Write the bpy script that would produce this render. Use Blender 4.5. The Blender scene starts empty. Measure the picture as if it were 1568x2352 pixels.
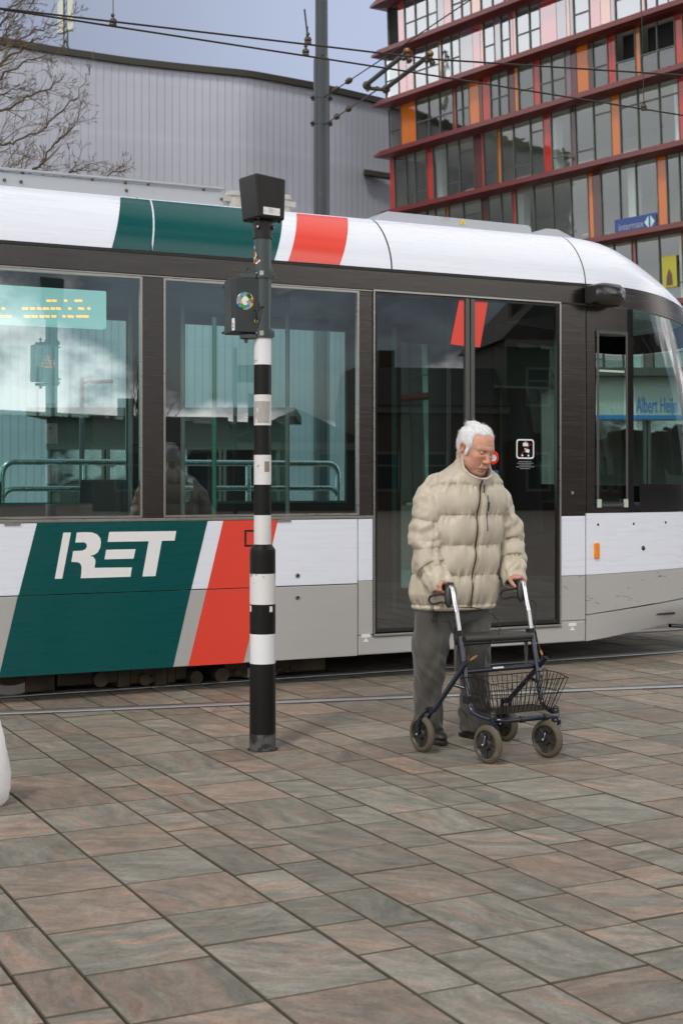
import bpy, math, random
import numpy as np
import openvdb
from mathutils import Vector, Matrix
random.seed(7)
rng = np.random.default_rng(7)
scene = bpy.context.scene
COL = scene.collection
R = math.radians

# ------------------------------------------------------------------ camera, world, sun, exposure
FPX, CAMH, CX, HY = 3300.0, 1.4, 784.0, 1105.0          # focal length, eye height, principal column, horizon row of the photograph (1568 wide)
cam = bpy.data.cameras.new('camera')
camo = bpy.data.objects.new('camera', cam); COL.objects.link(camo)
cam.sensor_fit = 'HORIZONTAL'; cam.sensor_width = 24.0; cam.lens = FPX / 1568.0 * 24.0
cam.shift_y = -71.0 / 1568.0
cam.clip_start = 0.1; cam.clip_end = 2000.0
camo.location = (0, 0, CAMH); camo.rotation_euler = (R(90), 0, 0)
cam.dof.use_dof = True; cam.dof.focus_distance = 7.6; cam.dof.aperture_fstop = 6.0
scene.camera = camo

SUN_EL, SUN_AZ = R(48), R(200)                          # azimuth measured clockwise from +Y (the view direction)
world = bpy.data.worlds.new('World'); scene.world = world; world.use_nodes = True
wt = world.node_tree; wt.nodes.clear()


class NT:
    """terse node-tree writer"""
    def __init__(s, tree): s.t = tree
    def n(s, typ, **kw):
        nd = s.t.nodes.new(typ)
        ins = kw.pop('ins', {})
        for k, v in kw.items(): setattr(nd, k, v)
        for k, v in ins.items():
            sock = nd.inputs[k]
            if isinstance(v, bpy.types.NodeSocket): s.t.links.new(v, sock)
            else: sock.default_value = v
        return nd
    def math(s, op, a, b=0.0, c=0.0, clamp=False):
        nd = s.n('ShaderNodeMath', operation=op, use_clamp=clamp, ins={0: a, 1: b, 2: c})
        return nd.outputs[0]
    def mix(s, f, a, b, blend='MIX'):
        nd = s.n('ShaderNodeMix', data_type='RGBA', blend_type=blend)
        for i, v in ((0, f), (6, a), (7, b)):
            if isinstance(v, bpy.types.NodeSocket): s.t.links.new(v, nd.inputs[i])
            elif i == 0: nd.inputs[0].default_value = v
            else: nd.inputs[i].default_value = tuple(v) + ((1.0,) if len(v) == 3 else ())
        return nd.outputs[2]
    def noise(s, vec, scale, detail=4.0, rough=0.55, dist=0.0):
        nd = s.n('ShaderNodeTexNoise', ins={'Scale': scale, 'Detail': detail, 'Roughness': rough, 'Distortion': dist})
        if vec is not None: s.t.links.new(vec, nd.inputs['Vector'])
        return nd.outputs['Fac']
    def ramp(s, f, lo, hi):
        nd = s.n('ShaderNodeMapRange', interpolation_type='SMOOTHSTEP', ins={'From Min': lo, 'From Max': hi})
        s.t.links.new(f, nd.inputs['Value']); return nd.outputs['Result']
    def vscale(s, vec, sc, loc=(0, 0, 0), rot=(0, 0, 0)):
        nd = s.n('ShaderNodeMapping', ins={'Scale': sc, 'Location': loc, 'Rotation': rot})
        s.t.links.new(vec, nd.inputs['Vector']); return nd.outputs['Vector']


w = NT(wt)
sky = w.n('ShaderNodeTexSky', sky_type='NISHITA', sun_disc=False, sun_elevation=SUN_EL, sun_rotation=SUN_AZ, altitude=0.0, air_density=1.0, dust_density=2.0, ozone_density=1.5)
gen = w.n('ShaderNodeTexCoord').outputs['Generated']
sp = w.n('ShaderNodeSeparateXYZ', ins={0: gen})
zz = w.math('ADD', w.math('MAXIMUM', sp.outputs[2], 0.0), 0.55)
pr = w.n('ShaderNodeCombineXYZ', ins={0: w.math('DIVIDE', sp.outputs[0], zz), 1: w.math('DIVIDE', sp.outputs[1], zz), 2: 0.0}).outputs[0]

OX = 2.9
n1 = w.noise(w.vscale(pr, (1, 1, 1), (OX, OX * 0.37, 0)), 2.6, 10.0, 0.56, 0.15)
n2 = w.noise(w.vscale(pr, (1, 1, 1), (3.1 + OX, 7.7, 0)), 1.2, 6.0, 0.5, 0.1)
cover = w.ramp(n1, 0.40, 0.49)
puff = w.ramp(w.math('ADD', w.math('MULTIPLY', n1, 0.75), w.math('MULTIPLY', n2, 0.45)), 0.575, 0.675)
back_cloud = w.mix(puff, (2.2, 2.35, 2.9), (32.0, 31.7, 31.4))
front_cloud = w.mix(w.math('ADD', w.math('MULTIPLY', w.ramp(sp.outputs[0], -0.24, 0.06), 0.8), w.math('MULTIPLY', w.math('SUBTRACT', n2, 0.4), 0.9), clamp=True), (3.0, 3.4, 4.5), (4.6, 5.3, 7.1))
front = w.ramp(sp.outputs[1], 0.45, 0.85)
back_sky = w.mix(cover, sky.outputs[0], back_cloud)
back_sky = w.mix(w.math('MULTIPLY', w.ramp(sp.outputs[0], -0.72, -0.95), w.ramp(sp.outputs[1], -0.25, 0.0)), back_sky, (15.0, 15.6, 16.4))
back_sky = w.n('ShaderNodeVectorMath', operation='SCALE', ins={0: back_sky, 'Scale': w.math('SUBTRACT', 1.0, w.math('MULTIPLY', w.ramp(sp.outputs[2], 0.22, 0.85), 0.72))}).outputs[0]
col = w.mix(front, back_sky, front_cloud)
bg = w.n('ShaderNodeBackground', ins={'Color': col, 'Strength': 0.1})
wo = w.n('ShaderNodeOutputWorld', ins={0: bg.outputs[0]})

sd = bpy.data.lights.new('sun', 'SUN'); sd.energy = 1.5; sd.angle = R(10); sd.color = (1.0, 0.95, 0.88)
so = bpy.data.objects.new('sun', sd); COL.objects.link(so)
sdir = Vector((math.sin(SUN_AZ) * math.cos(SUN_EL), math.cos(SUN_AZ) * math.cos(SUN_EL), math.sin(SUN_EL)))
so.rotation_euler = (-sdir).to_track_quat('-Z', 'Y').to_euler(); so.location = sdir * 60

scene.view_settings.view_transform = 'Standard'; scene.view_settings.look = 'None'
scene.view_settings.exposure = 0.18; scene.view_settings.gamma = 1.0
scene.render.engine = 'CYCLES'
scene.cycles.max_bounces = 10; scene.cycles.transparent_max_bounces = 24; scene.cycles.glossy_bounces = 4
scene.cycles.use_denoising = True; scene.cycles.caustics_reflective = False; scene.cycles.caustics_refractive = False
scene.cycles.sample_clamp_indirect = 6.0

# ------------------------------------------------------------------ helpers
def at(x, y, D):
    """point of the place seen at column x, row y of the photograph, D metres deep"""
    return Vector(((x - CX) / FPX * D, D, CAMH + (HY - y) / FPX * D))


class MB:
    """collects shapes; build() links them as ONE mesh object"""
    def __init__(s): s.v = []; s.f = []; s.m = []; s.sm = []
    def add(s, vs, fs, mi=0, smooth=False):
        o = len(s.v); s.v += [tuple(q) for q in vs]
        for f in fs: s.f.append([o + i for i in f]); s.m.append(mi); s.sm.append(smooth)
        return s
    def box(s, lo, hi, mi=0, M=None):
        x0, y0, z0 = lo; x1, y1, z1 = hi
        vs = [(x0, y0, z0), (x1, y0, z0), (x1, y1, z0), (x0, y1, z0), (x0, y0, z1), (x1, y0, z1), (x1, y1, z1), (x0, y1, z1)]
        if M is not None: vs = [M @ Vector(q) for q in vs]
        return s.add(vs, [(0, 3, 2, 1), (4, 5, 6, 7), (0, 1, 5, 4), (1, 2, 6, 5), (2, 3, 7, 6), (3, 0, 4, 7)], mi)
    def prism(s, poly, d0, d1, mi=0, fn=None, smooth=False):
        """poly [(u,v)..]; fn(u,v,d) -> point; default u=x, v=z, d=y"""
        fn = fn or (lambda u, v, d: (u, d, v))
        n = len(poly)
        vs = [fn(u, v, d0) for u, v in poly] + [fn(u, v, d1) for u, v in poly]
        fs = [list(range(n)), list(range(2 * n - 1, n - 1, -1))] + [[i, i + n, (i + 1) % n + n, (i + 1) % n] for i in range(n)]
        return s.add(vs, fs, mi, smooth)
    def quad(s, a, b, c, d, mi=0): return s.add([a, b, c, d], [(0, 1, 2, 3)], mi)
    def tube(s, pts, r, n=8, mi=0, caps=True, smooth=True):
        pts = [Vector(p) for p in pts]; m = len(pts)
        rr = r if isinstance(r, (list, tuple)) else [r] * m
        vs = []; up = None
        for i in range(m):
            t = (pts[min(i + 1, m - 1)] - pts[max(i - 1, 0)]).normalized()
            if up is None:
                up = t.orthogonal().normalized()
            else:
                up = (up - t * up.dot(t))
                up = up.normalized() if up.length > 1e-6 else t.orthogonal().normalized()
            sd_ = t.cross(up)
            for k in range(n):
                a = 2 * math.pi * k / n
                vs.append(pts[i] + (up * math.cos(a) + sd_ * math.sin(a)) * rr[i])
        fs = [(i * n + k, i * n + (k + 1) % n, (i + 1) * n + (k + 1) % n, (i + 1) * n + k) for i in range(m - 1) for k in range(n)]
        s.add(vs, fs, mi, smooth)
        if caps:
            s.add(vs[:n], [list(range(n - 1, -1, -1))], mi); s.add(vs[-n:], [list(range(n))], mi)
        return s
    def lathe(s, prof, n=32, mi=0, M=None, mis=None, smooth=True, a0=0.0, a1=2 * math.pi):
        """prof [(r,z)..]; each profile step gets its own ring pair, so bands stay crisp"""
        full = abs(a1 - a0 - 2 * math.pi) < 1e-6
        kk = n if full else n + 1
        for i in range(len(prof) - 1):
            (r0, z0), (r1, z1) = prof[i], prof[i + 1]
            vs = []
            for (r, z) in ((r0, z0), (r1, z1)):
                for k in range(kk):
                    a = a0 + (a1 - a0) * k / n
                    p = Vector((r * math.cos(a), r * math.sin(a), z))
                    vs.append(M @ p if M is not None else p)
            fs = [(k, (k + 1) % kk, kk + (k + 1) % kk, kk + k) for k in range(n)]
            s.add(vs, fs, mis[i] if mis else mi, smooth)
        return s
    def ball(s, c, r, n=12, mi=0, sc=(1, 1, 1)):
        vs = []; fs = []; m = n // 2
        for i in range(m + 1):
            t = math.pi * i / m
            for k in range(n):
                a = 2 * math.pi * k / n
                vs.append((c[0] + r * sc[0] * math.sin(t) * math.cos(a), c[1] + r * sc[1] * math.sin(t) * math.sin(a), c[2] + r * sc[2] * math.cos(t)))
        for i in range(m):
            for k in range(n): fs.append((i * n + k, (i + 1) * n + k, (i + 1) * n + (k + 1) % n, i * n + (k + 1) % n))
        return s.add(vs, fs, mi, True)
    def grid(s, fn, us, vs_, mi=0, smooth=True, flip=False):
        vv = [fn(u, v) for v in vs_ for u in us]; n = len(us); fs = []
        for j in range(len(vs_) - 1):
            for i in range(n - 1):
                q = (j * n + i, j * n + i + 1, (j + 1) * n + i + 1, (j + 1) * n + i)
                fs.append(q[::-1] if flip else q)
        return s.add(vv, fs, mi, smooth)
    def build(s, name, mat, parent=None, bevel=0.0, seg=2, **props):
        me = bpy.data.meshes.new(name); me.from_pydata(s.v, [], s.f); me.update()
        for mm in (mat if isinstance(mat, (list, tuple)) else [mat]): me.materials.append(mm)
        me.polygons.foreach_set('material_index', s.m); me.polygons.foreach_set('use_smooth', s.sm)
        return link(name, me, parent, bevel, seg, **props)


def link(name, me, parent=None, bevel=0.0, seg=2, **props):
    o = bpy.data.objects.new(name, me); COL.objects.link(o)
    if parent is not None: o.parent = parent
    if bevel:
        b = o.modifiers.new('bevel', 'BEVEL'); b.width = bevel; b.segments = seg; b.limit_method = 'ANGLE'; b.angle_limit = R(40)
    for k, v in props.items(): o[k] = v
    return o


def empty(name, loc, rz=0.0, label=None, cat=None, group=None):
    o = bpy.data.objects.new(name, None); COL.objects.link(o); o.location = loc; o.rotation_euler = (0, 0, rz)
    o.empty_display_size = 0.2
    if label: o['label'] = label
    if cat: o['category'] = cat
    if group: o['group'] = group
    return o


def text_mesh(name, txt, size, mat, parent, M, extrude=0.001, align='LEFT', sx=1.0):
    cu = bpy.data.curves.new(name, 'FONT'); cu.body = txt; cu.size = size; cu.extrude = extrude; cu.align_x = align; cu.align_y = 'BOTTOM_BASELINE'
    to = bpy.data.objects.new(name + '_tmp', cu); COL.objects.link(to)
    dg = bpy.context.evaluated_depsgraph_get()
    me = bpy.data.meshes.new_from_object(to.evaluated_get(dg))
    bpy.data.objects.remove(to); bpy.data.curves.remove(cu)
    me.transform(M @ Matrix.Diagonal((sx, 1, 1, 1)))
    me.materials.clear(); me.materials.append(mat); me.name = name
    return link(name, me, parent)


# ------------------------------------------------------------------ materials
MATS = {}
def mat(name, col, rough=0.5, metal=0.0, var=0.12, vscale=6.0, bump=0.0, bscale=40.0, stretch=(1, 1, 1), spec=0.5, coat=0.0, dirt=None, dscale=2.0, dlo=0.55, dhi=0.75, rvar=0.12, coord='Object', emit=None, estr=0.0, sheen=0.0):
    if name in MATS: return MATS[name]
    m = bpy.data.materials.new(name); m.use_nodes = True; t = m.node_tree; t.nodes.clear(); n = NT(t)
    co = n.n('ShaderNodeTexCoord').outputs[coord]
    vec = n.vscale(co, stretch)
    ns = n.noise(vec, vscale, 6.0, 0.6)
    k = n.math('MULTIPLY_ADD', ns, 2 * var, 1 - var)
    c = n.n('ShaderNodeVectorMath', operation='SCALE', ins={0: tuple(col), 'Scale': k}).outputs[0]
    if dirt is not None:
        dn = n.ramp(n.noise(n.vscale(co, stretch, (9, 3, 5)), dscale, 9.0, 0.68), dlo, dhi)
        c = n.mix(dn, c, dirt)
    rr = n.math('MULTIPLY_ADD', ns, 2 * rvar, rough - rvar, clamp=True)
    b = n.n('ShaderNodeBsdfPrincipled', ins={'Base Color': c, 'Roughness': rr, 'Metallic': metal, 'Specular IOR Level': spec, 'Coat Weight': coat, 'Coat Roughness': 0.06, 'Sheen Weight': sheen})
    if emit is not None:
        b.inputs['Emission Color'].default_value = tuple(emit) + (1,); b.inputs['Emission Strength'].default_value = estr
    if bump:
        bn = n.n('ShaderNodeBump', ins={'Strength': 0.6, 'Distance': bump, 'Height': n.noise(vec, bscale, 5.0, 0.6)})
        t.links.new(bn.outputs[0], b.inputs['Normal'])
    n.n('ShaderNodeOutputMaterial', ins={0: b.outputs[0]})
    MATS[name] = m; return m


def glass(name, tint, f0, gl=(1, 1, 1), rough=0.0, wav=0.0):
    """coated pane: tinted see-through plus a mirror that strengthens towards grazing angles"""
    if name in MATS: return MATS[name]
    m = bpy.data.materials.new(name); m.use_nodes = True; t = m.node_tree; t.nodes.clear(); n = NT(t)
    g = n.n('ShaderNodeNewGeometry')
    cs = n.math('ABSOLUTE', n.n('ShaderNodeVectorMath', operation='DOT_PRODUCT', ins={0: g.outputs['Incoming'], 1: g.outputs['Normal']}).outputs['Value'])
    fr = n.math('MULTIPLY_ADD', n.math('POWER', n.math('SUBTRACT', 1.0, cs, clamp=True), 5.0), 1 - f0, f0, clamp=True)
    tr = n.n('ShaderNodeBsdfTransparent', ins={0: tuple(tint) + (1,)})
    gs = n.n('ShaderNodeBsdfGlossy', ins={'Color': tuple(gl) + (1,), 'Roughness': rough})
    if wav:
        co = n.n('ShaderNodeTexCoord').outputs['Object']
        bn = n.n('ShaderNodeBump', ins={'Strength': 1.0, 'Distance': wav, 'Height': n.noise(co, 0.9, 2.0, 0.5)})
        t.links.new(bn.outputs[0], gs.inputs['Normal'])
    mx = n.n('ShaderNodeMixShader', ins={0: fr, 1: tr.outputs[0], 2: gs.outputs[0]})
    n.n('ShaderNodeOutputMaterial', ins={0: mx.outputs[0]})
    MATS[name] = m; return m


M_white = mat('white_paint', (0.74, 0.77, 0.85), 0.28, var=0.03, stretch=(1, 1, 14), vscale=3, coat=0.4, dirt=(0.58, 0.57, 0.55), dscale=2.2, dlo=0.62, dhi=0.9, rvar=0.06)
M_grey = mat('grey_paint', (0.40, 0.395, 0.38), 0.32, var=0.05, stretch=(1, 1, 8), vscale=3, coat=0.3, dirt=(0.20, 0.18, 0.15), dscale=3.0, dlo=0.66, dhi=0.85)
M_greyscuff = mat('scuffed_grey_paint', (0.40, 0.395, 0.38), 0.34, var=0.05, stretch=(1, 1, 4), vscale=3, coat=0.2, dirt=(0.16, 0.14, 0.115), dscale=6.5, dlo=0.615, dhi=0.65)
M_green = mat('green_paint', (0.0, 0.070, 0.068), 0.28, var=0.06, stretch=(1, 1, 10), vscale=3, spec=0.3, coat=0.08, rvar=0.05)
M_red = mat('red_paint', (0.72, 0.052, 0.028), 0.32, var=0.04, vscale=3, coat=0.3, rvar=0.05)
M_brushed = mat('brushed_dark_metal', (0.082, 0.074, 0.068), 0.25, 0.95, var=0.45, vscale=9, stretch=(0.25, 1, 16), bump=0.0006, bscale=30, rvar=0.10)
M_black = mat('black_gloss', (0.012, 0.012, 0.013), 0.16, var=0.1, coat=0.3, rvar=0.04)
M_rubber = mat('black_rubber', (0.014, 0.014, 0.014), 0.6, var=0.2)
M_trim = mat('trim_metal', (0.36, 0.34, 0.31), 0.30, 0.85, var=0.12, stretch=(1, 1, 9))
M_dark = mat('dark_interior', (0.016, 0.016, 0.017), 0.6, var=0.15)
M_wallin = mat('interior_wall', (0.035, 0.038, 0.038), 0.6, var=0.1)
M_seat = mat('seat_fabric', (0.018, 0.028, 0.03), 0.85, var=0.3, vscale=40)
M_teal = mat('grab_pole_paint', (0.02, 0.16, 0.12), 0.3, var=0.05)
M_rust = mat('underframe_dirt', (0.062, 0.042, 0.022), 0.75, var=0.4, vscale=8, bump=0.004, bscale=14, dirt=(0.03, 0.022, 0.014), dscale=4, dlo=0.45, dhi=0.6)
M_under = mat('underframe_black', (0.016, 0.013, 0.010), 0.8, var=0.4)
M_steel = mat('rail_steel', (0.50, 0.50, 0.50), 0.34, 0.6, var=0.15, stretch=(0.6, 6, 1), vscale=5)
M_alu = mat('roof_aluminium', (0.42, 0.44, 0.47), 0.42, 0.35, var=0.06, vscale=4, dirt=(0.22, 0.22, 0.21), dscale=3, dlo=0.6, dhi=0.85)
M_gwin = glass('tram_glass', (0.70, 0.88, 0.84), 0.16, wav=0.0)
M_gfar = glass('tram_far_glass', (0.66, 0.97, 0.94), 0.06)
M_gdoor = glass('door_glass', (0.30, 0.36, 0.33), 0.15)
M_grail = mat('railing_steel', (0.55, 0.56, 0.56), 0.28, 0.8, var=0.06)
M_orange_lamp = mat('orange_reflector', (0.85, 0.25, 0.01), 0.25, var=0.15, vscale=60)
M_yellow = mat('yellow_sign', (0.75, 0.55, 0.02), 0.4, var=0.04)
M_paper = mat('white_sticker', (0.75, 0.75, 0.74), 0.45, var=0.06, vscale=30)
M_led = mat('orange_led', (0.3, 0.08, 0.0), 0.4, emit=(1.0, 0.30, 0.03), estr=3.5)
M_blue = mat('blue_sign', (0.02, 0.055, 0.22), 0.4, var=0.05)
M_redbtn = mat('red_button', (0.75, 0.035, 0.02), 0.22, coat=0.5, var=0.03)

# ------------------------------------------------------------------ ground: far sheet, stone slabs, embedded rails
TH = R(63.5)
T2 = Vector((math.sin(TH), math.cos(TH), 0)); N2 = Vector((-math.cos(TH), math.sin(TH), 0))   # along the tram / across it


def sp2(s, p, z=0.0): return T2 * s + N2 * p + Vector((0, 0, z))


M_joint = mat('mossy_joint_sand', (0.036, 0.030, 0.016), 0.95, var=0.4, vscale=3)
M_far = mat('far_paving', (0.20, 0.17, 0.14), 0.7, var=0.3, vscale=0.6)
g = MB(); g.quad((-300, -300, -0.016), (300, -300, -0.016), (300, 300, -0.016), (-300, 300, -0.016)); go = g.build('ground', M_joint, kind='structure')
go.data.materials[0] = M_joint

m = bpy.data.materials.new('stone_slabs'); m.use_nodes = True; m.node_tree.nodes.clear(); n = NT(m.node_tree)
at_ = n.n('ShaderNodeAttribute', attribute_name='slab'); sep = n.n('ShaderNodeSeparateXYZ', ins={0: at_.outputs['Vector']})
r0, r1, r2 = sep.outputs
co = n.n('ShaderNodeTexCoord').outputs['Object']
off = n.n('ShaderNodeVectorMath', operation='SCALE', ins={0: at_.outputs['Vector'], 'Scale': 57.0}).outputs[0]
rot = n.n('ShaderNodeVectorRotate', rotation_type='Z_AXIS', ins={'Vector': co, 'Angle': n.math('MULTIPLY_ADD', r2, 1.9, -0.55)}).outputs[0]
base = n.n('ShaderNodeVectorMath', operation='ADD', ins={0: rot, 1: off}).outputs[0]
warp = n.n('ShaderNodeTexNoise', ins={'Vector': base, 'Scale': 2.6, 'Detail': 3.0}).outputs['Color']
wv = n.n('ShaderNodeVectorMath', operation='SCALE', ins={0: warp, 'Scale': 0.24}).outputs[0]
bw = n.n('ShaderNodeVectorMath', operation='ADD', ins={0: base, 1: wv}).outputs[0]
flow = n.noise(n.vscale(bw, (1.3, 6.0, 1)), 2.2, 9.0, 0.72, 0.0)
veins = n.noise(n.vscale(bw, (1.3, 8.0, 1)), 1.6, 10.0, 0.74, 0.0)
fine = n.noise(co, 70, 6.0, 0.75)
grit = n.noise(co, 300, 3.0, 0.7); mid = n.noise(n.vscale(bw, (1, 1.8, 1)), 11, 7.0, 0.72)
green = n.mix(n.ramp(flow, 0.32, 0.68), (0.128, 0.125, 0.102), (0.228, 0.212, 0.178))
pinkc = n.mix(n.ramp(flow, 0.3, 0.7), (0.162, 0.124, 0.096), (0.268, 0.202, 0.156))
isp = n.ramp(n.math('ADD', n.math('MULTIPLY_ADD', r0, 0.75, 0.12), n.math('MULTIPLY', n.math('SUBTRACT', veins, 0.5), 4.2)), 0.2, 0.95)
c = n.mix(isp, green, pinkc)
salmon = n.ramp(veins, 0.56, 0.68)
c = n.mix(n.math('MULTIPLY', salmon, n.math('MULTIPLY_ADD', r1, 0.75, 0.15)), c, (0.37, 0.205, 0.14))
dkv = n.ramp(veins, 0.44, 0.30)
c = n.mix(n.math('MULTIPLY', dkv, n.math('MULTIPLY_ADD', r2, 0.55, 0.1)), c, (0.080, 0.082, 0.066))
k = n.math('MULTIPLY', n.math('MULTIPLY_ADD', r1, 0.44, 0.96), n.math('MULTIPLY', n.math('MULTIPLY_ADD', fine, 1.5, 0.25), n.math('MULTIPLY', n.math('MULTIPLY_ADD', mid, 1.5, 0.25), n.math('MULTIPLY_ADD', grit, 1.2, 0.42))))
c = n.n('ShaderNodeVectorMath', operation='SCALE', ins={0: c, 'Scale': k}).outputs[0]
stain = n.ramp(n.noise(co, 0.55, 6.0, 0.6), 0.5, 0.75)
c = n.mix(n.math('MULTIPLY', stain, 0.35), c, (0.11, 0.09, 0.065))
spk = n.ramp(n.noise(co, 23, 2.0, 0.5), 0.76, 0.80)
c = n.mix(n.math('MULTIPLY', spk, 0.35), c, (0.05, 0.045, 0.035))
bmp = n.n('ShaderNodeBump', ins={'Strength': 0.75, 'Distance': 0.004, 'Height': n.math('ADD', n.math('ADD', fine, n.math('MULTIPLY', flow, 1.2)), n.math('MULTIPLY', grit, 0.5))})
b = n.n('ShaderNodeBsdfPrincipled', ins={'Base Color': c, 'Roughness': n.math('MULTIPLY_ADD', fine, 0.4, 0.33), 'Specular IOR Level': 0.42, 'Normal': bmp.outputs[0]})
n.n('ShaderNodeOutputMaterial', ins={0: b.outputs[0]})
M_slab = m


def build_pavement():
    edges = [0.975, 1.16, 1.547, 1.93, 2.125, 2.304, 2.653, 2.865]
    ws = [0.385, 0.36, 0.195, 0.385, 0.20, 0.30, 0.19, 0.385]
    while edges[-1] < 24: edges.append(edges[-1] + random.choice(ws))
    while edges[0] > -9: edges.insert(0, edges[0] - random.choice(ws))
    vs, fs, cols = [], [], []
    for s0, s1 in zip(edges, edges[1:]):
        p = 0.3 + random.uniform(0, 0.4) + (0.0)
        base_off = {1.16: 5.19 - 12 * 0.41}.get(round(s0, 3))
        if base_off is not None: p = base_off
        w_ = s1 - s0
        while p < 24:
            ln = random.choice([0.41, 0.41, 0.405, 0.33, 0.5]) if w_ > 0.25 else random.choice([0.25, 0.41, 0.3, 0.36])
            if s0 == 1.16: ln = 0.41
            gp, bv = random.uniform(0.0028, 0.0048), 0.0030
            zt = random.uniform(-0.0012, 0.0012); tx, ty = random.uniform(-0.003, 0.003), random.uniform(-0.003, 0.003)
            a0, a1, b0, b1 = s0 + gp, s1 - gp, p + gp * 0.8, p + ln - gp * 0.8
            o = len(vs)
            for (a, b_) in ((a0, b0), (a1, b0), (a1, b1), (a0, b1)): vs.append(tuple(sp2(a, b_, -0.012)))
            for (a, b_) in ((a0, b0), (a1, b0), (a1, b1), (a0, b1)): vs.append(tuple(sp2(a, b_, zt - 0.0028 + (a - s0 - w_ / 2) * tx + (b_ - p - ln / 2) * ty)))
            for (a, b_) in ((a0 + bv, b0 + bv), (a1 - bv, b0 + bv), (a1 - bv, b1 - bv), (a0 + bv, b1 - bv)): vs.append(tuple(sp2(a, b_, zt + (a - s0 - w_ / 2) * tx + (b_ - p - ln / 2) * ty)))
            fs.append((o + 8, o + 9, o + 10, o + 11))
            for k_ in range(4):
                fs.append((o + 4 + k_, o + 4 + (k_ + 1) % 4, o + 8 + (k_ + 1) % 4, o + 8 + k_))
                fs.append((o + k_, o + (k_ + 1) % 4, o + 4 + (k_ + 1) % 4, o + 4 + k_))
            cols += [(random.random(), random.random(), random.random(), 1.0)] * 12
            p += ln
    me = bpy.data.meshes.new('pavement'); me.from_pydata(vs, [], fs); me.update()
    ca = me.color_attributes.new('slab', 'FLOAT_COLOR', 'POINT')
    ca.data.foreach_set('color', np.array(cols, dtype=np.float32).ravel())
    me.materials.append(M_slab); me.materials.append(mat('dirty_slab_edge', (0.085, 0.070, 0.045), 0.9, var=0.5, vscale=9, coord='Object'))
    me.polygons.foreach_set('material_index', np.tile(np.array([0] + [1] * 8, np.int32), len(fs) // 9))
    return link('pavement', me, kind='structure')


build_pavement()
fb = MB()                                               # plain paving beyond the slabs
fb.quad(sp2(-120, 24, -0.004), sp2(160, 24, -0.004), sp2(160, 170, -0.004), sp2(-120, 170, -0.004))
fb.quad(sp2(-120, -120, -0.004), sp2(160, -120, -0.004), sp2(160, 0.3, -0.004), sp2(-120, 0.3, -0.004))
fb.build('square', M_far, kind='structure')

M_railgap = mat('rail_groove', (0.025, 0.022, 0.018), 0.8, var=0.3)


def rail(p0, p1, side, name):
    """grooved rail let into the stone: bright head, dark groove, thin lip; side = direction of the groove"""
    d = (p1 - p0).normalized(); q = Vector((-d.y, d.x, 0)) * side
    def strip(mb, a, b_, z, mi, zb=-0.01):
        P = [p0 + q * a, p1 + q * a, p1 + q * b_, p0 + q * b_]
        top = [Vector((v.x, v.y, z)) for v in P]; bot = [Vector((v.x, v.y, zb)) for v in P]
        mb.add(top + bot, [(0, 1, 2, 3), (0, 4, 5, 1), (1, 5, 6, 2), (2, 6, 7, 3), (3, 7, 4, 0)], mi)
    mb = MB()
    strip(mb, -0.055, -0.024, 0.0022, 1); strip(mb, -0.024, 0.034, 0.0085, 0); strip(mb, 0.034, 0.078, 0.0026, 1); strip(mb, 0.078, 0.098, 0.0068, 2); strip(mb, 0.098, 0.125, 0.0024, 1)
    return mb.build(name, [M_steel, M_railgap, mat('worn_rail_lip', (0.20, 0.19, 0.18), 0.35, 0.9, var=0.2)], bevel=0.003, kind='structure')


a_, b_ = at(0, 1641, 4620 / 536.0), at(1568, 1577.5, 4620 / 472.5)
d_ = (b_ - a_).normalized(); a_.z = b_.z = 0
rail(a_ - d_ * 8, b_ + d_ * 14, 1, 'tram_track')
rail(sp2(-9, 9.29), sp2(24, 9.29), 1, 'tram_track')
rail(sp2(-9, 10.725), sp2(24, 10.725), -1, 'tram_track')

# ------------------------------------------------------------------ the tram
P = 8.95                                                # distance of its near side from the eye, square to the side
def S(x, y_in=0.0):
    u = (x - CX) / FPX; D = (P + y_in) / (N2.y + N2.x * u); return D * (T2.x * u + T2.y)
def SZ(x, y, y_in=0.0):
    u = (x - CX) / FPX; D = (P + y_in) / (N2.y + N2.x * u); return (D * (T2.x * u + T2.y), CAMH + (HY - y) / FPX * D)


tram = empty('tram', N2 * P, math.atan2(T2.y, T2.x), 'white articulated tram with green and red diagonal bands crossing the stone square', 'tram')
W_T = 2.4
ZB, ZS, ZL, ZW, ZC, ZR = 0.176, 0.68, 1.135, 1.158, 2.735, 2.905      # skirt, panel split, belt, window foot, window head, cant rail top
s_p1a, s_p1b, s_p2a, s_p2b = S(322), S(380), S(820), S(858)
s_d0, s_d1, s_p3 = S(858), S(1285), S(1345)
S_END = -2.2                                            # the rear end of the modelled body, off to the left


def slab(name, poly, mt, y0=0.0, th=0.03, parent=tram, bevel=0.004, **kw):
    return MB().prism(poly, y0, y0 + th).build(name, mt, parent, bevel=bevel, **kw)
def rect(s0, z0, s1, z1): return [(s0, z0), (s1, z0), (s1, z1), (s0, z1)]


# lower side panels
slab('side_panel', rect(S_END, ZS + 0.003, S(822) - 0.004, ZL), M_white)
slab('skirt_panel', rect(S_END, ZB, S(822) - 0.004, ZS - 0.003), M_grey)
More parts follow.
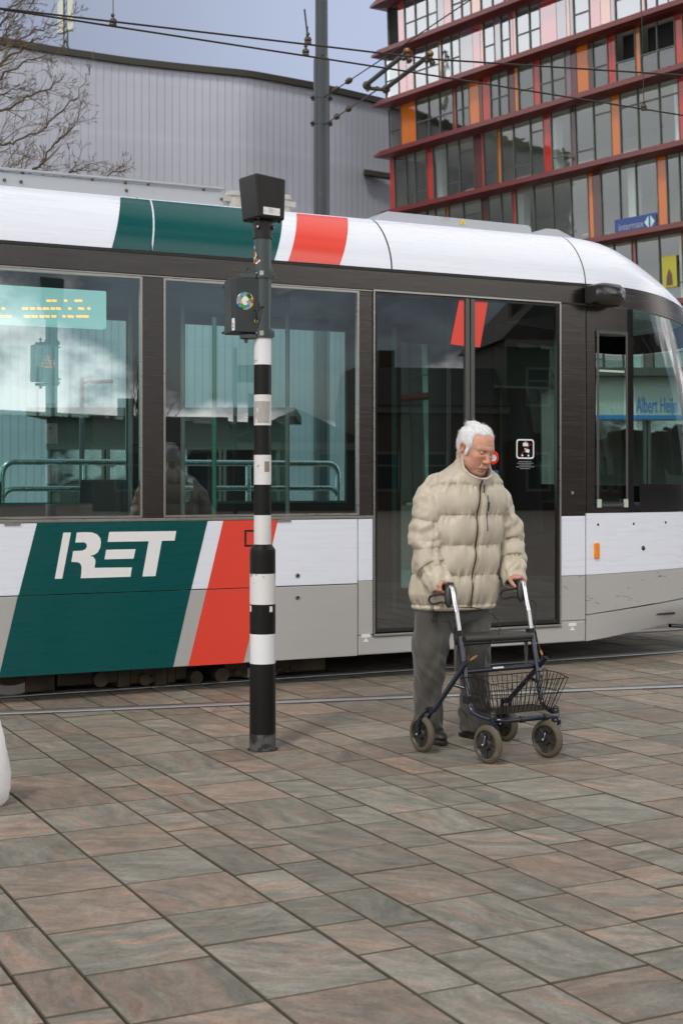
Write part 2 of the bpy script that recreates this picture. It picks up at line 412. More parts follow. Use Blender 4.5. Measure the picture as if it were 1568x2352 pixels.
# livery films, 2 mm proud, measured on the panels
def q5(cx, cy): return SZ(cx * 0.5002, 1148.2 + 0.5002 * cy)     # readings from an enlargement of the lower left quarter
zt, zm0, zm1, zb = ZL, ZS + 0.003, ZS - 0.003, ZB
def xs(cx, cy): return q5(cx, cy)[0]
gl, gr = [(xs(170, 100), zt), (xs(85, 440), zm0), (xs(81, 447), zm1), (xs(-6, 818), zb)], [(xs(953, 90), zt), (xs(877, 412), zm0), (xs(875, 418), zm1), (xs(794, 768), zb)]
rl, rr_ = [(xs(1025, 90), zt), (xs(951, 410), zm0), (xs(949, 416), zm1), (xs(864, 767), zb)], [(xs(1275, 87), zt), (xs(1205, 400), zm0), (xs(1203, 405), zm1), (xs(1117, 750), zb)]
for nm, L_, R_, mt in (('green_band', gl, gr, M_green), ('red_band', rl, rr_, M_red)):
    slab(nm, [L_[1], R_[1], R_[0], L_[0]], mt, -0.002, 0.0018, bevel=0)
    slab(nm, [L_[3], R_[3], R_[2], L_[2]], mt, -0.002, 0.0018, bevel=0)
letters = [
    [(290, 150), (325, 150), (285, 362), (251, 363)],
    [(352, 150), (385, 148), (420, 149), (445, 158), (459, 175), (463, 195), (460, 218), (449, 240), (432, 252), (413, 257), (428, 262), (437, 275), (437, 290), (433, 312), (605, 310), (598, 353), (370, 360), (373, 330), (374, 308), (368, 292), (355, 286), (327, 285), (335, 235), (378, 233), (392, 226), (399, 214), (396, 201), (385, 195), (345, 196)],
    [(487, 229), (622, 226), (612, 270), (479, 273)],
    [(501, 147), (808, 143), (801, 187), (742, 188), (713, 350), (653, 352), (682, 190), (493, 193)]]
lm = MB()
for L_ in letters:
    lm.prism([q5(*p) for p in L_][::-1], -0.0036, -0.0022)
lm.build('lettering', M_paper, tram)
# the hatch, screws and latches
hm = MB()
h0, h1 = q5(1122, 138), q5(1200, 213)
fr = MB()
for (a, b_) in ((rect(h0[0], h1[1], h0[0] + 0.012, h0[1]), 0), (rect(h0[0] + 0.012, h0[1] - 0.012, h1[0], h0[1]), 0), (rect(h0[0] + 0.012, h1[1], h1[0], h1[1] + 0.012), 0)): fr.prism(a, -0.005, -0.0022)
fr.build('hatch', M_black, tram)
for cx, cy in ((1366, 347), (1366, 448)):
    s_, z_ = q5(cx, cy)
    MB().lathe([(0.017, 0), (0.017, 0.004), (0.011, 0.006), (0.009, 0.002), (0.0, 0.002)], 16, M=Matrix.Translation((s_, 0.0, z_)) @ Matrix.Rotation(R(90), 4, 'X'), mis=[0, 0, 0, 1]).build('latch', [M_trim, M_black], tram)
sc = MB()
for cx in (20, 1272):
    s_, z_ = q5(cx, 93); sc.box((s_, -0.008, ZL - 0.012), (s_ + 0.10, -0.0022, ZL + 0.004))
sc.build('hinge', M_trim, tram)

# panels beside the door
slab('side_panel', rect(S(822) + 0.004, ZS + 0.02, s_d0 - 0.006, ZL), M_white)
slab('skirt_panel', rect(S(822) + 0.004, 0.32, s_d0 - 0.006, ZS + 0.017), M_grey)
slab('side_panel', rect(s_d1 + 0.01, ZS + 0.005, s_p3 - 0.005, ZL), M_white)
slab('skirt_panel', rect(s_d1 + 0.01, 0.345, s_p3 - 0.005, ZS + 0.002), M_greyscuff)
slab('sill_panel', [(S(822) + 0.004, 0.178), (s_p3 - 0.005, 0.182), (s_p3 - 0.005, 0.342), (s_d1 + 0.01, 0.342), (s_d1 + 0.01, 0.300), (s_d0 - 0.006, 0.300), (s_d0 - 0.006, 0.317), (S(822) + 0.004, 0.317)], M_grey, 0.001, 0.05, bevel=0.012)
slab('door_step', rect(s_d0 - 0.004, 0.303, s_d1 + 0.008, 0.322), M_trim, -0.012, 0.06)
for x_ in (840, 1314):                                  # lifting point marks: a white square over a triangle
    s_, z_ = SZ(x_, 1437 if x_ > 1000 else 1463)
    mk = MB()
    mk.prism(rect(s_ - 0.035, z_ - 0.004, s_ + 0.035, z_ + 0.02), -0.0012, 0.0008); mk.prism([(s_ - 0.024, z_ - 0.036), (s_ + 0.024, z_ - 0.036), (s_, z_ - 0.006)], -0.0012, 0.0008)
    mk.build('lifting_mark', M_paper, tram)
# belt trim and window pillars
slab('belt_trim', rect(S_END, ZL + 0.003, s_d0 - 0.006, ZW), M_trim, -0.004, 0.02, bevel=0.003)
slab('window_pillar', rect(s_p1a + 0.014, ZW, s_p1b - 0.014, ZC), M_brushed)
slab('window_pillar', rect(s_p2a + 0.014, ZW, s_p2b - 0.010, ZC), M_brushed)
slab('window_pillar', rect(s_d1 + 0.012, ZL + 0.006, s_p3 - 0.004, ZC + 0.004), M_brushed)
slab('window_pillar', rect(s_p1a - 1.60, ZW, s_p1a - 1.42, ZC), M_brushed)
slab('cant_panel', rect(S_END, ZC + 0.012, s_p3 - 0.004, ZR - 0.022), M_brushed)
slab('gutter', rect(S_END, ZR - 0.020, s_p3 - 0.004, ZR + 0.004), M_rubber, 0.006, 0.03, bevel=0)
slab('head_trim', rect(S_END, ZC, s_d0 - 0.008, ZC + 0.010), M_trim, -0.003, 0.02, bevel=0.002)
rv = MB()
for x_, y_ in ((1314, 1132),):
    s_, z_ = SZ(x_, y_); rv.lathe([(0.013, 0), (0.012, 0.004), (0.0, 0.005)], 12, M=Matrix.Translation((s_, 0.0, z_)) @ Matrix.Rotation(R(90), 4, 'X'))
rv.build('rivet', M_trim, tram)


def window(s0, s1, z0=ZW + 0.004, z1=ZC - 0.002, y=0.0, sgn=1, mt=None):
    """trim frame, black edge, pane"""
    f = MB(); t = 0.014
    for a in (rect(s0, z0, s0 + t, z1), rect(s1 - t, z0, s1, z1), rect(s0 + t, z0, s1 - t, z0 + t), rect(s0 + t, z1 - t, s1 - t, z1)): f.prism(a, y - 0.003 * sgn, y + 0.03 * sgn)
    fo = f.build('window', M_trim, tram)
    p_ = MB(); p_.quad((s0 + t, y + 0.008 * sgn, z0 + t), (s1 - t, y + 0.008 * sgn, z0 + t), (s1 - t, y + 0.008 * sgn, z1 - t), (s0 + t, y + 0.008 * sgn, z1 - t))
    p_.build('pane', mt or M_gwin, fo)
    return fo


window(s_p1a - 1.42, s_p1a + 0.014); window(s_p1b - 0.014, s_p2a + 0.014); window(S_END, s_p1a - 1.60)

# double door
dz0, dz1 = 0.325, ZC + 0.004
sm = S(1080)
fr = MB()
for a in (rect(s_d0 - 0.004, dz0, s_d0 + 0.008, dz1 + 0.012), rect(s_d1 - 0.004, dz0, s_d1 + 0.010, dz1 + 0.012), rect(s_d0 + 0.008, dz1, s_d1 - 0.004, dz1 + 0.012)): fr.prism(a, -0.006, 0.03)
fr.build('door_frame', M_trim, tram)
for k_, (a, b_) in enumerate(((s_d0 + 0.016, sm - 0.006), (sm + 0.006, s_d1 - 0.012))):
    f = MB(); e0, e1 = (0.012, 0.032) if k_ == 0 else (0.032, 0.012)
    f.prism(rect(a, dz0 + 0.008, a + e0, dz1 - 0.008), 0.002, 0.04, 0 if k_ == 0 else 1); f.prism(rect(b_ - e1, dz0 + 0.008, b_, dz1 - 0.008), 0.002, 0.04, 1 if k_ == 0 else 0)
    f.prism(rect(a + e0, dz0 + 0.008, b_ - e1, dz0 + 0.03), 0.002, 0.04); f.prism(rect(a + e0, dz1 - 0.02, b_ - e1, dz1 - 0.008), 0.002, 0.04)
    dr = f.build('door', [M_black, mat('door_edge_grey', (0.10, 0.098, 0.09), 0.35, 0.5, var=0.1, stretch=(1, 1, 9))], tram)
    pn = MB(); pn.quad((a + e0, 0.014, dz0 + 0.03), (b_ - e1, 0.014, dz0 + 0.03), (b_ - e1, 0.014, dz1 - 0.02), (a + e0, 0.014, dz1 - 0.02)); pn.build('door_glass', M_gdoor, dr)
    if k_ == 0: poly = [(1067, 688), (1056, 688), (1036, 790), (1067, 794)]
    else: poly = [(1091, 691), (1122, 691), (1104, 797), (1091, 796)]
    slab('red_band', [SZ(*p) for p in poly][::-1] if k_ == 1 else [SZ(*p) for p in poly], M_red, 0.0105, 0.002, dr, bevel=0)
    if k_ == 1:
        s_, z_ = SZ(1131, 1051)
        MB().lathe([(0.052, 0), (0.052, 0.014), (0.044, 0.022), (0.026, 0.022), (0.024, 0.016), (0.0, 0.018)], 28, M=Matrix.Translation((s_, 0.012, z_)) @ Matrix.Rotation(R(90), 4, 'X'), mis=[0, 0, 0, 1, 1]).build('door_button', [M_redbtn, mat('button_cap', (0.55, 0.58, 0.62), 0.3, var=0.03)], dr)
        s0_, z0_ = SZ(1124, 1080); s1_, z1_ = SZ(1146, 1118)
        slab('sticker', rect(s0_, z1_, s1_, z0_), M_blue, 0.0105, 0.002, dr, bevel=0)
        # no-pushchair notice: rounded frame, case, pushchair and red bar, small print below
        nt = MB()
        (u0, v1), (u1, v0) = SZ(1187, 1008), SZ(1228, 1054); cxn, czn, hw, hh = (u0 + u1) / 2, (v0 + v1) / 2, (u1 - u0) / 2, (v1 - v0) / 2
        def rr_poly(hw, hh, r, k=5):
            o = []
            for (sx, sz, a0) in ((1, 1, 0), (-1, 1, 90), (-1, -1, 180), (1, -1, 270)):
                for i in range(k + 1): a = R(a0 + 90 * i / k); o.append((cxn + sx * (hw - r) + r * math.cos(a), czn + sz * (hh - r) + r * math.sin(a)))
            return o
        o1, o2 = rr_poly(hw, hh, 0.025), rr_poly(hw - 0.011, hh - 0.011, 0.017)
        kk = len(o1); vs = [(a, 0.0105, b__) for a, b__ in o1] + [(a, 0.0105, b__) for a, b__ in o2]
        nt.add(vs, [(i, (i + 1) % kk, kk + (i + 1) % kk, kk + i) for i in range(kk)])
        def nb(x0, z0, x1, z1, mi=0, y=0.0105): nt.prism(rect(cxn + x0 * hw, czn + z0 * hh, cxn + x1 * hw, czn + z1 * hh), y, y + 0.001, mi)
        nb(-0.25, 0.28, 0.32, 0.62); nb(-0.08, 0.66, 0.16, 0.74)
        nt.prism([(cxn + a * hw, czn + b__ * hh) for a, b__ in ((-0.1, 0.12), (0.5, -0.08), (0.42, -0.4), (0.05, -0.32))][::-1], 0.0105, 0.0115)
        for a in (-0.32, 0.36): nt.prism([(cxn + a * hw + 0.1 * hw * math.cos(t), czn - 0.66 * hh + 0.1 * hw * math.sin(t)) for t in [k_2 * math.pi / 5 for k_2 in range(10)]], 0.0105, 0.0115)
        nt.prism([(cxn + a * hw, czn + b__ * hh) for a, b__ in ((-0.6, -0.66), (-0.5, -0.66), (0.62, 0.5), (0.52, 0.5))], 0.0092, 0.0102, 1)
        for i, wd in enumerate((0.75, 0.95, 0.7, 1.05, 0.6)):
            z_ = v0 - 0.02 - i * 0.013; nt.prism(rect(cxn - wd * hw * 0.95, z_ - 0.003, cxn + wd * hw * 0.95, z_ + 0.003), 0.0105, 0.0115, 2)
        nt.build('notice', [M_paper, mat('notice_red', (0.35, 0.02, 0.02), 0.5), mat('notice_print', (0.16, 0.17, 0.17), 0.6)], dr)
    gp = MB(); xx = (a + b_) / 2 + (0.22 if k_ else -0.2)
    gp.tube([(xx, 0.07, 0.45), (xx, 0.07, 2.5)], 0.016, 10); gp.build('grab_bar', M_teal, dr)

# roof edge: a lip that leans in over the cant rail, in lengths
def roof_profile(v):                                    # v 0..1 -> (inward, height)
    return 0.004 + 0.30 * v ** 1.75, ZR + 0.40 * (1 - (1 - v) ** 1.22)
vv = [i / 9 for i in range(10)]
seams = [S_END, S(348), S(900), s_p3]
for a, b_ in zip(seams, seams[1:]):
    rp = MB(); rp.grid(lambda u, v: (u, *roof_profile(v)), [a + 0.006, b_ - 0.006], vv)
    rp.grid(lambda u, v: (u, 0.304 + v, ZR + 0.40 + 0.03 * v), [a + 0.006, b_ - 0.006], [0, 1.8])
    rp.build('roof_panel', M_white, tram)
rb = MB()
for a in seams[1:]: rb.grid(lambda u, v: (u, roof_profile(v)[0] + 0.012, roof_profile(v)[1] - 0.012), [a - 0.02, a + 0.02], vv)
rb.build('roof_seam', M_rubber, tram)
def rs(x, y):                                           # roof edge reading -> (s, v)
    best = min(((abs(CAMH + (HY - y) / FPX * ((P + roof_profile(v)[0]) / (N2.y + N2.x * (x - CX) / FPX)) - roof_profile(v)[1]), v) for v in [i / 60 for i in range(61)]))
    return S(x, roof_profile(best[1])[0]), best[1]
def c1q(cx, cy): return cx * 0.4998, cy * 0.4998
def roof_band(name, mt, xb0, xt0, xb1, xt1):
    f = MB()
    def fn(u, v):
        y_, z_ = roof_profile(v); s0, s1 = (S(xb0) * (1 - v) + S(xt0, 0.3) * v), (S(xb1) * (1 - v) + S(xt1, 0.3) * v)
        return (s0 * (1 - u) + s1 * u, y_ - 0.0025, z_ + 0.001)
    f.grid(fn, [0, 1], [i / 9 * 0.94 for i in range(10)]); f.build(name, mt, tram)
roof_band('green_band', M_green, 257, 276, 346, 342); roof_band('green_band', M_green, 350, 346, 630, 646); roof_band('red_band', M_red, 662, 680, 780, 797)

# things on the roof
def fairing(name, pts, y0, th, mt=M_alu): return MB().prism(pts, y0, y0 + th).build(name, mt, tram, bevel=0.01)
yf = 0.36
def RZ(x, y): return SZ(x, y, yf)
fairing('roof_cover', [RZ(-90, 440), RZ(510, 480), RZ(510, 438), RZ(-90, 383)], yf, 1.5)
ed = MB(); a, b_ = RZ(-90, 379), RZ(512, 434); ed.tube([(a[0], yf - 0.008, a[1]), (b_[0], yf - 0.008, b_[1])], 0.012, 6); ed.build('roof_cover_edge', M_alu, tram)
for x_, y_ in ((52, 395), (212, 411), (290, 437), (288, 419), (340, 422), (467, 434), (10, 413), (48, 417), (508, 457)):
    s_, z_ = RZ(x_, y_); MB().ball((s_, yf - 0.006, z_), 0.012, 8).build('rivet', mat('rivet_dark', (0.12, 0.10, 0.08), 0.5, 0.5), tram)
fairing('roof_cover', [RZ(850, 510), RZ(1222, 545), RZ(1220, 521), RZ(1212, 516), RZ(891, 484)], yf, 1.4)
fairing('roof_cover', [RZ(1222, 545), RZ(1360, 566), RZ(1352, 549), RZ(1298, 521), RZ(1272, 519)], yf + 0.1, 1.2)
wd = MB(); a = [RZ(1055, 514), RZ(1070, 516), RZ(1062, 502)]; wd.prism(a, yf - 0.004, yf - 0.001); wd.build('warning_sign', M_yellow, tram)
wb = MB(); a = [RZ(1060.3, 509), RZ(1063.5, 511), RZ(1062.2, 513.6), RZ(1061.4, 511.2)]; wb.prism(a, yf - 0.006, yf - 0.0045); wb.build('warning_bolt', M_black, tram)
ib = MB()
for x_, y_, hw_ in ((538, 462, 0.07), (656, 470, 0.045)):
    s_, z_ = SZ(x_, y_, 0.7); ib.lathe([(hw_ * .8, -0.2), (hw_ * .8, 0.03), (hw_, 0.035), (hw_, 0.06), (hw_ * .7, 0.07), (0, 0.075)], 14, M=Matrix.Translation((s_, 0.7, z_)))
s_, z_ = SZ(597, 461, 0.7); ib.box((s_ - 0.32, 0.66, z_ - 0.03), (s_ + 0.27, 0.74, z_ + 0.01))
ib.build('insulator', mat('insulator_cream', (0.42, 0.40, 0.36), 0.5, var=0.2), tram)

# underframe
ub = MB(); ub.box((S_END, 0.55, 0.24), (s_p3 + 1.0, 2.0, 0.34)); ub.build('floor_pan', M_under, tram)
bg_ = empty('bogie', (0, 0, 0)); bg_.parent = tram
bm_ = MB()
bx = lambda x0, y0, x1, y1, d0=0.30, th=0.25: bm_.box((S(x0, d0), d0, SZ(x0, y1, d0)[1]), (S(x1, d0), d0 + th, SZ(x0, y0, d0)[1] + 0.12))
for a in ((60, 1545, 128, 1592), (132, 1550, 215, 1578), (215, 1545, 270, 1572), (270, 1545, 300, 1580), (300, 1552, 355, 1572), (355, 1545, 385, 1578), (385, 1545, 405, 1570), (405, 1540, 430, 1562), (515, 1530, 570, 1558), (630, 1517, 748, 1547)): bx(*a)
for x_, y_, r_ in ((228, 1560, .05), (330, 1560, .04), (447, 1555, .045), (505, 1549, .05)):
    s_, z_ = SZ(x_, y_, 0.28); bm_.tube([(s_, 0.24, z_), (s_, 0.6, z_)], r_, 14)
for x_, y_, r_ in ((672, 1533, .022), (640, 1537, .02), (660, 1541, .014), (545, 1545, .03), (346, 1561, .03)):
    s_, z_ = SZ(x_, y_, 0.28); bm_.ball((s_, 0.28, z_), r_, 10)
bm_.tube([(S(60, .4), 0.42, 0.17), (S(600, .4), 0.42, 0.19)], 0.05, 10)
bm_.build('bogie_frame', M_rust, bg_, bevel=0.012)
ws_ = S(26, 0.32); M_wheel = mat('wheel_steel', (0.30, 0.29, 0.27), 0.4, 0.6, var=0.1)
for s_ in (ws_, ws_ + 1.75):
    wh = MB(); MW = Matrix.Translation((s_, 0.34, 0.305)) @ Matrix.Rotation(R(90), 4, 'X')
    wh.lathe([(0.0, 0.02), (0.12, 0.02), (0.20, -0.01), (0.225, -0.01), (0.23, 0.015), (0.29, 0.015), (0.30, 0.005), (0.30, -0.09), (0.0, -0.09)], 40, M=MW, mis=[1, 1, 1, 0, 0, 0, 0, 1]); wh.build('wheel', [M_wheel, M_rust], bg_)

# interior: floor, ceiling, far wall with its own windows, seats, poles, displays
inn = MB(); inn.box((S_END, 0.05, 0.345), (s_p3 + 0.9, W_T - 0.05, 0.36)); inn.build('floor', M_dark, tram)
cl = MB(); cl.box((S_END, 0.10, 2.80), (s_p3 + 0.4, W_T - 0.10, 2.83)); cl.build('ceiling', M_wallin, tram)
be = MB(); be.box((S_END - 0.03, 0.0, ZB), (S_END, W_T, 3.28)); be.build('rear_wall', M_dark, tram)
fz0, fz1 = 1.21, 2.73
fw = [(S(-190, W_T), S(290, W_T)), (S(412, W_T), S(790, W_T))]
fd = [(S(909, W_T), S(1010, W_T)), (S(1140, W_T), S(1235, W_T))]
fm = MB(); cur = S_END
opens = [(a, b_, fz0, fz1) for a, b_ in fw] + [(fd[0][0], fd[0][1], 0.42, 2.66), (fd[1][0], fd[1][1], 0.42, 2.62)]
for (a, b_, z0, z1) in opens:
    fm.box((cur, W_T - 0.04, ZB), (a, W_T, 2.95)); fm.box((a, W_T - 0.04, ZB), (b_, W_T, z0)); fm.box((a, W_T - 0.04, z1), (b_, W_T, 2.95)); cur = b_
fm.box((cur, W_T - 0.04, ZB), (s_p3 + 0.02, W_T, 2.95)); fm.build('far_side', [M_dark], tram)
for (a, b_, z0, z1) in opens:
    f = MB(); t = 0.02
    for r_ in (rect(a, z0, a + t, z1), rect(b_ - t, z0, b_, z1), rect(a + t, z0, b_ - t, z0 + t), rect(a + t, z1 - t, b_ - t, z1)): f.prism(r_, W_T - 0.06, W_T - 0.041)
    fo = f.build('window', M_teal, tram)
    MB().quad((a + t, W_T - 0.02, z0 + t), (b_ - t, W_T - 0.02, z0 + t), (b_ - t, W_T - 0.02, z1 - t), (a + t, W_T - 0.02, z1 - t)).build('pane', M_gfar, fo)
fr_ = MB(); fr_.grid(lambda u, v: (u, W_T - roof_profile(v)[0], roof_profile(v)[1]), [S_END, s_p3], vv, flip=True); fr_.build('roof_panel', M_white, tram)
def seat(s_, y_, face):
    q = MB(); q.box((s_ - 0.21, y_ - 0.21, 0.72), (s_ + 0.21, y_ + 0.21, 0.80)); b0 = s_ - 0.21 if face > 0 else s_ + 0.15
    q.prism([(b0, 0.78), (b0 + 0.07, 0.78), (b0 + 0.06 - 0.03 * face, 1.40), (b0 + 0.01 - 0.03 * face, 1.42)], y_ - 0.21, y_ + 0.21)
    q.box((s_ - 0.05, y_ - 0.05, 0.36), (s_ + 0.05, y_ + 0.05, 0.72)); q.build('seat', M_seat, tram, bevel=0.03)
for s_ in (1.0, 1.9, 2.7):
    for y_ in (0.35, 0.80): seat(s_, y_, -1)
for s_ in (3.75, 4.4):
    for y_ in (1.95,): seat(s_, y_, 1)
for xx, yy in ((420, 0.9), (660, 1.0), (300, 1.3), (1030, 1.2)):
    gp = MB(); s_ = S(xx, yy); gp.tube([(s_, yy, 0.36), (s_, yy, 2.80)], 0.017, 10); gp.build('grab_pole', mat('grab_pole_grey', (0.25, 0.26, 0.25), 0.35, 0.6), tram)
# passenger display hanging in the first window, three rows of orange dots
ds = empty('display', (0, 0, 0)); ds.parent = tram
s0, z0 = SZ(-40, 737, 0.5); s1, z1 = SZ(245, 668, 0.5)
MB().box((s0, 0.5, z0 - 0.01), (s1, 0.58, z1)).build('screen', mat('display_screen', (0.12, 0.17, 0.17), 0.25, emit=(0.32, 0.55, 0.55), estr=0.95), ds, bevel=0.01)
dt = MB()
for row, (yy, x0, x1) in enumerate(((690, 10, 190), (708, -30, 208), (726, -30, 208))):
    x_ = x0
    while x_ < x1:
        L_ = random.uniform(4, 14) if row else random.uniform(4, 8)
        if random.random() < (0.62 if row else 0.25):
            a, zz_ = SZ(x_, yy, 0.5); b_, _ = SZ(min(x_ + L_, x1), yy, 0.5)
            kx = a
            while kx < b_: dt.box((kx, 0.494, zz_ - 0.006), (kx + 0.007, 0.499, zz_ + 0.006)); kx += 0.0105
        x_ += L_ + random.uniform(3, 8)
dt.build('led_text', M_led, ds)

# ---- the cab: one loft that narrows and falls towards the nose
SC = s_p3 + 0.004
def nose(z): 
    t = max(0.0, (z - 1.25)); return 2.02 - 0.10 * t - 0.145 * t * t if z < 2.9 else 1.40 - 0.6 * (z - 2.9)
def cab(ph, z):
    """ph 0..pi round the nose at height z"""
    L = nose(z); sn, cs = max(0.0, math.sin(ph)), math.cos(ph)
    h = 1.2
    y = h - h * math.copysign(abs(cs) ** (2 / 2.9), cs)
    s_ = SC + L * sn ** (2 / 2.4)
    if z < 0.42: y = h + (y - h) * (1 - 0.10 * ((0.42 - z) / 0.25) ** 1.4 * min(1, sn * 2)); s_ -= 0.12 * ((0.42 - z) / 0.25) * sn
    return Vector((s_, y, z))
def cph(s_, z): return math.asin(min(1.0, max(0.0, (s_ - SC) / nose(z)) ** (2.4 / 2)))
def zcant(ph): s_ = min(ph, math.pi - ph) ; return ZR - 0.20 * math.sin(s_) ** 2.2
def cabpatch(name, mt, s0, s1, z0, z1, parent=tram, off=0.0, nu=14, nz=8, zf0=None, zf1=None, th=0.0):
    """a panel of the cab side between two places along the tram and two heights (zf: lower/upper edge as a function of 0..1)"""
    f = MB(); us = [i / nu for i in range(nu + 1)]; vs = [i / nz for i in range(nz + 1)]
    def fn(u, v, o=off):
        s_ = s0 + (s1 - s0) * u; a = zf0(u) if zf0 else z0; b = zf1(u) if zf1 else z1; z = a + (b - a) * v
        p = cab(cph(s_, z), z); q = cab(min(cph(s_, z) + 0.02, 3.1), z); t = (q - p).normalized(); nn = Vector((t.y, -t.x, 0)).normalized()
        return p + nn * o
    f.grid(fn, us, vs)
    if th:
        f.grid(lambda u, v: fn(u, v, off - th), us, vs, flip=True)
        for v, fl in ((0, False), (1, True)): f.grid(lambda u, k: fn(u, v, off - th * (1 - k)), us, [0, 1], flip=fl)
        for u, fl in ((0, True), (1, False)): f.grid(lambda k, v: fn(u, v, off - th * (1 - k)), [0, 1], vs, flip=fl)
    return f.build(name, mt, parent)
def wrap(name, mt, p0, p1, z0, z1, nu=40, nz=8, zf1=None, zf0=None, parent=tram):
    f = MB()
    def fn(u, v):
        a = zf0(u) if zf0 else z0; b = zf1(u) if zf1 else z1
        return cab(u, a + (b - a) * v)
    f.grid(fn, [p0 + (p1 - p0) * i / nu for i in range(nu + 1)], [i / nz for i in range(nz + 1)]); return f.build(name, mt, parent)
sA, sB, sG, sE = S(1345) + 0.006, S(1437, .03), S(1447, .03), S(1557, .13)
zs1 = lambda u: 0.685 + 0.03 * u
cabpatch('side_panel', M_white, sA, sE + 0.33, 0, 0, zf0=lambda u: zs1(u) + 0.0015, zf1=lambda u: ZL + 0.02 - 0.0 * u, th=0.02)
cabpatch('side_panel', M_greyscuff, sA, sE + 0.33, 0, 0, zf0=lambda u: 0.385 + 0.115 * u ** 1.0 + 0.10 * max(0, u - .86) / .14, zf1=lambda u: zs1(u) - 0.0015, th=0.02)
cabpatch('skirt_panel', M_grey, sA, sE + 0.14, 0, 0, zf0=lambda u: 0.182 + 0.115 * u ** 1.15, zf1=lambda u: 0.378 + 0.09 * u, th=0.03, off=-0.003)
wrap('bumper', M_white, cph(sE + 0.165, 0.5), 2.2, 0.31, 0.56)
wrap('bumper_strip', mat('amber_strip', (0.35, 0.20, 0.05), 0.3), cph(sE + 0.345, 0.6), 2.2, 0.575, 0.68, nz=3)
wrap('nose_panel', M_white, cph(sE + 0.35, 0.9), math.pi, 0.70, ZL + 0.02)
wrap('far_side', M_white, 2.2, math.pi, 0.2, 0.7)
holes = MB(); hl2 = MB()
for x_, y_, r_ in ((1373, 1205, .014), (1455, 1203, .014), (1529, 1200, .014), (1477, 1259, .026)):
    z_ = SZ(x_, y_)[1]; s_ = S(x_); y_in = cab(cph(s_, z_), z_).y; s_, z_ = SZ(x_, y_, y_in)
    ph = cph(s_, z_); p = cab(ph, z_); holes.ball((p.x, p.y + r_ * 0.6, p.z), r_, 12)
holes.build('socket_hole', M_black, tram)
s_, z_ = SZ(1369, 1265); z0 = SZ(1369, 1283)[1]; z1 = SZ(1369, 1247)[1]
MB().box((s_ - 0.022, -0.016, z0), (s_ + 0.022, 0.01, z1)).build('side_reflector', M_orange_lamp, tram, bevel=0.006)
# dark band round the cab, the sliding window, the wrap-round screen
zW2 = ZL + 0.024
def frame_patch(name, mt, s0, s1, z0, z1, t, off=0.004, parent=tram, t2=None):
    t2 = t2 or t
    o = empty(name, (0, 0, 0)); o.parent = parent
    for a, b_, c_, d_ in ((s0, s0 + t, z0, z1), (s1 - t, s1, z0, z1), (s0 + t, s1 - t, z0, z0 + t2), (s0 + t, s1 - t, z1 - t2, z1)):
        pass
    bpy.data.objects.remove(o)
    f = MB()
    for a, b_, c_, d_ in ((s0, s0 + t, z0, z1), (s1 - t, s1, z0, z1), (s0 + t, s1 - t, z0, z0 + t2), (s0 + t, s1 - t, z1 - t2, z1)):
        f.grid(lambda u, v: cab(cph(u, v), v) + Vector((0, -off, 0)), [a, b_], [c_, d_], smooth=False)
        f.grid(lambda u, v: cab(cph(u, c_), c_) + Vector((0, -off * v, 0)), [a, b_], [0, 1], smooth=False, flip=True)
    return f.build(name, mt, parent)
zcb = ZC + 0.0
sw0, sw1 = S(1367, .005), S(1437, .025); zw0, zw1 = SZ(1400, 1163)[1], SZ(1400, 760)[1]
for a, b_, c_, d_ in ((sA, sw0, zW2, zcb), (sw0, sw1, zW2, zw0), (sw0, sw1, zw1, zcb)):
    cabpatch('cab_side_panel', M_black if False else M_brushed, a, b_, c_, d_, nu=4, nz=4, th=0.02)
fw_ = frame_patch('sliding_window', mat('window_frame_grey', (0.085, 0.082, 0.076), 0.4, 0.4, var=0.1), sw0, sw1, zw0, zw1, 0.022, 0.012)
zm_ = SZ(1400, 826)[1]
cabpatch('pane', M_gwin, sw0 + 0.022, sw1 - 0.022, zw0 + 0.022, zm_, parent=fw_, off=-0.012, nu=3, nz=3)
cabpatch('latch', mat('latch_pale', (0.45, 0.52, 0.42), 0.4), sw0 + 0.004, sw0 + 0.042, zw0 - 0.008, zw0 + 0.055, parent=fw_, off=0.016, nu=1, nz=1, th=0.01)
cabpatch('latch', mat('latch_pale', (0.45, 0.52, 0.42), 0.4), sw1 - 0.042, sw1 - 0.004, zw0 - 0.008, zw0 + 0.055, parent=fw_, off=0.016, nu=1, nz=1, th=0.01)
cabpatch('handle', mat('latch_pale', (0.45, 0.52, 0.42), 0.4), sw0 + 0.03, sw1 - 0.03, SZ(1400, 852)[1] - 0.008, SZ(1400, 852)[1] + 0.008, parent=fw_, off=0.004, nu=2, nz=1, th=0.01)
zscr = lambda ph: zcant(ph) - 0.175
ps = cph(sG, 2.0); pE = cph(sE, 2.0)
f = MB()
cabpatch('window_edge', M_black, sw1 + 0.002, sG + 0.02, zW2, zcb, nu=3, nz=6)
def scr(ph, v): z = zW2 + 0.0 + (zscr(ph) - zW2) * v; return cab(ph, z)
n_ = 44
def screen(name, mt, p0, p1, parent=tram, v0=0.0, v1=1.0, off=0.0, nu=24):
    f = MB(); f.grid(lambda u, v: scr(u, v) * 1.0, [p0 + (p1 - p0) * i / nu for i in range(nu + 1)], [v0 + (v1 - v0) * i / 8 for i in range(9)]); return f.build(name, mt, parent)
wsn = screen('window_edge', M_black, ps + 0.02, math.pi, v0=0.0, v1=0.14)
screen('window_edge', M_black, pE, pE + 0.035, nu=3, v0=0.14)
sg = screen('side_window', M_gwin, ps + 0.02, pE, v0=0.14)
screen('windscreen', M_gwin, pE + 0.035, math.pi - pE - 0.035, v0=0.14)
screen('side_window', M_gfar, math.pi - pE, math.pi - 0.30, v0=0.14)
screen('window_edge', M_black, math.pi - 0.30, math.pi, v0=0.14)
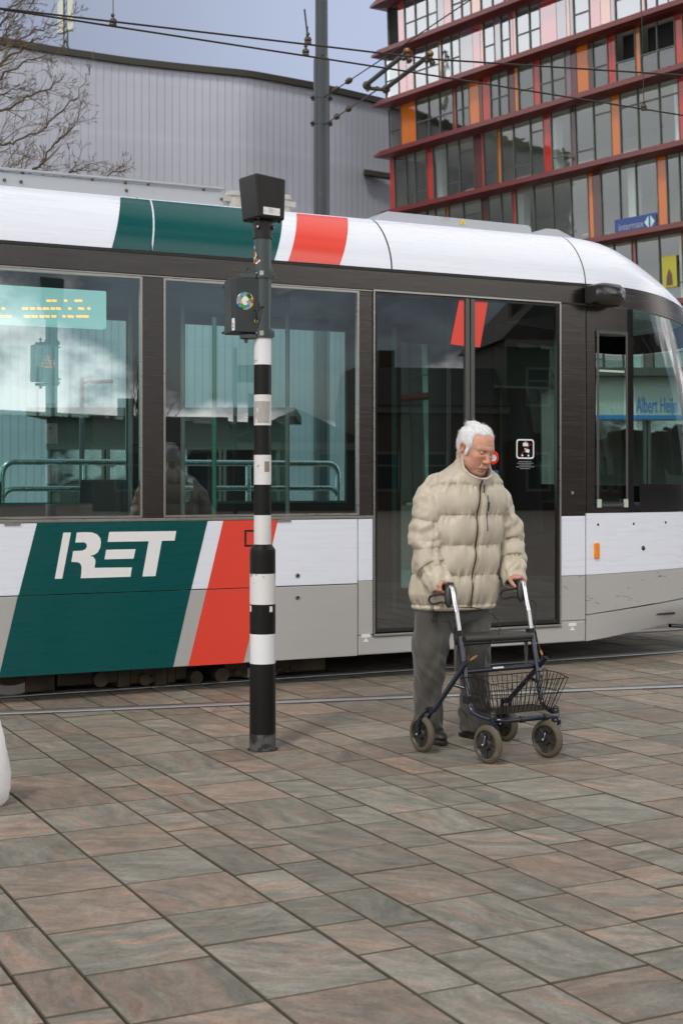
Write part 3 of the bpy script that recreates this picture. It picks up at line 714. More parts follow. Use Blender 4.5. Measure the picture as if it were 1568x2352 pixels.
# brow band above the glass and the white roof over it
fb_ = MB(); fb_.grid(lambda u, v: cab(u, zscr(u) + 0.012 + (zcant(u) - 0.018 - zscr(u)) * v), [cph(sA, 2.8) + (math.pi - cph(sA, 2.8)) * i / 44 for i in range(45)], [0, .5, 1]); fb_.build('cant_panel', M_brushed, tram)
gb = MB(); gb.grid(lambda u, v: cab(u, zcant(u) - 0.02 + 0.03 * v) + Vector((0, 0.006, 0)), [cph(sA, 2.8) + (math.pi - cph(sA, 2.8)) * i / 44 for i in range(45)], [0, 1]); gb.build('gutter', M_rubber, tram)
def ctop(ph, v):
    zc = zcant(ph); p = cab(ph, zc); y_, z_ = roof_profile(v); dz = z_ - ZR
    kk = min(1.0, math.sin(min(ph, math.pi - ph)))
    drop = 0.32 * kk ** 1.7
    sc_ = 1 - (y_ / 1.2)
    s_ = SC + (p.x - SC) * (1 - 0.52 * v ** 1.6 * kk); y = 1.2 + (p.y - 1.2) * sc_
    return (s_, y, zc + dz * (1 - drop / 0.40 * 0.75))
ct = MB(); ct.grid(ctop, [math.pi * i / 60 for i in range(61)], vv)
rim = [Vector(ctop(math.pi * i / 60, 1.0)) for i in range(61)]
ct.add([(SC, 1.2, rim[0].z + 0.02)] + rim, [(0, i, i + 1) for i in range(1, 61)], 0, True)
ct.build('roof_panel', M_white, tram)
# camera pod at the cab shoulder
s0, z0 = SZ(1340, 706); s1, z1 = SZ(1413, 656)
pod = MB(); zc = (z0 + z1) / 2; hz = (z1 - z0) / 2
prof = [(s0, 0.72), (s0 + 0.03, 0.85), (s0 + 0.09, 1.0), (s0 + 0.16, 1.0), (s1 - 0.07, 0.95), (s1 - 0.025, 0.72), (s1, 0.3), (s1 + 0.004, 0.02)]
nn_ = 18; vs = []
for (s_, k_) in prof:
    for i in range(nn_):
        a = 2 * math.pi * i / nn_; vs.append((s_, -0.085 + 0.10 * k_ * math.copysign(abs(math.cos(a)) ** .7, math.cos(a)), zc + hz * k_ * math.copysign(abs(math.sin(a)) ** .7, math.sin(a))))
pod.add(vs, [(i * nn_ + k_, i * nn_ + (k_ + 1) % nn_, (i + 1) * nn_ + (k_ + 1) % nn_, (i + 1) * nn_ + k_) for i in range(len(prof) - 1) for k_ in range(nn_)], 0, True)
pod.add(vs[:nn_], [list(range(nn_ - 1, -1, -1))], 1)
pod.build('mirror_pod', [mat('pod_black', (0.02, 0.018, 0.016), 0.22, var=0.2, coat=0.3), M_under], tram)
cp = MB(); a = SZ(1520, 1440, 0.6); cp.tube([(a[0], 0.5, a[1] + 0.02), (a[0] + 0.22, 0.58, a[1] - 0.005)], 0.016, 8); cp.build('step_bar', M_black, tram)
# inside the cab: console, driver's seat, a blind
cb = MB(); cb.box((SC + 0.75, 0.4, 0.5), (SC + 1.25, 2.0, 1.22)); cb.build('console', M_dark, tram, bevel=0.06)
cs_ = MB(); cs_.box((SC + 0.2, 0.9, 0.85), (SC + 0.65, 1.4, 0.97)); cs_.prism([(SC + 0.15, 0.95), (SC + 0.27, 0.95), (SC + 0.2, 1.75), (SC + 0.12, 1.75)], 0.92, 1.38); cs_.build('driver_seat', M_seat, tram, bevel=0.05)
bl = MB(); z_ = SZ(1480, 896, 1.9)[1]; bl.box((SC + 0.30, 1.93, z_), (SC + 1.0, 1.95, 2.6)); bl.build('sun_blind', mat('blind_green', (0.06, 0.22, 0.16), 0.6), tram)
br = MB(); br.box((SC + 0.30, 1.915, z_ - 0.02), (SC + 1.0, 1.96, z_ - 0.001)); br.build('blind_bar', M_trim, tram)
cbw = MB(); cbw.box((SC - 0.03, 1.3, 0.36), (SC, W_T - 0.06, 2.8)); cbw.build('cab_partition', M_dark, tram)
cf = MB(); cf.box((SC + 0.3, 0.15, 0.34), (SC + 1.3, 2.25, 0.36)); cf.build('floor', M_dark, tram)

# ------------------------------------------------------------------ striped signal post
PD = 7.49
def pz(y): return CAMH + (HY - y) / FPX * PD
post = empty('signal_post', (at(603, HY, PD).x, PD, 0), 0, 'black and white striped post with a dark tram signal box and hood on top', 'signal post')
M_pblack = mat('post_black', (0.008, 0.008, 0.0075), 0.36, spec=0.22, var=0.2, dirt=(0.10, 0.09, 0.075), dscale=16, dlo=0.66, dhi=0.72, rvar=0.08)
M_pwhite = mat('post_white', (0.72, 0.72, 0.74), 0.36, var=0.05, dirt=(0.06, 0.05, 0.04), dscale=26, dlo=0.69, dhi=0.72, rvar=0.06)
M_pworn = mat('post_white_worn', (0.66, 0.65, 0.64), 0.45, var=0.08, dirt=(0.15, 0.12, 0.085), dscale=15, dlo=0.58, dhi=0.66)
M_pgreen = mat('post_grey_green', (0.030, 0.046, 0.046), 0.34, var=0.12, dirt=(0.10, 0.11, 0.11), dscale=24, dlo=0.72, dhi=0.78, rvar=0.06)
M_pbase = mat('post_base_bare', (0.075, 0.075, 0.07), 0.6, var=0.3, dirt=(0.012, 0.012, 0.012), dscale=14, dlo=0.5, dhi=0.56)
rl_, ru = 0.0672, 0.0455
ys = [1722, 1684, 1523, 1455, 1387, 1317, 1262]
prof = [(rl_, -0.02)] + [(rl_ + (0.0015 if i == 0 else 0), pz(y)) for i, y in enumerate(ys[1:])]
mis = [4, 0, 1, 0, 2, 0]
prof[0] = (rl_ + 0.0015, -0.02)
tp = [(rl_, pz(1268)), (rl_ * 0.985, pz(1262)), (ru * 1.06, pz(1251)), (ru, pz(1250))]
prof = prof[:-1] + tp; mis = mis[:-1] + [0] * 4
up = [1183, 1113, 1045, 977, 907, 838, 775, 540]
prof += [(ru, pz(y)) for y in up]; mis += [2, 0, 2, 0, 1, 0, 1, 3][:0] + [2, 0, 2, 0, 2, 0, 1, 3]
sh = MB(); sh.lathe(prof, 40, mis=mis); sh.build('shaft', [M_pblack, M_pwhite, M_pworn, M_pgreen, M_pbase], post)
gr_ = MB(); gr_.lathe([(rl_, 0.0035), (rl_ + 0.012, 0.0033), (rl_ + 0.013, -0.01)], 40); gr_.build('base_gap_ring', mat('base_gap_dark', (0.02, 0.018, 0.013), 0.95, var=0.4), post)  # flat dark ring laid round the post foot in place of a gap
for y0, y1 in ((777, 757), (640, 620)):
    c_ = MB(); c_.lathe([(ru, pz(y0)), (ru + 0.0075, pz(y0)), (ru + 0.0075, pz(y1)), (ru, pz(y1))], 36); c_.box((-0.012, -0.058, (pz(y0) + pz(y1)) / 2 - 0.012), (0.008, -0.05, (pz(y0) + pz(y1)) / 2 + 0.012), 1)
    c_.ball((-0.028, -0.046, (pz(y0) + pz(y1)) / 2), 0.006, 10, 1); c_.box((0.035, -0.03, pz(y0) + 0.01), (0.060, 0.03, pz(y1) - 0.01))
    c_.build('clamp', [M_pgreen, M_trim], post)
slv = MB(); slv.lathe([(ru, pz(549)), (0.0520, pz(549)), (0.0520, pz(500)), (0.03, pz(499))], 36)
for a in (250, 340):
    d_ = Vector((math.cos(R(a)), math.sin(R(a)), 0)); slv.tube([d_ * 0.05 + Vector((0, 0, pz(524))), d_ * 0.062 + Vector((0, 0, pz(524)))], 0.010, 8); slv.tube([d_ * 0.06 + Vector((0, 0, pz(524))), d_ * 0.066 + Vector((0, 0, pz(524)))], 0.006, 8, 1)
slv.build('sleeve', [mat('hood_black', (0.012, 0.0105, 0.0085), 0.40, spec=0.3, var=0.3, vscale=14, bump=0.0008, bscale=120, dirt=(0.07, 0.065, 0.06), dscale=12, dlo=0.62, dhi=0.72), M_trim], post)
# hood on top: a box turned 36 degrees, its far face narrowing downwards
M_hood = MATS['hood_black']
MH = Matrix.Rotation(R(36), 4, 'Z')
hd = MB(); z0, z1 = pz(508), pz(408); hw = 0.089
poly = [(-hw + 0.035, z0), (hw, z0), (hw, z1 - 0.012), (-hw - 0.012, z1 + 0.006)]
vs = []
B0 = [(-hw + 0.014, -hw + 0.003), (hw - 0.005, -hw + 0.004), (hw - 0.005, hw - 0.004), (-hw + 0.014, hw - 0.004)]
T0 = [(-hw - 0.008, -hw), (hw, -hw), (hw, hw), (-hw - 0.008, hw)]
vs = [MH @ Vector((a, b_, z0)) for a, b_ in B0] + [MH @ Vector((a, b_, z1 - (0.010 if a > 0 else -0.002))) for a, b_ in T0]
hd.add(vs, [(0, 3, 2, 1), (4, 5, 6, 7), (0, 1, 5, 4), (1, 2, 6, 5), (2, 3, 7, 6), (3, 0, 4, 7)])
hood = hd.build('signal_head', M_hood, post, bevel=0.013, seg=3)
npl = MB(); npl.box((-0.052, -hw - 0.0025, z0 + 0.020), (0.048, -hw + 0.004, z0 + 0.058), M=MH); npl.build('nameplate', M_paper, hood)
for a in (-0.048, 0.043): npl2 = MB(); npl2.ball(MH @ Vector((a, -hw - 0.003, z0 + 0.037)), 0.0022, 6); npl2.build('screw', M_black, hood)
pr_ = MB()
for i, zz_ in enumerate((0.052, 0.047, 0.042, 0.037, 0.032)):
    pr_.box((-0.022 + 0.004 * (i % 2), -hw - 0.0032, z0 + zz_ - 0.0007), (0.010 + 0.012 * ((i * 7) % 3 - 1), -hw - 0.0026, z0 + zz_ + 0.0007), M=MH)
pr_.build('small_print', mat('print_grey', (0.3, 0.3, 0.3), 0.6), hood)
bl_ = MB()
for a, b_ in ((-0.07, -0.07), (0.02, -0.07), (0.07, -0.05), (0.07, 0.06)): bl_.ball(MH @ Vector((a, b_, z0 - 0.003)), 0.009, 10, sc=(1, 1, 0.7))
bl_.build('bolts', M_hood, hood)
# signal box on brackets: chamfered side, stickers, cable
MBX = Matrix.Translation((-0.095, 0.02, 0)) @ Matrix.Rotation(R(20), 4, 'Z')
z0, z1 = pz(766), pz(641); bxw, bxd = 0.088, 0.085
bxm = MB(); pl = [(-bxw + 0.012, -bxd), (bxw, -bxd), (bxw, bxd), (-bxw, bxd), (-bxw, -bxd + 0.03)]
bxm.add([MBX @ Vector((a, b_, z0)) for a, b_ in pl] + [MBX @ Vector((a, b_, z1)) for a, b_ in pl], [(4, 3, 2, 1, 0), (5, 6, 7, 8, 9)] + [(i, (i + 1) % 5, 5 + (i + 1) % 5, 5 + i) for i in range(5)])
M_bx = mat('signal_box_green', (0.020, 0.027, 0.026), 0.42, var=0.15, vscale=20, bump=0.0004, bscale=260)
box_ = bxm.build('signal_box', M_bx, post, bevel=0.005)
fl = MB(); fl.box((-bxw + 0.0, bxd, z0 + 0.01), (bxw + 0.0, bxd + 0.05, z0 + 0.02), M=MBX); fl.box((-bxw + 0.01, bxd, z1 - 0.03), (bxw - 0.01, bxd + 0.07, z1 - 0.02), M=MBX); fl.build('visor', M_hood, box_)
# its lit face looks at the tram: an orange outline of a tram in dots, seen mirrored in the window
led = MB()
ol = [(-0.05, 0.11), (-0.05, 0.16), (0.05, 0.16), (0.05, 0.11), (-0.05, 0.11), (-0.05, 0.135), (0.05, 0.135), (0.0, 0.165), (0.015, 0.19), (-0.015, 0.19), (0.0, 0.165), (0.03, 0.10), (0.03, 0.11), (-0.03, 0.10)]
for (a, b_), (c_, d_) in zip(ol, ol[1:]):
    L_ = math.hypot(c_ - a, d_ - b_); k_ = max(1, int(L_ / 0.009))
    for i in range(k_): led.ball(MBX @ Vector((a + (c_ - a) * i / k_, bxd + 0.004, z0 + b_ + (d_ - b_) * i / k_)), 0.0028, 6)
led.build('led_symbol', M_led, box_)
def disc_pts(cx_, cz_, r, k=32): return [(cx_ + r * math.cos(2 * math.pi * i / k), cz_ + r * math.sin(2 * math.pi * i / k)) for i in range(k)]
fnb = lambda u, v, d: MBX @ Vector((u, d, v))
stm = bpy.data.materials.new('collage_sticker'); stm.use_nodes = True; stm.node_tree.nodes.clear(); n = NT(stm.node_tree)
co = n.n('ShaderNodeTexCoord').outputs['Object']
vo = n.n('ShaderNodeTexVoronoi', ins={'Vector': co, 'Scale': 46.0}); hs = n.n('ShaderNodeSeparateColor', mode='HSV', ins={0: vo.outputs['Color']})
rp_ = n.n('ShaderNodeValToRGB', ins={0: hs.outputs[0]}); cr = rp_.color_ramp; cr.interpolation = 'CONSTANT'
for i, cc in enumerate(((0.7, 0.4, 0.02), (0.05, 0.3, 0.04), (0.02, 0.25, 0.55), (0.75, 0.76, 0.78), (0.45, 0.03, 0.03), (0.25, 0.5, 0.65), (0.3, 0.3, 0.3), (0.02, 0.02, 0.03))):
    e_ = cr.elements[0] if i == 0 else cr.elements.new(i / 8); e_.position = i / 8; e_.color = cc + (1,)
b = n.n('ShaderNodeBsdfPrincipled', ins={'Base Color': rp_.outputs[0], 'Roughness': 0.35}); n.n('ShaderNodeOutputMaterial', ins={0: b.outputs[0]})
scx, scz = -0.022, pz(694)
st = MB(); st.prism(disc_pts(scx, scz, 0.0455), -bxd - 0.0012, -bxd + 0.002, 0, fnb)
wc = [(scx + 0.018 * math.cos(R(a)), scz + 0.023 * math.sin(R(a))) for a in range(40, 325, 12)] + [(scx + 0.004, scz - 0.003), (scx + 0.02, scz + 0.004)]
st.prism(wc, -bxd - 0.002, -bxd - 0.0013, 1, fnb); st.build('sticker', [stm, M_paper], box_)
# numbered plate on the chamfer
ca_, cb_ = Vector((-bxw, -bxd + 0.03, 0)), Vector((-bxw + 0.012, -bxd, 0)); cd = (cb_ - ca_).normalized(); cn = Vector((cd.y, -cd.x, 0))
MN = MBX @ Matrix(((cd.x, cn.x, 0, ca_.x), (cd.y, cn.y, 0, ca_.y), (0, 0, 1, 0), (0, 0, 0, 1)))
npm = MB(); npm.box((0.008, -0.0002, pz(762)), (0.030, 0.0016, pz(734)), M=MN); npm.build('number_plate', M_paper, box_)
MT = MN @ Matrix.Translation((0.0125, 0.0024, pz(756))) @ Matrix.Rotation(R(90), 4, 'X')
text_mesh('number', '2', 0.036, M_black, box_, MT, 0.0004, 'LEFT', 0.62)
cbm = MB(); cp_ = [MBX @ Vector(p) for p in ((0.035, -bxd - 0.004, pz(740)), (0.034, -bxd - 0.02, pz(736)), (0.03, -bxd - 0.03, pz(724)), (0.036, -bxd - 0.03, pz(714)), (0.055, -bxd - 0.02, pz(708)), (0.078, -bxd - 0.006, pz(706)))]
cbm.tube(cp_, 0.0045, 8); cbm.build('cable', M_rubber, box_)
gn = MB(); gn.lathe([(0.0115, -0.001), (0.0115, 0.005), (0.005, 0.006)], 6, M=Matrix.Translation(MBX @ Vector((0.035, -bxd, pz(740)))) @ MBX.to_3x3().to_4x4() @ Matrix.Rotation(R(90), 4, 'X'), smooth=False); gn.build('cable_gland', mat('brass', (0.35, 0.26, 0.10), 0.35, 0.8), box_)
gb_ = MB(); gb_.box((-0.02, -0.054, pz(714)), (-0.048, -0.04, pz(696))); gb_.build('cable_gland', M_rubber, post)
for y0, y1, up_ in ((641, 630, 1), (776, 766, 0)):
    k_ = MB(); k_.prism([(-0.115, -0.06), (-0.03, -0.05), (-0.03, 0.03), (-0.115, 0.02)], pz(y0) - (0.0 if up_ else 0.006), pz(y0) + (0.006 if up_ else 0.0) + (0.018 if up_ else 0.014), 0, lambda u, v, d: (u, v, d))
    k_.tube([(-0.085, -0.03, pz(y0) - 0.03), (-0.085, -0.03, pz(y1) + 0.035)], 0.006, 8); k_.tube([(-0.085, -0.03, pz(y1) + (0.018 if up_ else -0.045)), (-0.085, -0.03, pz(y1) + (0.03 if up_ else -0.03))], 0.011, 6)
    k_.build('bracket', M_pgreen, post, bevel=0.002)
# stickers on the shaft
def wrap_patch(name, mt, a0, a1, z0, z1, r, parent=post, cut=None):
    k_ = MB(); k_.grid(lambda u, v: (r * math.cos(R(u)), r * math.sin(R(u)), v), [a0 + (a1 - a0) * i / 8 for i in range(9)], [z0, z1]); return k_.build(name, mt, parent)
gm = MB(); r_ = ru + 0.0008
def gp_(a, z): return (r_ * math.cos(R(a)), r_ * math.sin(R(a)), z)
tri = lambda pts, mi, rr_=0.0: gm.add([((r_ + rr_) * math.cos(R(a)), (r_ + rr_) * math.sin(R(a)), z) for a, z in pts], [list(range(len(pts)))], mi)
za, zb_ = pz(560), pz(611)
tri([(190, pz(598)), (205, za), (232, pz(580)), (262, pz(601)), (255, pz(604)), (215, pz(609)), (190, pz(612))], 0)
tri([(192, pz(590)), (222, pz(579)), (240, pz(588)), (262, pz(601)), (255, pz(603)), (222, pz(607)), (196, pz(604))], 1, 0.0004)
tri([(210, pz(597)), (232, pz(586)), (246, pz(596)), (228, pz(604)), (215, pz(604))], 0, 0.0008)
tri([(210, pz(594)), (231, pz(584)), (233, pz(588)), (213, pz(598))], 2, 0.0012); tri([(222, pz(606)), (254, pz(598)), (258, pz(602)), (228, pz(609))], 2, 0.0012); tri([(226, pz(600)), (240, pz(594)), (240, pz(599)), (230, pz(602))], 3, 0.0012)
tri([(203, pz(566)), (207, pz(563)), (216, pz(572)), (207, pz(572))], 2, 0.0004); tri([(200, pz(584)), (210, pz(577)), (214, pz(581)), (204, pz(587))], 3, 0.0006)
gm.build('sticker', [M_black, mat('sticker_orange', (0.7, 0.28, 0.01), 0.4), M_paper, M_redbtn], post)
wrap_patch('paper_sticker', mat('torn_sticker', (0.36, 0.345, 0.32), 0.6, var=0.25, vscale=30, stretch=(3, 3, 0.6), dirt=(0.70, 0.70, 0.71), dscale=14, dlo=0.60, dhi=0.62), 205, 330, pz(972), pz(922), ru + 0.0006)
wrap_patch('paper_sticker', mat('torn_sticker2', (0.24, 0.20, 0.15), 0.7, var=0.4, vscale=60), 285, 322, pz(1084), pz(1060), ru + 0.0006)
wrap_patch('paper_sticker', mat('pale_sticker', (0.69, 0.69, 0.71), 0.5, var=0.05), 185, 245, pz(837), pz(812), ru + 0.0005)
wrap_patch('paper_sticker', M_paper, 196, 214, pz(1404), pz(1390), rl_ + 0.0006); wrap_patch('paper_sticker', M_paper, 305, 322, pz(1404), pz(1391), rl_ + 0.0006)
for k_, ch in enumerate('ET'):
    a = 203 + k_ * 17; th_ = R(a + 6)
    MTx = Matrix.Translation(((ru + 0.001) * math.cos(R(a)), (ru + 0.001) * math.sin(R(a)), pz(834))) @ Matrix.Rotation(R(a + 6) + math.pi / 2, 4, 'Z') @ Matrix.Rotation(R(90), 4, 'X')
    text_mesh('lettering', ch, 0.021, M_black, post, MTx, 0.0002)

# ------------------------------------------------------------------ overhead line mast, wires, arms
CD = 20.0
M_mast = mat('mast_dark_steel', (0.030, 0.036, 0.040), 0.30, 0.2, var=0.3, vscale=5, stretch=(1, 1, 0.4), bump=0.0015, bscale=60, dirt=(0.14, 0.15, 0.16), dscale=14, dlo=0.66, dhi=0.74, rvar=0.06)
def cz(y): return CAMH + (HY - y) / FPX * CD
mp = at(738, HY, CD)
mast = empty('overhead_line_mast', (mp.x, CD, 0), 0, 'dark steel overhead line mast rising behind the tram with two cable clamps', 'mast')
k_ = MB(); k_.lathe([(0.15, 0.0), (0.15, 0.25), (0.115, 0.3), (0.110, cz(140)), (0.106, cz(134)), (0.088, cz(129)), (0.086, cz(-220)), (0.0, cz(-221))], 36); k_.build('shaft', M_mast, mast)
for y in (224, 283):
    k_ = MB(); z_ = cz(y); k_.lathe([(0.108, z_ - 0.02), (0.118, z_ - 0.02), (0.118, z_ + 0.02), (0.108, z_ + 0.02)], 30)
    for sx in (-1, 1): k_.box((sx * 0.11 - 0.03, -0.03, z_ - 0.035), (sx * 0.11 + 0.04, 0.03, z_ + 0.03)); k_.ball((sx * 0.135, -0.03, z_), 0.025, 8)
    k_.build('clamp', M_mast, mast, bevel=0.004)
M_wire = mat('wire_dark', (0.030, 0.024, 0.018), 0.45, 0.4, var=0.1)
M_fit = mat('clamp_bronze', (0.085, 0.07, 0.048), 0.4, 0.7, var=0.3, vscale=30)
def wire_depth(x, y, z=5.3): return (z - CAMH) * FPX / (HY - y)
def sag(pts, k=14, s=0.0):
    o = []
    for a, b_ in zip(pts, pts[1:]):
        for i in range(k): t = i / k; o.append(a.lerp(b_, t) - Vector((0, 0, s * 4 * t * (1 - t))))
    return o + [pts[-1]]
def wp(x, y, z=5.3): return at(x, y, wire_depth(x, y, z))
A = [wp(-700, -60), wp(0, 18), wp(570, 85), wp(994, 135), wp(1568, 172), wp(2300, 222)]
B_ = [wp(-700, -88), wp(0, 19.5), wp(934, 163), wp(1568, 264), wp(2300, 380)]
for W_, lab in ((A, 'upper thin black contact wire crossing above the tram roof'), (B_, 'lower black contact wire sloping across the picture above the tram')):
    k_ = MB(); k_.tube(sag(W_, 6), 0.0085, 6); o = k_.build('contact_wire', M_wire); o['label'] = lab; o['category'] = 'wire'; o['group'] = 'tram contact wires'
# droppers that hang the wires
def dropper(x0, y0, x1, y1, lab, r=0.004):
    b0 = wp(x1, y1); t0 = at(x0, y0, b0.y); e = empty('wire_dropper', b0, 0, lab, 'dropper', 'droppers holding the contact wires')
    k_ = MB(); k_.tube([(0, 0, 0.02), t0 - b0], r, 6); k_.build('rod', M_wire, e)
    k_ = MB(); k_.ball((0, 0, 0.02), 0.035, 8, sc=(1, 1, 0.8)); k_.tube([(-0.03, -0.02, -0.015), (0.03, -0.02, -0.015)], 0.016, 8); k_.ball((0.0, -0.03, 0.06), 0.018, 8); k_.build('clamp', M_fit, e)
dropper(259.5, -40, 260, 53, 'thin dropper wire with clamp hanging in the sky above the hall roof')
dropper(1472, -20, 1478, 248, 'thin dropper wire with pale clamp in front of the red office building')
dropper(699, 20, 707, 95, 'bent dropper rod on the upper wire left of the dark mast', 0.008)
dropper(706, 60, 702, 122, 'short dropper on the lower wire left of the dark mast', 0.008)
# steady arms hung between span wires
def span(name, pts, lab, beads):
    e = empty(name, pts[0], 0, lab, 'span wire'); k_ = MB(); q = [p - pts[0] for p in pts]; k_.tube(q, 0.008, 6); k_.build('cable', M_wire, e)
    for (i, t) in beads:
        c_ = q[i].lerp(q[i + 1], t); d_ = (q[i + 1] - q[i]).normalized(); k_ = MB()
        for j, r_ in ((-2.2, .02), (-1.2, .038), (-0.4, .030), (0.4, .042), (1.2, .034), (2.2, .02)): k_.ball(c_ + d_ * j * 0.045, r_, 8)
        k_.build('insulator', M_fit, e)
Dm = 14.2
up_end = at(1085, -5, 15.5)
span('span_wire', [at(746, 221, CD - 0.1), at(887, 128, 17.6), up_end, at(1330, -170, 14.0)], 'upper insulated span wire running from the mast towards the red building', [(0, .2), (0, .42)])
aend = at(868, 204, 14.6)
span('span_wire', [at(746, 285, CD - 0.1), aend], 'lower insulated span wire from the mast to the twin steady arms', [(0, .28), (0, .52)])
for x0, y0, x1, y1, lab in ((842, 193, 934, 119, 'left tubular steady arm with orange end fitting holding the upper wire'), (886, 202, 987, 125, 'right tubular steady arm with orange end fitting holding the upper wire')):
    p0 = at(x0, y0, 14.6); p1 = at(x1, y1, 13.3); e = empty('steady_arm', p0, 0, lab, 'steady arm', 'twin steady arms')
    k_ = MB(); k_.tube([(0, 0, 0), p1 - p0], 0.024, 10); k_.build('tube', mat('arm_grey', (0.045, 0.048, 0.044), 0.4, 0.4, var=0.2), e)
    k_ = MB(); q = p1 - p0; k_.ball(q + Vector((0, 0, 0.01)), 0.036, 10); k_.ball(q + Vector((0.025, -0.01, -0.075)), 0.026, 10); k_.ball(q + Vector((-0.03, -0.01, -0.06)), 0.024, 10); k_.tube([q + Vector((0, 0, 0)), q + Vector((0.02, 0, -0.1))], 0.02, 8); k_.ball((0, 0, -0.01), 0.045, 10); k_.tube([(0, 0, 0), (0.01, 0, -0.07)], 0.016, 8); k_.build('clamp', M_fit, e)
    k_ = MB(); k_.ball(q + Vector((0.0, -0.03, 0.012)), 0.018, 8); k_.build('end_cap', mat('cap_orange', (0.5, 0.22, 0.02), 0.4), e)
e0, e1 = at(838, 201, 14.6), at(894, 206, 14.6)
k_ = MB(); k_.tube([e0, e1], 0.02, 8); k_.tube([at(866, 198, 14.6), at(866, 206, 14.6)], 0.016, 8); o = k_.build('yoke', M_fit); o['label'] = 'short bronze yoke joining the lower ends of the twin steady arms'; o['category'] = 'yoke'

# ------------------------------------------------------------------ bare tree at the left
M_bark = mat('bark', (0.085, 0.066, 0.036), 0.85, var=0.4, vscale=2)
M_twig = mat('twig_bark', (0.125, 0.090, 0.045), 0.8, var=0.3, vscale=2)
TD = 24.0
def bare_tree(name, loc, limbs, trunk, lab, twig_seed, depth=3, rbase=0.06, group=None, dens=1.0):
    rd = random.Random(twig_seed)
    e = empty(name, loc, 0, lab, 'tree', group)
    k_ = MB(); k_.tube([Vector(p) for p in trunk[0]], trunk[1], 12); k_.build('trunk', M_bark, e)
    cr_ = MB()
    def grow(p, d, L, r, lev):
        seg = max(2, int(L / 0.14)); pts = [p]; rr = [r]; d = d.normalized()
        for i in range(seg):
            d = (d + Vector((rd.gauss(0, .13), rd.gauss(0, .13), rd.gauss(0.035, .11)))).normalized()
            pts.append(pts[-1] + d * (L / seg)); rr.append(max(0.0028, r * (1 - 0.85 * (i + 1) / seg)))
        cr_.tube(pts, rr, 5 if r > 0.012 else 4 if lev < 2 else 3, 0 if r > 0.014 else 1, caps=False)
        if lev >= depth: return
        side = 1
        nchild = int((3.0 + L * 3.0) * dens)
        for j in range(nchild):
            t = rd.uniform(0.22, 0.97); i = min(seg - 1, int(t * seg)); ax = (pts[i + 1] - pts[i]).normalized()
            sd_ = ax.cross(Vector((rd.gauss(0, 1), rd.gauss(0, 1.0), rd.gauss(0, 1)))).normalized()
            nd = (ax * rd.uniform(0.7, 1.1) + sd_ * rd.uniform(0.5, 0.9) + Vector((0, 0, 0.12))).normalized()
            grow(pts[i].lerp(pts[i + 1], t * seg - i), nd, L * rd.uniform(0.25, 0.5) * (1.15 - 0.5 * t), max(0.0034, rr[i] * rd.uniform(0.42, 0.6)), lev + 1)
    for pts, r0 in limbs:
        pts = [Vector(p) for p in pts]; fine_ = []
        for a, b_ in zip(pts, pts[1:]):
            for i in range(4): fine_.append(a.lerp(b_, i / 4) + Vector((rd.gauss(0, .012), rd.gauss(0, .05), rd.gauss(0, .012))))
        fine_.append(pts[-1]); m_ = len(fine_)
        rr = [max(0.005, 0.62 * r0 * (1 - 0.85 * i / (m_ - 1))) for i in range(m_)]
        cr_.tube(fine_, rr, 7, 0, caps=False)
        tot = sum((b_ - a).length for a, b_ in zip(fine_, fine_[1:]))
        for j in range(int(tot * 6.5 * dens)):
            t = rd.uniform(0.08, 0.99); i = min(m_ - 2, int(t * (m_ - 1))); ax = (fine_[i + 1] - fine_[i]).normalized()
            sd_ = ax.cross(Vector((rd.gauss(0, .5), rd.gauss(0, 1), rd.gauss(0, .5)))).normalized()
            nd = (ax * rd.uniform(0.8, 1.2) + sd_ * rd.uniform(0.45, 0.85) + Vector((0.05, 0, 0.12))).normalized()
            grow(fine_[i], nd, rd.uniform(0.3, 0.85) * (1.2 - 0.7 * t), max(0.0048, rr[i] * 0.5), 1)
    cr_.build('crown', [M_bark, M_twig], e)
    return e
tb = at(-190, HY, TD); base = Vector((tb.x, TD, 0))
def tl(pts, dd=0.0): return [at(px, py, TD + dd + 0.2 * math.sin(i * 1.7)) - base for i, (px, py) in enumerate(pts)]
def cr2(*p): return [(a * 0.2563, b_ * 0.2563) for a, b_ in p]
root = [(-185, 420)]
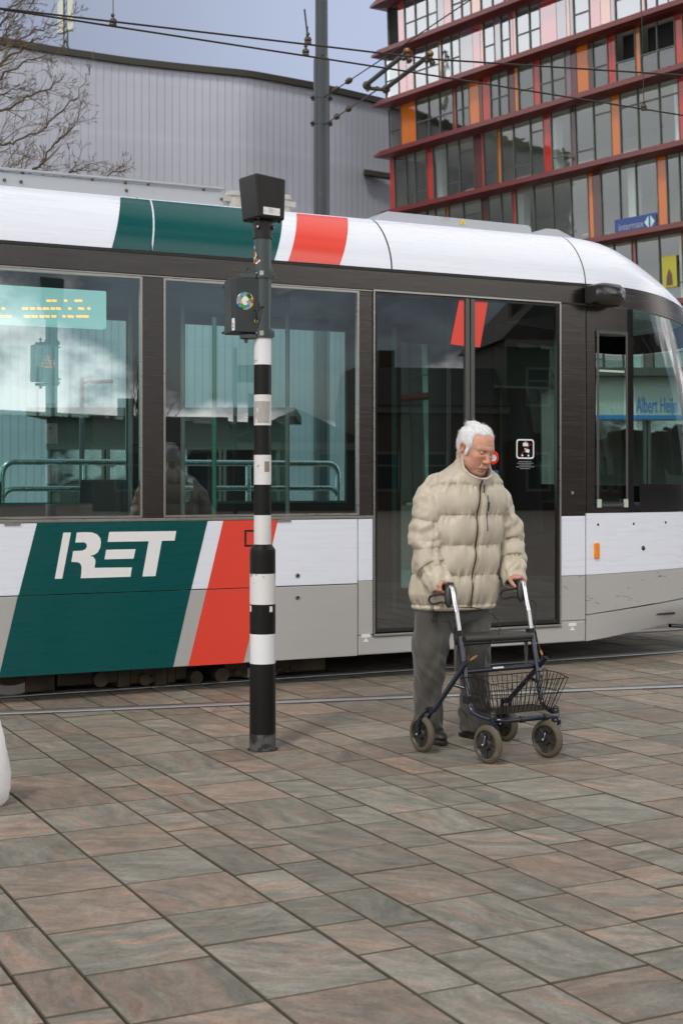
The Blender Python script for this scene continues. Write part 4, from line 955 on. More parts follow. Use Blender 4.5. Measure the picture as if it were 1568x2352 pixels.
limbs = [
    (tl([(-185, 430), (-80, 372)] + cr2((0, 1310), (100, 1270), (320, 1190), (450, 1110), (600, 930), (700, 850), (790, 680), (820, 590))), 0.038),
    (tl([(-180, 640), (-40, 500)] + cr2((300, 1530), (390, 1450), (480, 1290), (600, 1190), (690, 1070), (720, 950)), 0.8), 0.05),
    (tl([(-185, 380), (-80, 290)] + cr2((0, 1000), (200, 905), (370, 820), (490, 780), (575, 680)), -0.6), 0.05),
    (tl([(-185, 330), (-80, 220)] + cr2((0, 690), (200, 560), (370, 490), (500, 470)), 0.5), 0.045),
    (tl([(-185, 300), (-60, 190)] + cr2((0, 560), (150, 460), (250, 380), (400, 320), (540, 300)), -0.9), 0.045),
    (tl([(-185, 260), (-70, 140)] + cr2((0, 360), (60, 250), (150, 170), (330, 60)), 0.3), 0.045),
    (tl([(-180, 650), (60, 520)] + cr2((590, 1560), (680, 1540), (780, 1480), (950, 1440)), 1.2), 0.04),
    (tl([(-180, 660), (120, 500)] + cr2((930, 1590), (1010, 1540), (1100, 1490)), -1.0), 0.035),
    (tl([(-185, 220), (-60, 90)] + cr2((0, 220), (120, 120), (230, 0)), 0.9), 0.045),
    (tl([(-185, 500), (-60, 430)] + cr2((40, 1540), (180, 1430), (260, 1350)), -0.4), 0.035),
    (tl([(-185, 200), (-90, 40), (-10, -60), (60, -130)], 0.0), 0.05),
    (tl([(-185, 340), (-90, 280)] + cr2((0, 840), (150, 800), (330, 740)), 1.0), 0.035),
    (tl([(-185, 300), (-80, 170)] + cr2((0, 470), (220, 330), (420, 230), (560, 190), (700, 60)), -0.3), 0.04),
    (tl([(-185, 280), (-80, 130)] + cr2((0, 130), (200, 20), (380, -90)), 0.6), 0.04),
]
tz = lambda y: CAMH + (HY - y) / FPX * TD
bare_tree('bare_tree', base, limbs, ([(0, 0, -0.1), (0, 0, 2), (0.05, 0, tz(640)), (0.04, 0, tz(400)), (0.0, 0, tz(200)), (-0.1, 0, tz(-150))], [0.26, 0.22, 0.17, 0.13, 0.10, 0.05]), 'bare leafless tree reaching in from the left in front of the pale hall', 5)

# ------------------------------------------------------------------ pale ribbed hall behind the tram
HH = 26.6
M_rib = bpy.data.materials.new('ribbed_cladding'); M_rib.use_nodes = True; M_rib.node_tree.nodes.clear(); n = NT(M_rib.node_tree)
co = n.n('ShaderNodeTexCoord').outputs['Object']; sx_ = n.n('ShaderNodeSeparateXYZ', ins={0: co})
band = n.n('ShaderNodeTexWave', wave_type='BANDS', bands_direction='Z', ins={'Vector': co, 'Scale': 0.09, 'Distortion': 0.0, 'Phase Offset': 1.2})
cl_ = n.noise(n.vscale(co, (0.12, 0.12, 0.22)), 1.0, 3.0, 0.5)
k = n.math('ADD', n.math('MULTIPLY_ADD', n.math('POWER', band.outputs['Fac'], 18.0), 0.05, 0.92), n.math('MULTIPLY', n.math('SUBTRACT', cl_, 0.5), 0.35))
c = n.n('ShaderNodeVectorMath', operation='SCALE', ins={0: (0.45, 0.472, 0.55), 'Scale': k}).outputs[0]
b = n.n('ShaderNodeBsdfPrincipled', ins={'Base Color': c, 'Roughness': 0.38, 'Specular IOR Level': 0.4}); n.n('ShaderNodeOutputMaterial', ins={0: b.outputs[0]})
ctrl = [(-330, 40), (-200, 58), (0, 87), (115, 107), (280, 132), (400, 146), (570, 163), (717, 190), (784, 205), (889, 230), (960, 248)]
def hall_pt(x):
    xs_ = [c_[0] for c_ in ctrl]; y = float(np.interp(x, xs_, [c_[1] for c_ in ctrl]))
    D = (HH - CAMH) * FPX / (HY - y); return at(x, HY, D)
raw = [hall_pt(x) for x in range(-330, 961, 10)]
for _ in range(6): raw = [raw[0]] + [(raw[i - 1] + raw[i] * 2 + raw[i + 1]) / 4 for i in range(1, len(raw) - 1)] + [raw[-1]]
hall = empty('ribbed_hall', (raw[0].x, raw[0].y, 0), 0, 'long pale grey hall with curved ribbed cladding and a dark roof edge', 'hall')
H0 = Vector((raw[0].x, raw[0].y, 0))
# ribs every 0.47 m along the curve: a broad flat, a short return
acc = [0.0]
for a, b_ in zip(raw, raw[1:]): acc.append(acc[-1] + (Vector((b_.x, b_.y)) - Vector((a.x, a.y))).length)
def along(t):
    x = float(np.interp(t, acc, [r.x for r in raw])); y = float(np.interp(t, acc, [r.y for r in raw])); return Vector((x, y, 0)) - H0
prof2 = []; t = 0.0
while t < acc[-1] - 0.5:
    prof2 += [(t, 0.0), (t + 0.36, 0.028), (t + 0.44, 0.028), (t + 0.47, 0.0)]; t += 0.47
ribs = []
for t, o in prof2:
    p = along(t); q = along(min(t + 0.3, acc[-1])); d_ = (q - p).normalized() if (q - p).length > 1e-5 else Vector((1, 0, 0)); nn = Vector((d_.y, -d_.x, 0)); ribs.append(p + nn * o)
k_ = MB(); vs = [(p.x, p.y, z) for z in (0.0, HH - 0.35) for p in ribs]; m_ = len(ribs)
k_.add(vs, [(i, i + 1, m_ + i + 1, m_ + i) for i in range(m_ - 1)]); k_.build('cladding', M_rib, hall)
k_ = MB()
def edge_ring(t, off): p = along(t); q = along(min(t + 0.3, acc[-1])); d_ = (q - p).normalized() if (q - p).length > 1e-4 else Vector((1, 0, 0)); return p + Vector((d_.y, -d_.x, 0)) * off
ts = [acc[-1] * i / 80 for i in range(80)]
fr_ = [edge_ring(t, 0.30) for t in ts]; bk = [edge_ring(t, -0.6) for t in ts]
vs = [(p.x, p.y, HH - 0.38) for p in fr_] + [(p.x, p.y, HH) for p in fr_] + [(p.x, p.y, HH + 0.01) for p in bk] + [(p.x, p.y, HH - 0.38) for p in bk]; m_ = 80
k_.add(vs, [(j * m_ + i, j * m_ + i + 1, ((j + 1) % 4) * m_ + i + 1, ((j + 1) % 4) * m_ + i) for j in range(4) for i in range(m_ - 1)]); k_.build('roof_edge', mat('roof_edge_dark', (0.035, 0.032, 0.022), 0.6, var=0.3), hall)
k_ = MB(); e0, e1 = along(0), along(acc[-1]); bk0, bk1 = Vector((-45, 60, 0)), Vector((20, 60, 0))
vs = [e0, e0 + bk0, e1 + bk1, e1]; k_.add([(p.x, p.y, HH - 0.3) for p in vs] + [(p.x, p.y, 0) for p in vs], [(0, 3, 2, 1), (0, 1, 5, 4), (1, 2, 6, 5), (2, 3, 7, 6)]); k_.build('wall', mat('hall_side', (0.10, 0.10, 0.105), 0.6), hall)
p0, p1 = at(835, 395, 93.6) - H0, at(905, 406, 95.0) - H0
k_ = MB(); k_.prism([(p0.x, p0.y), (p1.x, p1.y), (p1.x, p1.y - 0.7), (p0.x, p0.y - 0.7)], p0.z - 0.25, p0.z + 0.06, 0, lambda u, v, d: (u, v, d)); k_.build('canopy', mat('canopy_dark', (0.05, 0.045, 0.035), 0.6), hall)
# pale advertising mast on its roof
mb0 = at(151, 105, 86); ms = empty('roof_mast', Vector((mb0.x, mb0.y, HH)), 0, 'pale panelled lattice mast standing on the roof of the ribbed hall', 'mast')
zr = lambda y: at(0, y, 86).z - HH
k_ = MB()
for dx in (-0.11, 0.11): k_.tube([(dx, 0, -0.3), (dx, 0, zr(-90))], 0.05, 6)
for i in range(14): z_ = -0.2 + i * 0.42; k_.tube([(-0.11, 0, z_), (0.11, 0, z_ + 0.42)], 0.025, 5)
for sgn in (-1, 1): k_.tube([(0, 0, 1.2), (sgn * 0.55, 0, -0.2)], 0.04, 5)
k_.build('lattice', mat('mast_lattice', (0.05, 0.05, 0.045), 0.6, 0.3), ms)
for x0, x1, y1 in ((133, 146, 76), (155, 169, 70)):
    a0 = (x0 - 151) / FPX * 86; a1 = (x1 - 151) / FPX * 86
    k_ = MB(); k_.box((a0, -0.12, zr(y1)), (a1, 0.12, zr(-60))); k_.build('panel', mat('mast_panel', (0.55, 0.58, 0.50), 0.5, var=0.06), ms, bevel=0.02)

# ------------------------------------------------------------------ red and orange glazed office building
BX, BY = 2.99, 85.0
BG, BN = Vector((0.601, -0.799, 0)), Vector((-0.799, -0.601, 0))     # along the facade to the right / out of it
off_ = empty('office_building', (BX, BY, 0), 0, 'glazed office building with red and orange panels and dark red ledges', 'building')
LEAN = 0.045
def fk(x, z):
    u = (x - CX) / FPX; return (u * BY - BX) / (0.601 + 0.799 * u)
def fpt(k, z, o=0.0):
    k2 = k - LEAN * (z - 20.0); return BG * k2 + BN * o + Vector((0, 0, z))
zl = [29.8, 26.8, 23.8, 20.8, 17.24, 13.45, 9.9, 6.4, 3.2, 0.0]
KE = 36.0
M_ledge = mat('ledge_red', (0.13, 0.012, 0.010), 0.35, var=0.1, coat=0.2)
pal = {'o': (0.50, 0.13, 0.010), 'r': (0.40, 0.028, 0.018), 'm': (0.085, 0.028, 0.024), 'u': (0.16, 0.11, 0.12), 'b': (0.004, 0.004, 0.004)}
def enamel(name, colr, refl):
    m = bpy.data.materials.new(name); m.use_nodes = True; m.node_tree.nodes.clear(); n = NT(m.node_tree)
    g_ = n.n('ShaderNodeNewGeometry'); co = n.n('ShaderNodeTexCoord').outputs['Object']
    bp = n.n('ShaderNodeBump', ins={'Strength': 1.0, 'Distance': 0.012, 'Height': n.noise(co, 0.55, 2.0, 0.5)})
    cs = n.math('ABSOLUTE', n.n('ShaderNodeVectorMath', operation='DOT_PRODUCT', ins={0: g_.outputs['Incoming'], 1: g_.outputs['Normal']}).outputs['Value'])
    fr = n.math('MULTIPLY_ADD', n.math('POWER', n.math('SUBTRACT', 1.0, cs, clamp=True), 5.0), 1 - refl, refl, clamp=True)
    d_ = n.n('ShaderNodeBsdfDiffuse', ins={'Color': tuple(colr) + (1,)}); gl_ = n.n('ShaderNodeBsdfGlossy', ins={'Roughness': 0.03, 'Color': (1, 1, 1, 1), 'Normal': bp.outputs[0]})
    n.n('ShaderNodeOutputMaterial', ins={0: n.n('ShaderNodeMixShader', ins={0: fr, 1: d_.outputs[0], 2: gl_.outputs[0]}).outputs[0]}); return m
M_pan2 = {k: enamel('panel_dimmed_mirror_' + nm, pal[k], 0.05) for k, nm in (('o', 'orange'), ('r', 'red'), ('m', 'maroon'), ('u', 'mauve'))}  # same panels with reflectance cut, imitating a darker reflection on lower storeys
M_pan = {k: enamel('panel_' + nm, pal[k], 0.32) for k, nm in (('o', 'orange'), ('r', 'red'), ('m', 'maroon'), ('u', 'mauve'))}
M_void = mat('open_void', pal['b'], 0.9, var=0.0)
M_off2 = glass('office_glass_dimmed_mirror', (0.88, 0.94, 0.89), 0.11, rough=0.01, wav=0.01)  # mirror weakened so lower office and shop panes imitate a darker reflection
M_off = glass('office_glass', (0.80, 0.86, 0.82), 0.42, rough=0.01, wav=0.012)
M_fra = mat('office_frame', (0.085, 0.095, 0.080), 0.4, 0.3, var=0.1)
# segments per storey: right edges and kinds, read from an enlargement (x = 784 + cx / 2); gN = bay of N panes
F = [
    [(205, 262, 'b'), (262, 292, 'r'), (292, 440, 'g3'), (440, 472, 'u'), (472, 508, 'r'), (508, 595, 'g2'), (595, 640, 'o'), (640, 800, 'g3'), (800, 850, 'r'), (850, 1000, 'g2'), (1000, 1100, 'r'), (1100, 1330, 'g3'), (1330, 1400, 'o'), (1400, 1640, 'g3')],
    [(205, 265, 'g1'), (265, 300, 'r'), (300, 335, 'r'), (335, 450, 'g2'), (450, 462, 'o'), (462, 545, 'g2'), (545, 605, 'u'), (605, 640, 'r'), (640, 655, 'o'), (655, 705, 'g1'), (705, 735, 'u'), (735, 775, 'g1'), (775, 790, 'r'), (790, 805, 'o'), (805, 915, 'g2'), (915, 990, 'r'), (990, 1035, 'u'), (1035, 1050, 'o'), (1050, 1068, 'm'), (1068, 1140, 'g1'), (1140, 1190, 'r'), (1190, 1235, 'o'), (1235, 1258, 'm'), (1258, 1375, 'g1'), (1375, 1395, 'r'), (1395, 1500, 'g2'), (1500, 1560, 'u'), (1560, 1700, 'g2')],
    [(222, 275, 'g1'), (275, 312, 'o'), (312, 345, 'o'), (345, 515, 'g3'), (515, 527, 'r'), (527, 590, 'g2'), (590, 635, 'o'), (635, 650, 'm'), (650, 687, 'r'), (687, 768, 'g2'), (768, 797, 'm'), (797, 815, 'o'), (815, 885, 'g1'), (885, 915, 'r'), (915, 1030, 'g2'), (1030, 1056, 'u'), (1056, 1083, 'm'), (1083, 1135, 'o'), (1135, 1158, 'm'), (1158, 1225, 'g1'), (1225, 1242, 'r'), (1242, 1262, 'r'), (1262, 1352, 'v1'), (1352, 1376, 'o'), (1376, 1534, 'v2'), (1534, 1570, 'r'), (1570, 1720, 'g2')],
    [(225, 247, 'r'), (247, 395, 'g3'), (395, 425, 'r'), (425, 612, 'g3'), (612, 645, 'm'), (645, 656, 'r'), (656, 720, 'g1'), (720, 736, 'o'), (736, 932, 'g3'), (932, 967, 'r'), (967, 1058, 'g1'), (1058, 1078, 'm'), (1078, 1243, 'g2'), (1243, 1283, 'o'), (1283, 1552, 'g3'), (1552, 1580, 'r'), (1580, 1740, 'g2')],
    [(232, 252, 'r'), (252, 400, 'g3'), (400, 485, 'g2'), (485, 498, 'o'), (498, 648, 'g2'), (648, 678, 'm'), (678, 790, 'g2'), (790, 806, 'r'), (806, 1137, 'g4'), (1137, 1158, 'o'), (1158, 1196, 'm'), (1196, 1455, 'g3'), (1455, 1498, 'o'), (1498, 1620, 'g2'), (1620, 1650, 'm'), (1650, 1760, 'g2')],
    [(238, 258, 'r'), (258, 480, 'g3'), (480, 510, 'o'), (510, 760, 'g3'), (760, 800, 'm'), (800, 1050, 'g3'), (1050, 1080, 'r'), (1080, 1340, 'g3'), (1340, 1357, 'r'), (1357, 1570, 'g2'), (1570, 1610, 'o'), (1610, 1780, 'g2')],
    [(240, 600, 'g4'), (600, 640, 'r'), (640, 1000, 'g4'), (1000, 1040, 'o'), (1040, 1400, 'g4'), (1400, 1440, 'm'), (1440, 1800, 'g4')],
]
rd = random.Random(11)
def fbox(mb, k0, k1, z0, z1, o0, o1, mi=0):
    vs = [fpt(k0, z0, o0), fpt(k1, z0, o0), fpt(k1, z0, o1), fpt(k0, z0, o1), fpt(k0, z1, o0), fpt(k1, z1, o0), fpt(k1, z1, o1), fpt(k0, z1, o1)]
    mb.add(vs, [(0, 1, 2, 3), (4, 7, 6, 5), (0, 4, 5, 1), (1, 5, 6, 2), (2, 6, 7, 3), (3, 7, 4, 0)], mi)
LT, LO = 0.34, 0.95
for i, z in enumerate(zl[:8]):
    k_ = MB(); k0, k1 = 0.0, KE
    tip = fpt(-1.05, z, LO * 0.55)
    a, b_, c_, d_ = fpt(k0 + 0.3, z - LT, 0.0), fpt(k1, z - LT, 0.0), fpt(k1, z - LT * 0.75, LO), fpt(k0 + 0.1, z - LT * 0.75, LO)
    a2, b2, c2_, d2 = fpt(k0 + 0.3, z + 0.02, 0.0), fpt(k1, z + 0.02, 0.0), fpt(k1, z, LO), fpt(k0 + 0.1, z, LO)
    rtn, rtn2 = fpt(0.0, z - LT, -4.0), fpt(0, z, -4.0)
    vs = [a, b_, c_, d_, tip - Vector((0, 0, 0.12)), rtn, a2, b2, c2_, d2, tip, rtn2]
    k_.add(vs, [(0, 5, 4, 3, 2, 1), (6, 7, 8, 9, 10, 11), (1, 2, 8, 7), (2, 3, 9, 8), (3, 4, 10, 9), (4, 5, 11, 10)])
    k_.build('ledge', M_ledge, off_)
for i, row in enumerate(F):
    z1, z0 = zl[i] - LT, zl[i + 1] + 0.02
    if i > 5: z0 = 0.2
    lean_ = LEAN * ((z0 + z1) / 2 - 20)
    ext = [(fk(784 + c0 * 0.5, 0) + lean_, fk(784 + c1 * 0.5, 0) + lean_, kd) for (c0, c1, kd) in row]
    while ext[-1][1] < KE - 1.0:                        # the same rhythm carried on past the edge of the photograph
        kd = 'orm'[len(ext) % 3] if ext[-1][2][0] in 'gv' else 'g2'
        ext.append((ext[-1][1], min(KE, ext[-1][1] + (2.6 if kd == 'g2' else 0.6)), kd))
    for (k0, k1, kd) in ext:
        if kd[0] in 'gv':
            npn = int(kd[1]); fw__ = 0.055; mb_ = MB()
            xs_ = [k0 + (k1 - k0) * j / npn for j in range(npn + 1)]
            for j in range(1, npn): xs_[j] += rd.uniform(-0.12, 0.12) * (k1 - k0) / npn
            for x_ in xs_: fbox(mb_, x_ - fw__ / 2, x_ + fw__ / 2, z0, z1, -0.03, 0.07)
            tr_ = []
            for j in range(npn):
                if kd[0] == 'v': tr_.append((j, 0.46))
                elif i < 3: tr_.append((j, 0.5))
                elif rd.random() < 0.55: tr_.append((j, rd.choice((0.27, 0.27, 0.78))))
            for j, q in tr_: zq = z0 + (z1 - z0) * q; fbox(mb_, xs_[j] + fw__ / 2, xs_[j + 1] - fw__ / 2, zq - 0.03, zq + 0.03, -0.02, 0.055)
            wo_ = mb_.build('window', M_fra, off_)
            pm = MB(); ztop = z0 + (z1 - z0) * 0.46 if kd[0] == 'v' else z1
            for j in range(npn): pm.add([fpt(xs_[j], z0, 0.0), fpt(xs_[j + 1], z0, 0.0), fpt(xs_[j + 1], ztop, 0.0), fpt(xs_[j], ztop, 0.0)], [(0, 1, 2, 3)])
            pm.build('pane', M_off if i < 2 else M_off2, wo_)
            if kd[0] == 'v': vm = MB(); fbox(vm, k0 + .03, k1 - .03, ztop, z1, -0.6, -0.5); vm.build('void', M_void, wo_)
        elif kd == 'b':
            vm = MB(); fbox(vm, k0, k1, z0, z1, -0.25, -0.1); vm.build('void', M_void, off_)
        else:
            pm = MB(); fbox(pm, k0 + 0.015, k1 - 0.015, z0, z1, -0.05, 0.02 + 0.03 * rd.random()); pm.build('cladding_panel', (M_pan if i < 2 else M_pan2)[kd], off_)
# storeys behind the glass: pale ceilings, dark back wall, columns, lit strips
M_ceil = mat('office_ceiling', (0.62, 0.64, 0.60), 0.7, var=0.05); M_back = mat('office_back_wall', (0.42, 0.42, 0.37), 0.8, var=0.3, vscale=0.4); M_colm = mat('office_column', (0.52, 0.58, 0.58), 0.6)
for i in range(len(F)):
    zt_, zb2 = zl[i] - LT, zl[i + 1] if i < 6 else 0.0
    k_ = MB(); fbox(k_, 0.3, KE, zt_, zt_ + 0.2, -7, -0.12); k_.build('ceiling', M_ceil, off_)
    k_ = MB(); fbox(k_, 0.3, KE, zb2, zb2 + 0.15, -7, -0.12); k_.build('floor', M_back, off_)
    if i > 2:
        for kk in ((3.0, 12.2, 20.5, 29) if i % 2 else (1.2, 9.6, 17.4, 26)): k_ = MB(); fbox(k_, kk, kk + 0.45, zb2 + 0.15, zt_, -1.3, -0.85); k_.build('column', M_colm, off_)
        for kk in (4.2, 8.0, 13.5, 16.1, 22.0): k_ = MB(); kk += rd.uniform(-1, 1); fbox(k_, kk, kk + 1.3, zb2 + 0.75, zb2 + 0.82, -2.6, -1.6); k_.build('desk', M_colm, off_)
k_ = MB(); fbox(k_, 0.3, KE, 0, zl[0], -7.2, -7.0); k_.build('back_wall', M_back, off_)
k_ = MB(); sh_ = lambda z: fpt(0.02, z, -0.02)
k_.add([fpt(0, 0, 0), fpt(0, zl[0], 0), fpt(1.5, zl[0], -22), fpt(1.5, 0, -22)], [(0, 1, 2, 3)])
k_.add([fpt(1.5, 0, -22), fpt(1.5, zl[0], -22), fpt(KE, zl[0], -22), fpt(KE, 0, -22)], [(0, 1, 2, 3)]); k_.build('wall', mat('office_side', (0.13, 0.12, 0.11), 0.6), off_)
k_ = MB(); k_.add([fpt(-.0, zl[0] + 4, 0), fpt(KE, zl[0] + 4, 0), fpt(KE, zl[0] + 4, -22), fpt(0, zl[0] + 4, -22)], [(0, 1, 2, 3)]); fbox(k_, 0, KE, zl[0], zl[0] + 4, -0.3, -0.05); k_.build('wall', enamel('panel_upper', (0.3, 0.1, 0.09), 0.25), off_)
# window signs
def fsign(cx0, cx1, za, zb2, mt, o=0.09, name='window_sign'):
    k0, k1 = fk(784 + cx0 * .5, 0) + LEAN * (za - 20), fk(784 + cx1 * .5, 0) + LEAN * (za - 20); k_ = MB(); fbox(k_, k0, k1, za, zb2, o, o + 0.02); return k_.build(name, mt, off_), k0, k1
def fmat(k, z, o):
    k2 = k - LEAN * (z - 20.0); p = BG * k2 + BN * o + Vector((0, 0, z)); return Matrix(((BG.x, 0, BN.x, p.x), (BG.y, 0, BN.y, p.y), (0, 1, 0, p.z), (0, 0, 0, 1)))
zs0, zs1 = 13.50, 14.28
sg_, k0, k1 = fsign(1263, 1453, zs0, zs1, M_blue)
M_sgt = mat('sign_text_grey', (0.30, 0.36, 0.42), 0.5); M_sgd = mat('sign_mint', (0.42, 0.66, 0.66), 0.5)
kw = k1 - k0
tx_ = text_mesh('lettering', 'intermax', 0.50, M_sgt, sg_, fmat(k0 + 0.10 * kw, zs0 + 0.21, 0.116), 0.004)
wdt = max(v.co.x for v in tx_.data.vertices); wd0 = (Vector(tx_.data.vertices[0].co))
ks = [(Vector(v.co) - (fpt(0, zs0 + .21, 0))).dot(BG) for v in tx_.data.vertices]; ln_ = max(ks) - min(ks)
bpy.data.objects.remove(tx_); tx_ = text_mesh('lettering', 'intermax', 0.50, M_sgt, sg_, fmat(k0 + 0.09 * kw, zs0 + 0.21, 0.116), 0.004, sx=0.60 * kw / ln_)
dm = MB()
for sgn, cxk in ((-1, k0 + 0.825 * kw), (1, k0 + 0.865 * kw)):
    zc = (zs0 + zs1) / 2; vs = [fpt(cxk, zc + .31, 0.114), fpt(cxk, zc - .31, 0.114), fpt(cxk + sgn * 0.105 * kw, zc, 0.114)]; dm.add(vs, [(0, 1, 2)])
dm.build('emblem', M_sgd, sg_)
fsign(990, 1062, 13.55, 14.0, M_blue)
ps_, k0, k1 = fsign(1482, 1548, 10.6, 12.1, mat('poster_yellow', (0.40, 0.37, 0.03), 0.5, var=0.05), name='poster')
k_ = MB(); kc = (k0 + k1) / 2; k_.add([fpt(kc - .2, 10.7, .125), fpt(kc + .2, 10.7, .125), fpt(kc + .16, 11.2, .125), fpt(kc, 11.5, .125), fpt(kc - .15, 11.15, .125)], [(0, 1, 2, 3, 4)]); k_.build('poster_print', mat('poster_dark', (0.12, 0.06, 0.05), 0.6), ps_)

# ------------------------------------------------------------------ distance-field modelling for the soft shapes
class Vol:
    def __init__(s, lo, hi, h):
        s.lo = np.array(lo, float); s.h = h; s.n = np.ceil((np.array(hi) - s.lo) / h).astype(int) + 1; s.F = np.full(s.n, 0.5, np.float32)
    def sl(s, lo, hi):
        a = np.maximum(0, np.floor((np.array(lo) - s.lo) / s.h).astype(int)); b = np.minimum(s.n, np.ceil((np.array(hi) - s.lo) / s.h).astype(int) + 1)
        ix = [np.arange(a[i], b[i]) * s.h + s.lo[i] for i in range(3)]
        X = np.stack(np.meshgrid(*ix, indexing='ij'), -1).astype(np.float32)
        return tuple(slice(a[i], b[i]) for i in range(3)), X
    def add(s, fn, lo, hi, k=0.01, m=None):
        m = (0.03 + k) if m is None else m
        q, X = s.sl(np.array(lo) - m, np.array(hi) + m)
        if 0 in X.shape: return
        d = fn(X); A = s.F[q]
        if k > 0:
            h = np.clip(0.5 + 0.5 * (A - d) / k, 0, 1); s.F[q] = A * (1 - h) + d * h - k * h * (1 - h)
        else: s.F[q] = np.minimum(A, d)
    def sub(s, fn, lo, hi, k=0.006):
        q, X = s.sl(np.array(lo) - 0.02 - k, np.array(hi) + 0.02 + k)
        if 0 in X.shape: return
        d = -fn(X); A = s.F[q]; h = np.clip(0.5 - 0.5 * (A - d) / max(k, 1e-5), 0, 1); s.F[q] = A * (1 - h) + d * h + k * h * (1 - h)
    def ell(s, c, r, k=0.01, M=None, sub=False):
        c = np.array(c, np.float32); r = np.array(r, np.float32); R_ = max(r)
        def fn(X):
            q = X - c
            if M is not None: q = q @ M
            k0 = np.linalg.norm(q / r, axis=-1); k1 = np.linalg.norm(q / (r * r), axis=-1); return (k0 * (k0 - 1) / np.maximum(k1, 1e-6)).astype(np.float32)
        (s.sub if sub else s.add)(fn, c - R_, c + R_, k)
    def cap(s, a, b, r0, r1=None, k=0.01, sub=False):
        a = np.array(a, np.float32); b = np.array(b, np.float32); r1 = r0 if r1 is None else r1; ab = b - a; L = max(float(ab @ ab), 1e-9)
        def fn(X):
            t = np.clip(((X - a) @ ab) / L, 0, 1); return np.linalg.norm(X - a - t[..., None] * ab, axis=-1) - (r0 + (r1 - r0) * t)
        m = max(r0, r1); (s.sub if sub else s.add)(fn, np.minimum(a, b) - m, np.maximum(a, b) + m, k)
    def chain(s, pts, rs, k=0.01):
        for i in range(len(pts) - 1): s.cap(pts[i], pts[i + 1], rs[i], rs[i + 1], k)
    def mesh(s, name):
        F = np.clip(s.F, -4 * s.h, 4 * s.h).astype(np.float64); g = openvdb.FloatGrid(4 * s.h + 1.0); g.copyFromArray(F)
        pts, quads = g.convertToQuads(0.0); pts = np.asarray(pts) * s.h + s.lo
        return pts, np.asarray(quads)[:, ::-1]
def np_mesh(name, pts, quads, mats, parent=None, smooth=True, **kw):
    me = bpy.data.meshes.new(name); nq = len(quads)
    me.vertices.add(len(pts)); me.vertices.foreach_set('co', np.asarray(pts, np.float32).ravel())
    me.loops.add(nq * 4); me.loops.foreach_set('vertex_index', np.asarray(quads, np.int32).ravel())
    me.polygons.add(nq); me.polygons.foreach_set('loop_start', np.arange(0, nq * 4, 4, dtype=np.int32)); me.polygons.foreach_set('loop_total', np.full(nq, 4, np.int32))
    me.polygons.foreach_set('use_smooth', np.full(nq, smooth)); me.update(calc_edges=True); me.validate()
    for m_ in (mats if isinstance(mats, list) else [mats]): me.materials.append(m_)
    return link(name, me, parent, **kw)
_T = rng.random((32, 32, 32)).astype(np.float32)
def vnoise(X):
    """smooth lattice noise in -1..1"""
    i = np.floor(X).astype(int); f = X - i; f = f * f * (3 - 2 * f); i = i & 31; j = (i + 1) & 31
    x0, y0, z0 = i[..., 0], i[..., 1], i[..., 2]; x1, y1, z1 = j[..., 0], j[..., 1], j[..., 2]; fx, fy, fz = f[..., 0], f[..., 1], f[..., 2]
    c = lambda a, b, c_: _T[a, b, c_]
    return 2 * ((((c(x0, y0, z0) * (1 - fx) + c(x1, y0, z0) * fx) * (1 - fy) + (c(x0, y1, z0) * (1 - fx) + c(x1, y1, z0) * fx) * fy) * (1 - fz)) + (((c(x0, y0, z1) * (1 - fx) + c(x1, y0, z1) * fx) * (1 - fy) + (c(x0, y1, z1) * (1 - fx) + c(x1, y1, z1) * fx) * fy) * fz)) - 1
def sstep(a, b, x): t = np.clip((x - a) / (b - a), 0, 1); return t * t * (3 - 2 * t)

# ------------------------------------------------------------------ the man.  local frame: x to his left, y to his back, z up
PO = Vector((0.6, 7.75, 0)); PR = R(30)
def L3(a, b, z): return np.array([a, -b, z])
HS = 1.07                                               # head scale
yaw, pit, rol = R(9), R(23), R(3)
def rotm(ax, a):
    c, s = math.cos(a), math.sin(a)
    return np.array({'x': [[1, 0, 0], [0, c, -s], [0, s, c]], 'y': [[c, 0, s], [0, 1, 0], [-s, 0, c]], 'z': [[c, -s, 0], [s, c, 0], [0, 0, 1]]}[ax])
# head-local: x to his left, y forward, z up  ->  body-local
HM = np.diag([1.0, -1.0, 1.0]) @ rotm('z', -yaw) @ rotm('x', -pit) @ rotm('y', rol)
HCN = L3(0.062, 0.122, 1.572)
def hd_(p): return HCN + HS * (HM @ np.array(p, float))
V = Vol((-0.36, -0.36, -0.01), (0.46, 0.30, 1.76), 0.0034)
# body under the clothes: legs, trunk, arms, one surface with head and hands
hipL, kneeL, ankL = L3(-.11, 0, .78), L3(-.155, .02, .43), L3(-.115, -.07, .09)
hipR, kneeR, ankR = L3(.11, 0, .78), L3(.113, .04, .42), L3(.138, .0, .09)
V.chain([hipL, kneeL, ankL], [.070, .048, .034], .02); V.chain([hipR, kneeR, ankR], [.070, .048, .034], .02)
for ank in (ankL, ankR): V.cap(ank + L3(0, -.02, -.05), ank + L3(0, .11, -.065), .026, .022, .02)
V.ell(L3(.01, .0, .86), (.14, .10, .13), .05); V.ell(L3(.03, .03, 1.10), (.15, .11, .20), .06); V.ell(L3(.05, .035, 1.29), (.14, .09, .12), .04)
shl, elb, wrl = L3(-.115, .025, 1.35), L3(-.20, .05, 1.06), L3(-.172, .125, .862)
shr, ebr, wrr = L3(.205, .025, 1.345), L3(.33, .05, 1.08), L3(.296, .14, .868)
V.chain([shl, elb, wrl], [.04, .034, .027], .02); V.chain([shr, ebr, wrr], [.04, .034, .027], .02)
V.chain([L3(.058, .062, 1.38), hd_((0, -.008, -.085)), hd_((0, -.005, -.02))], [.048, .050, .055], .03)
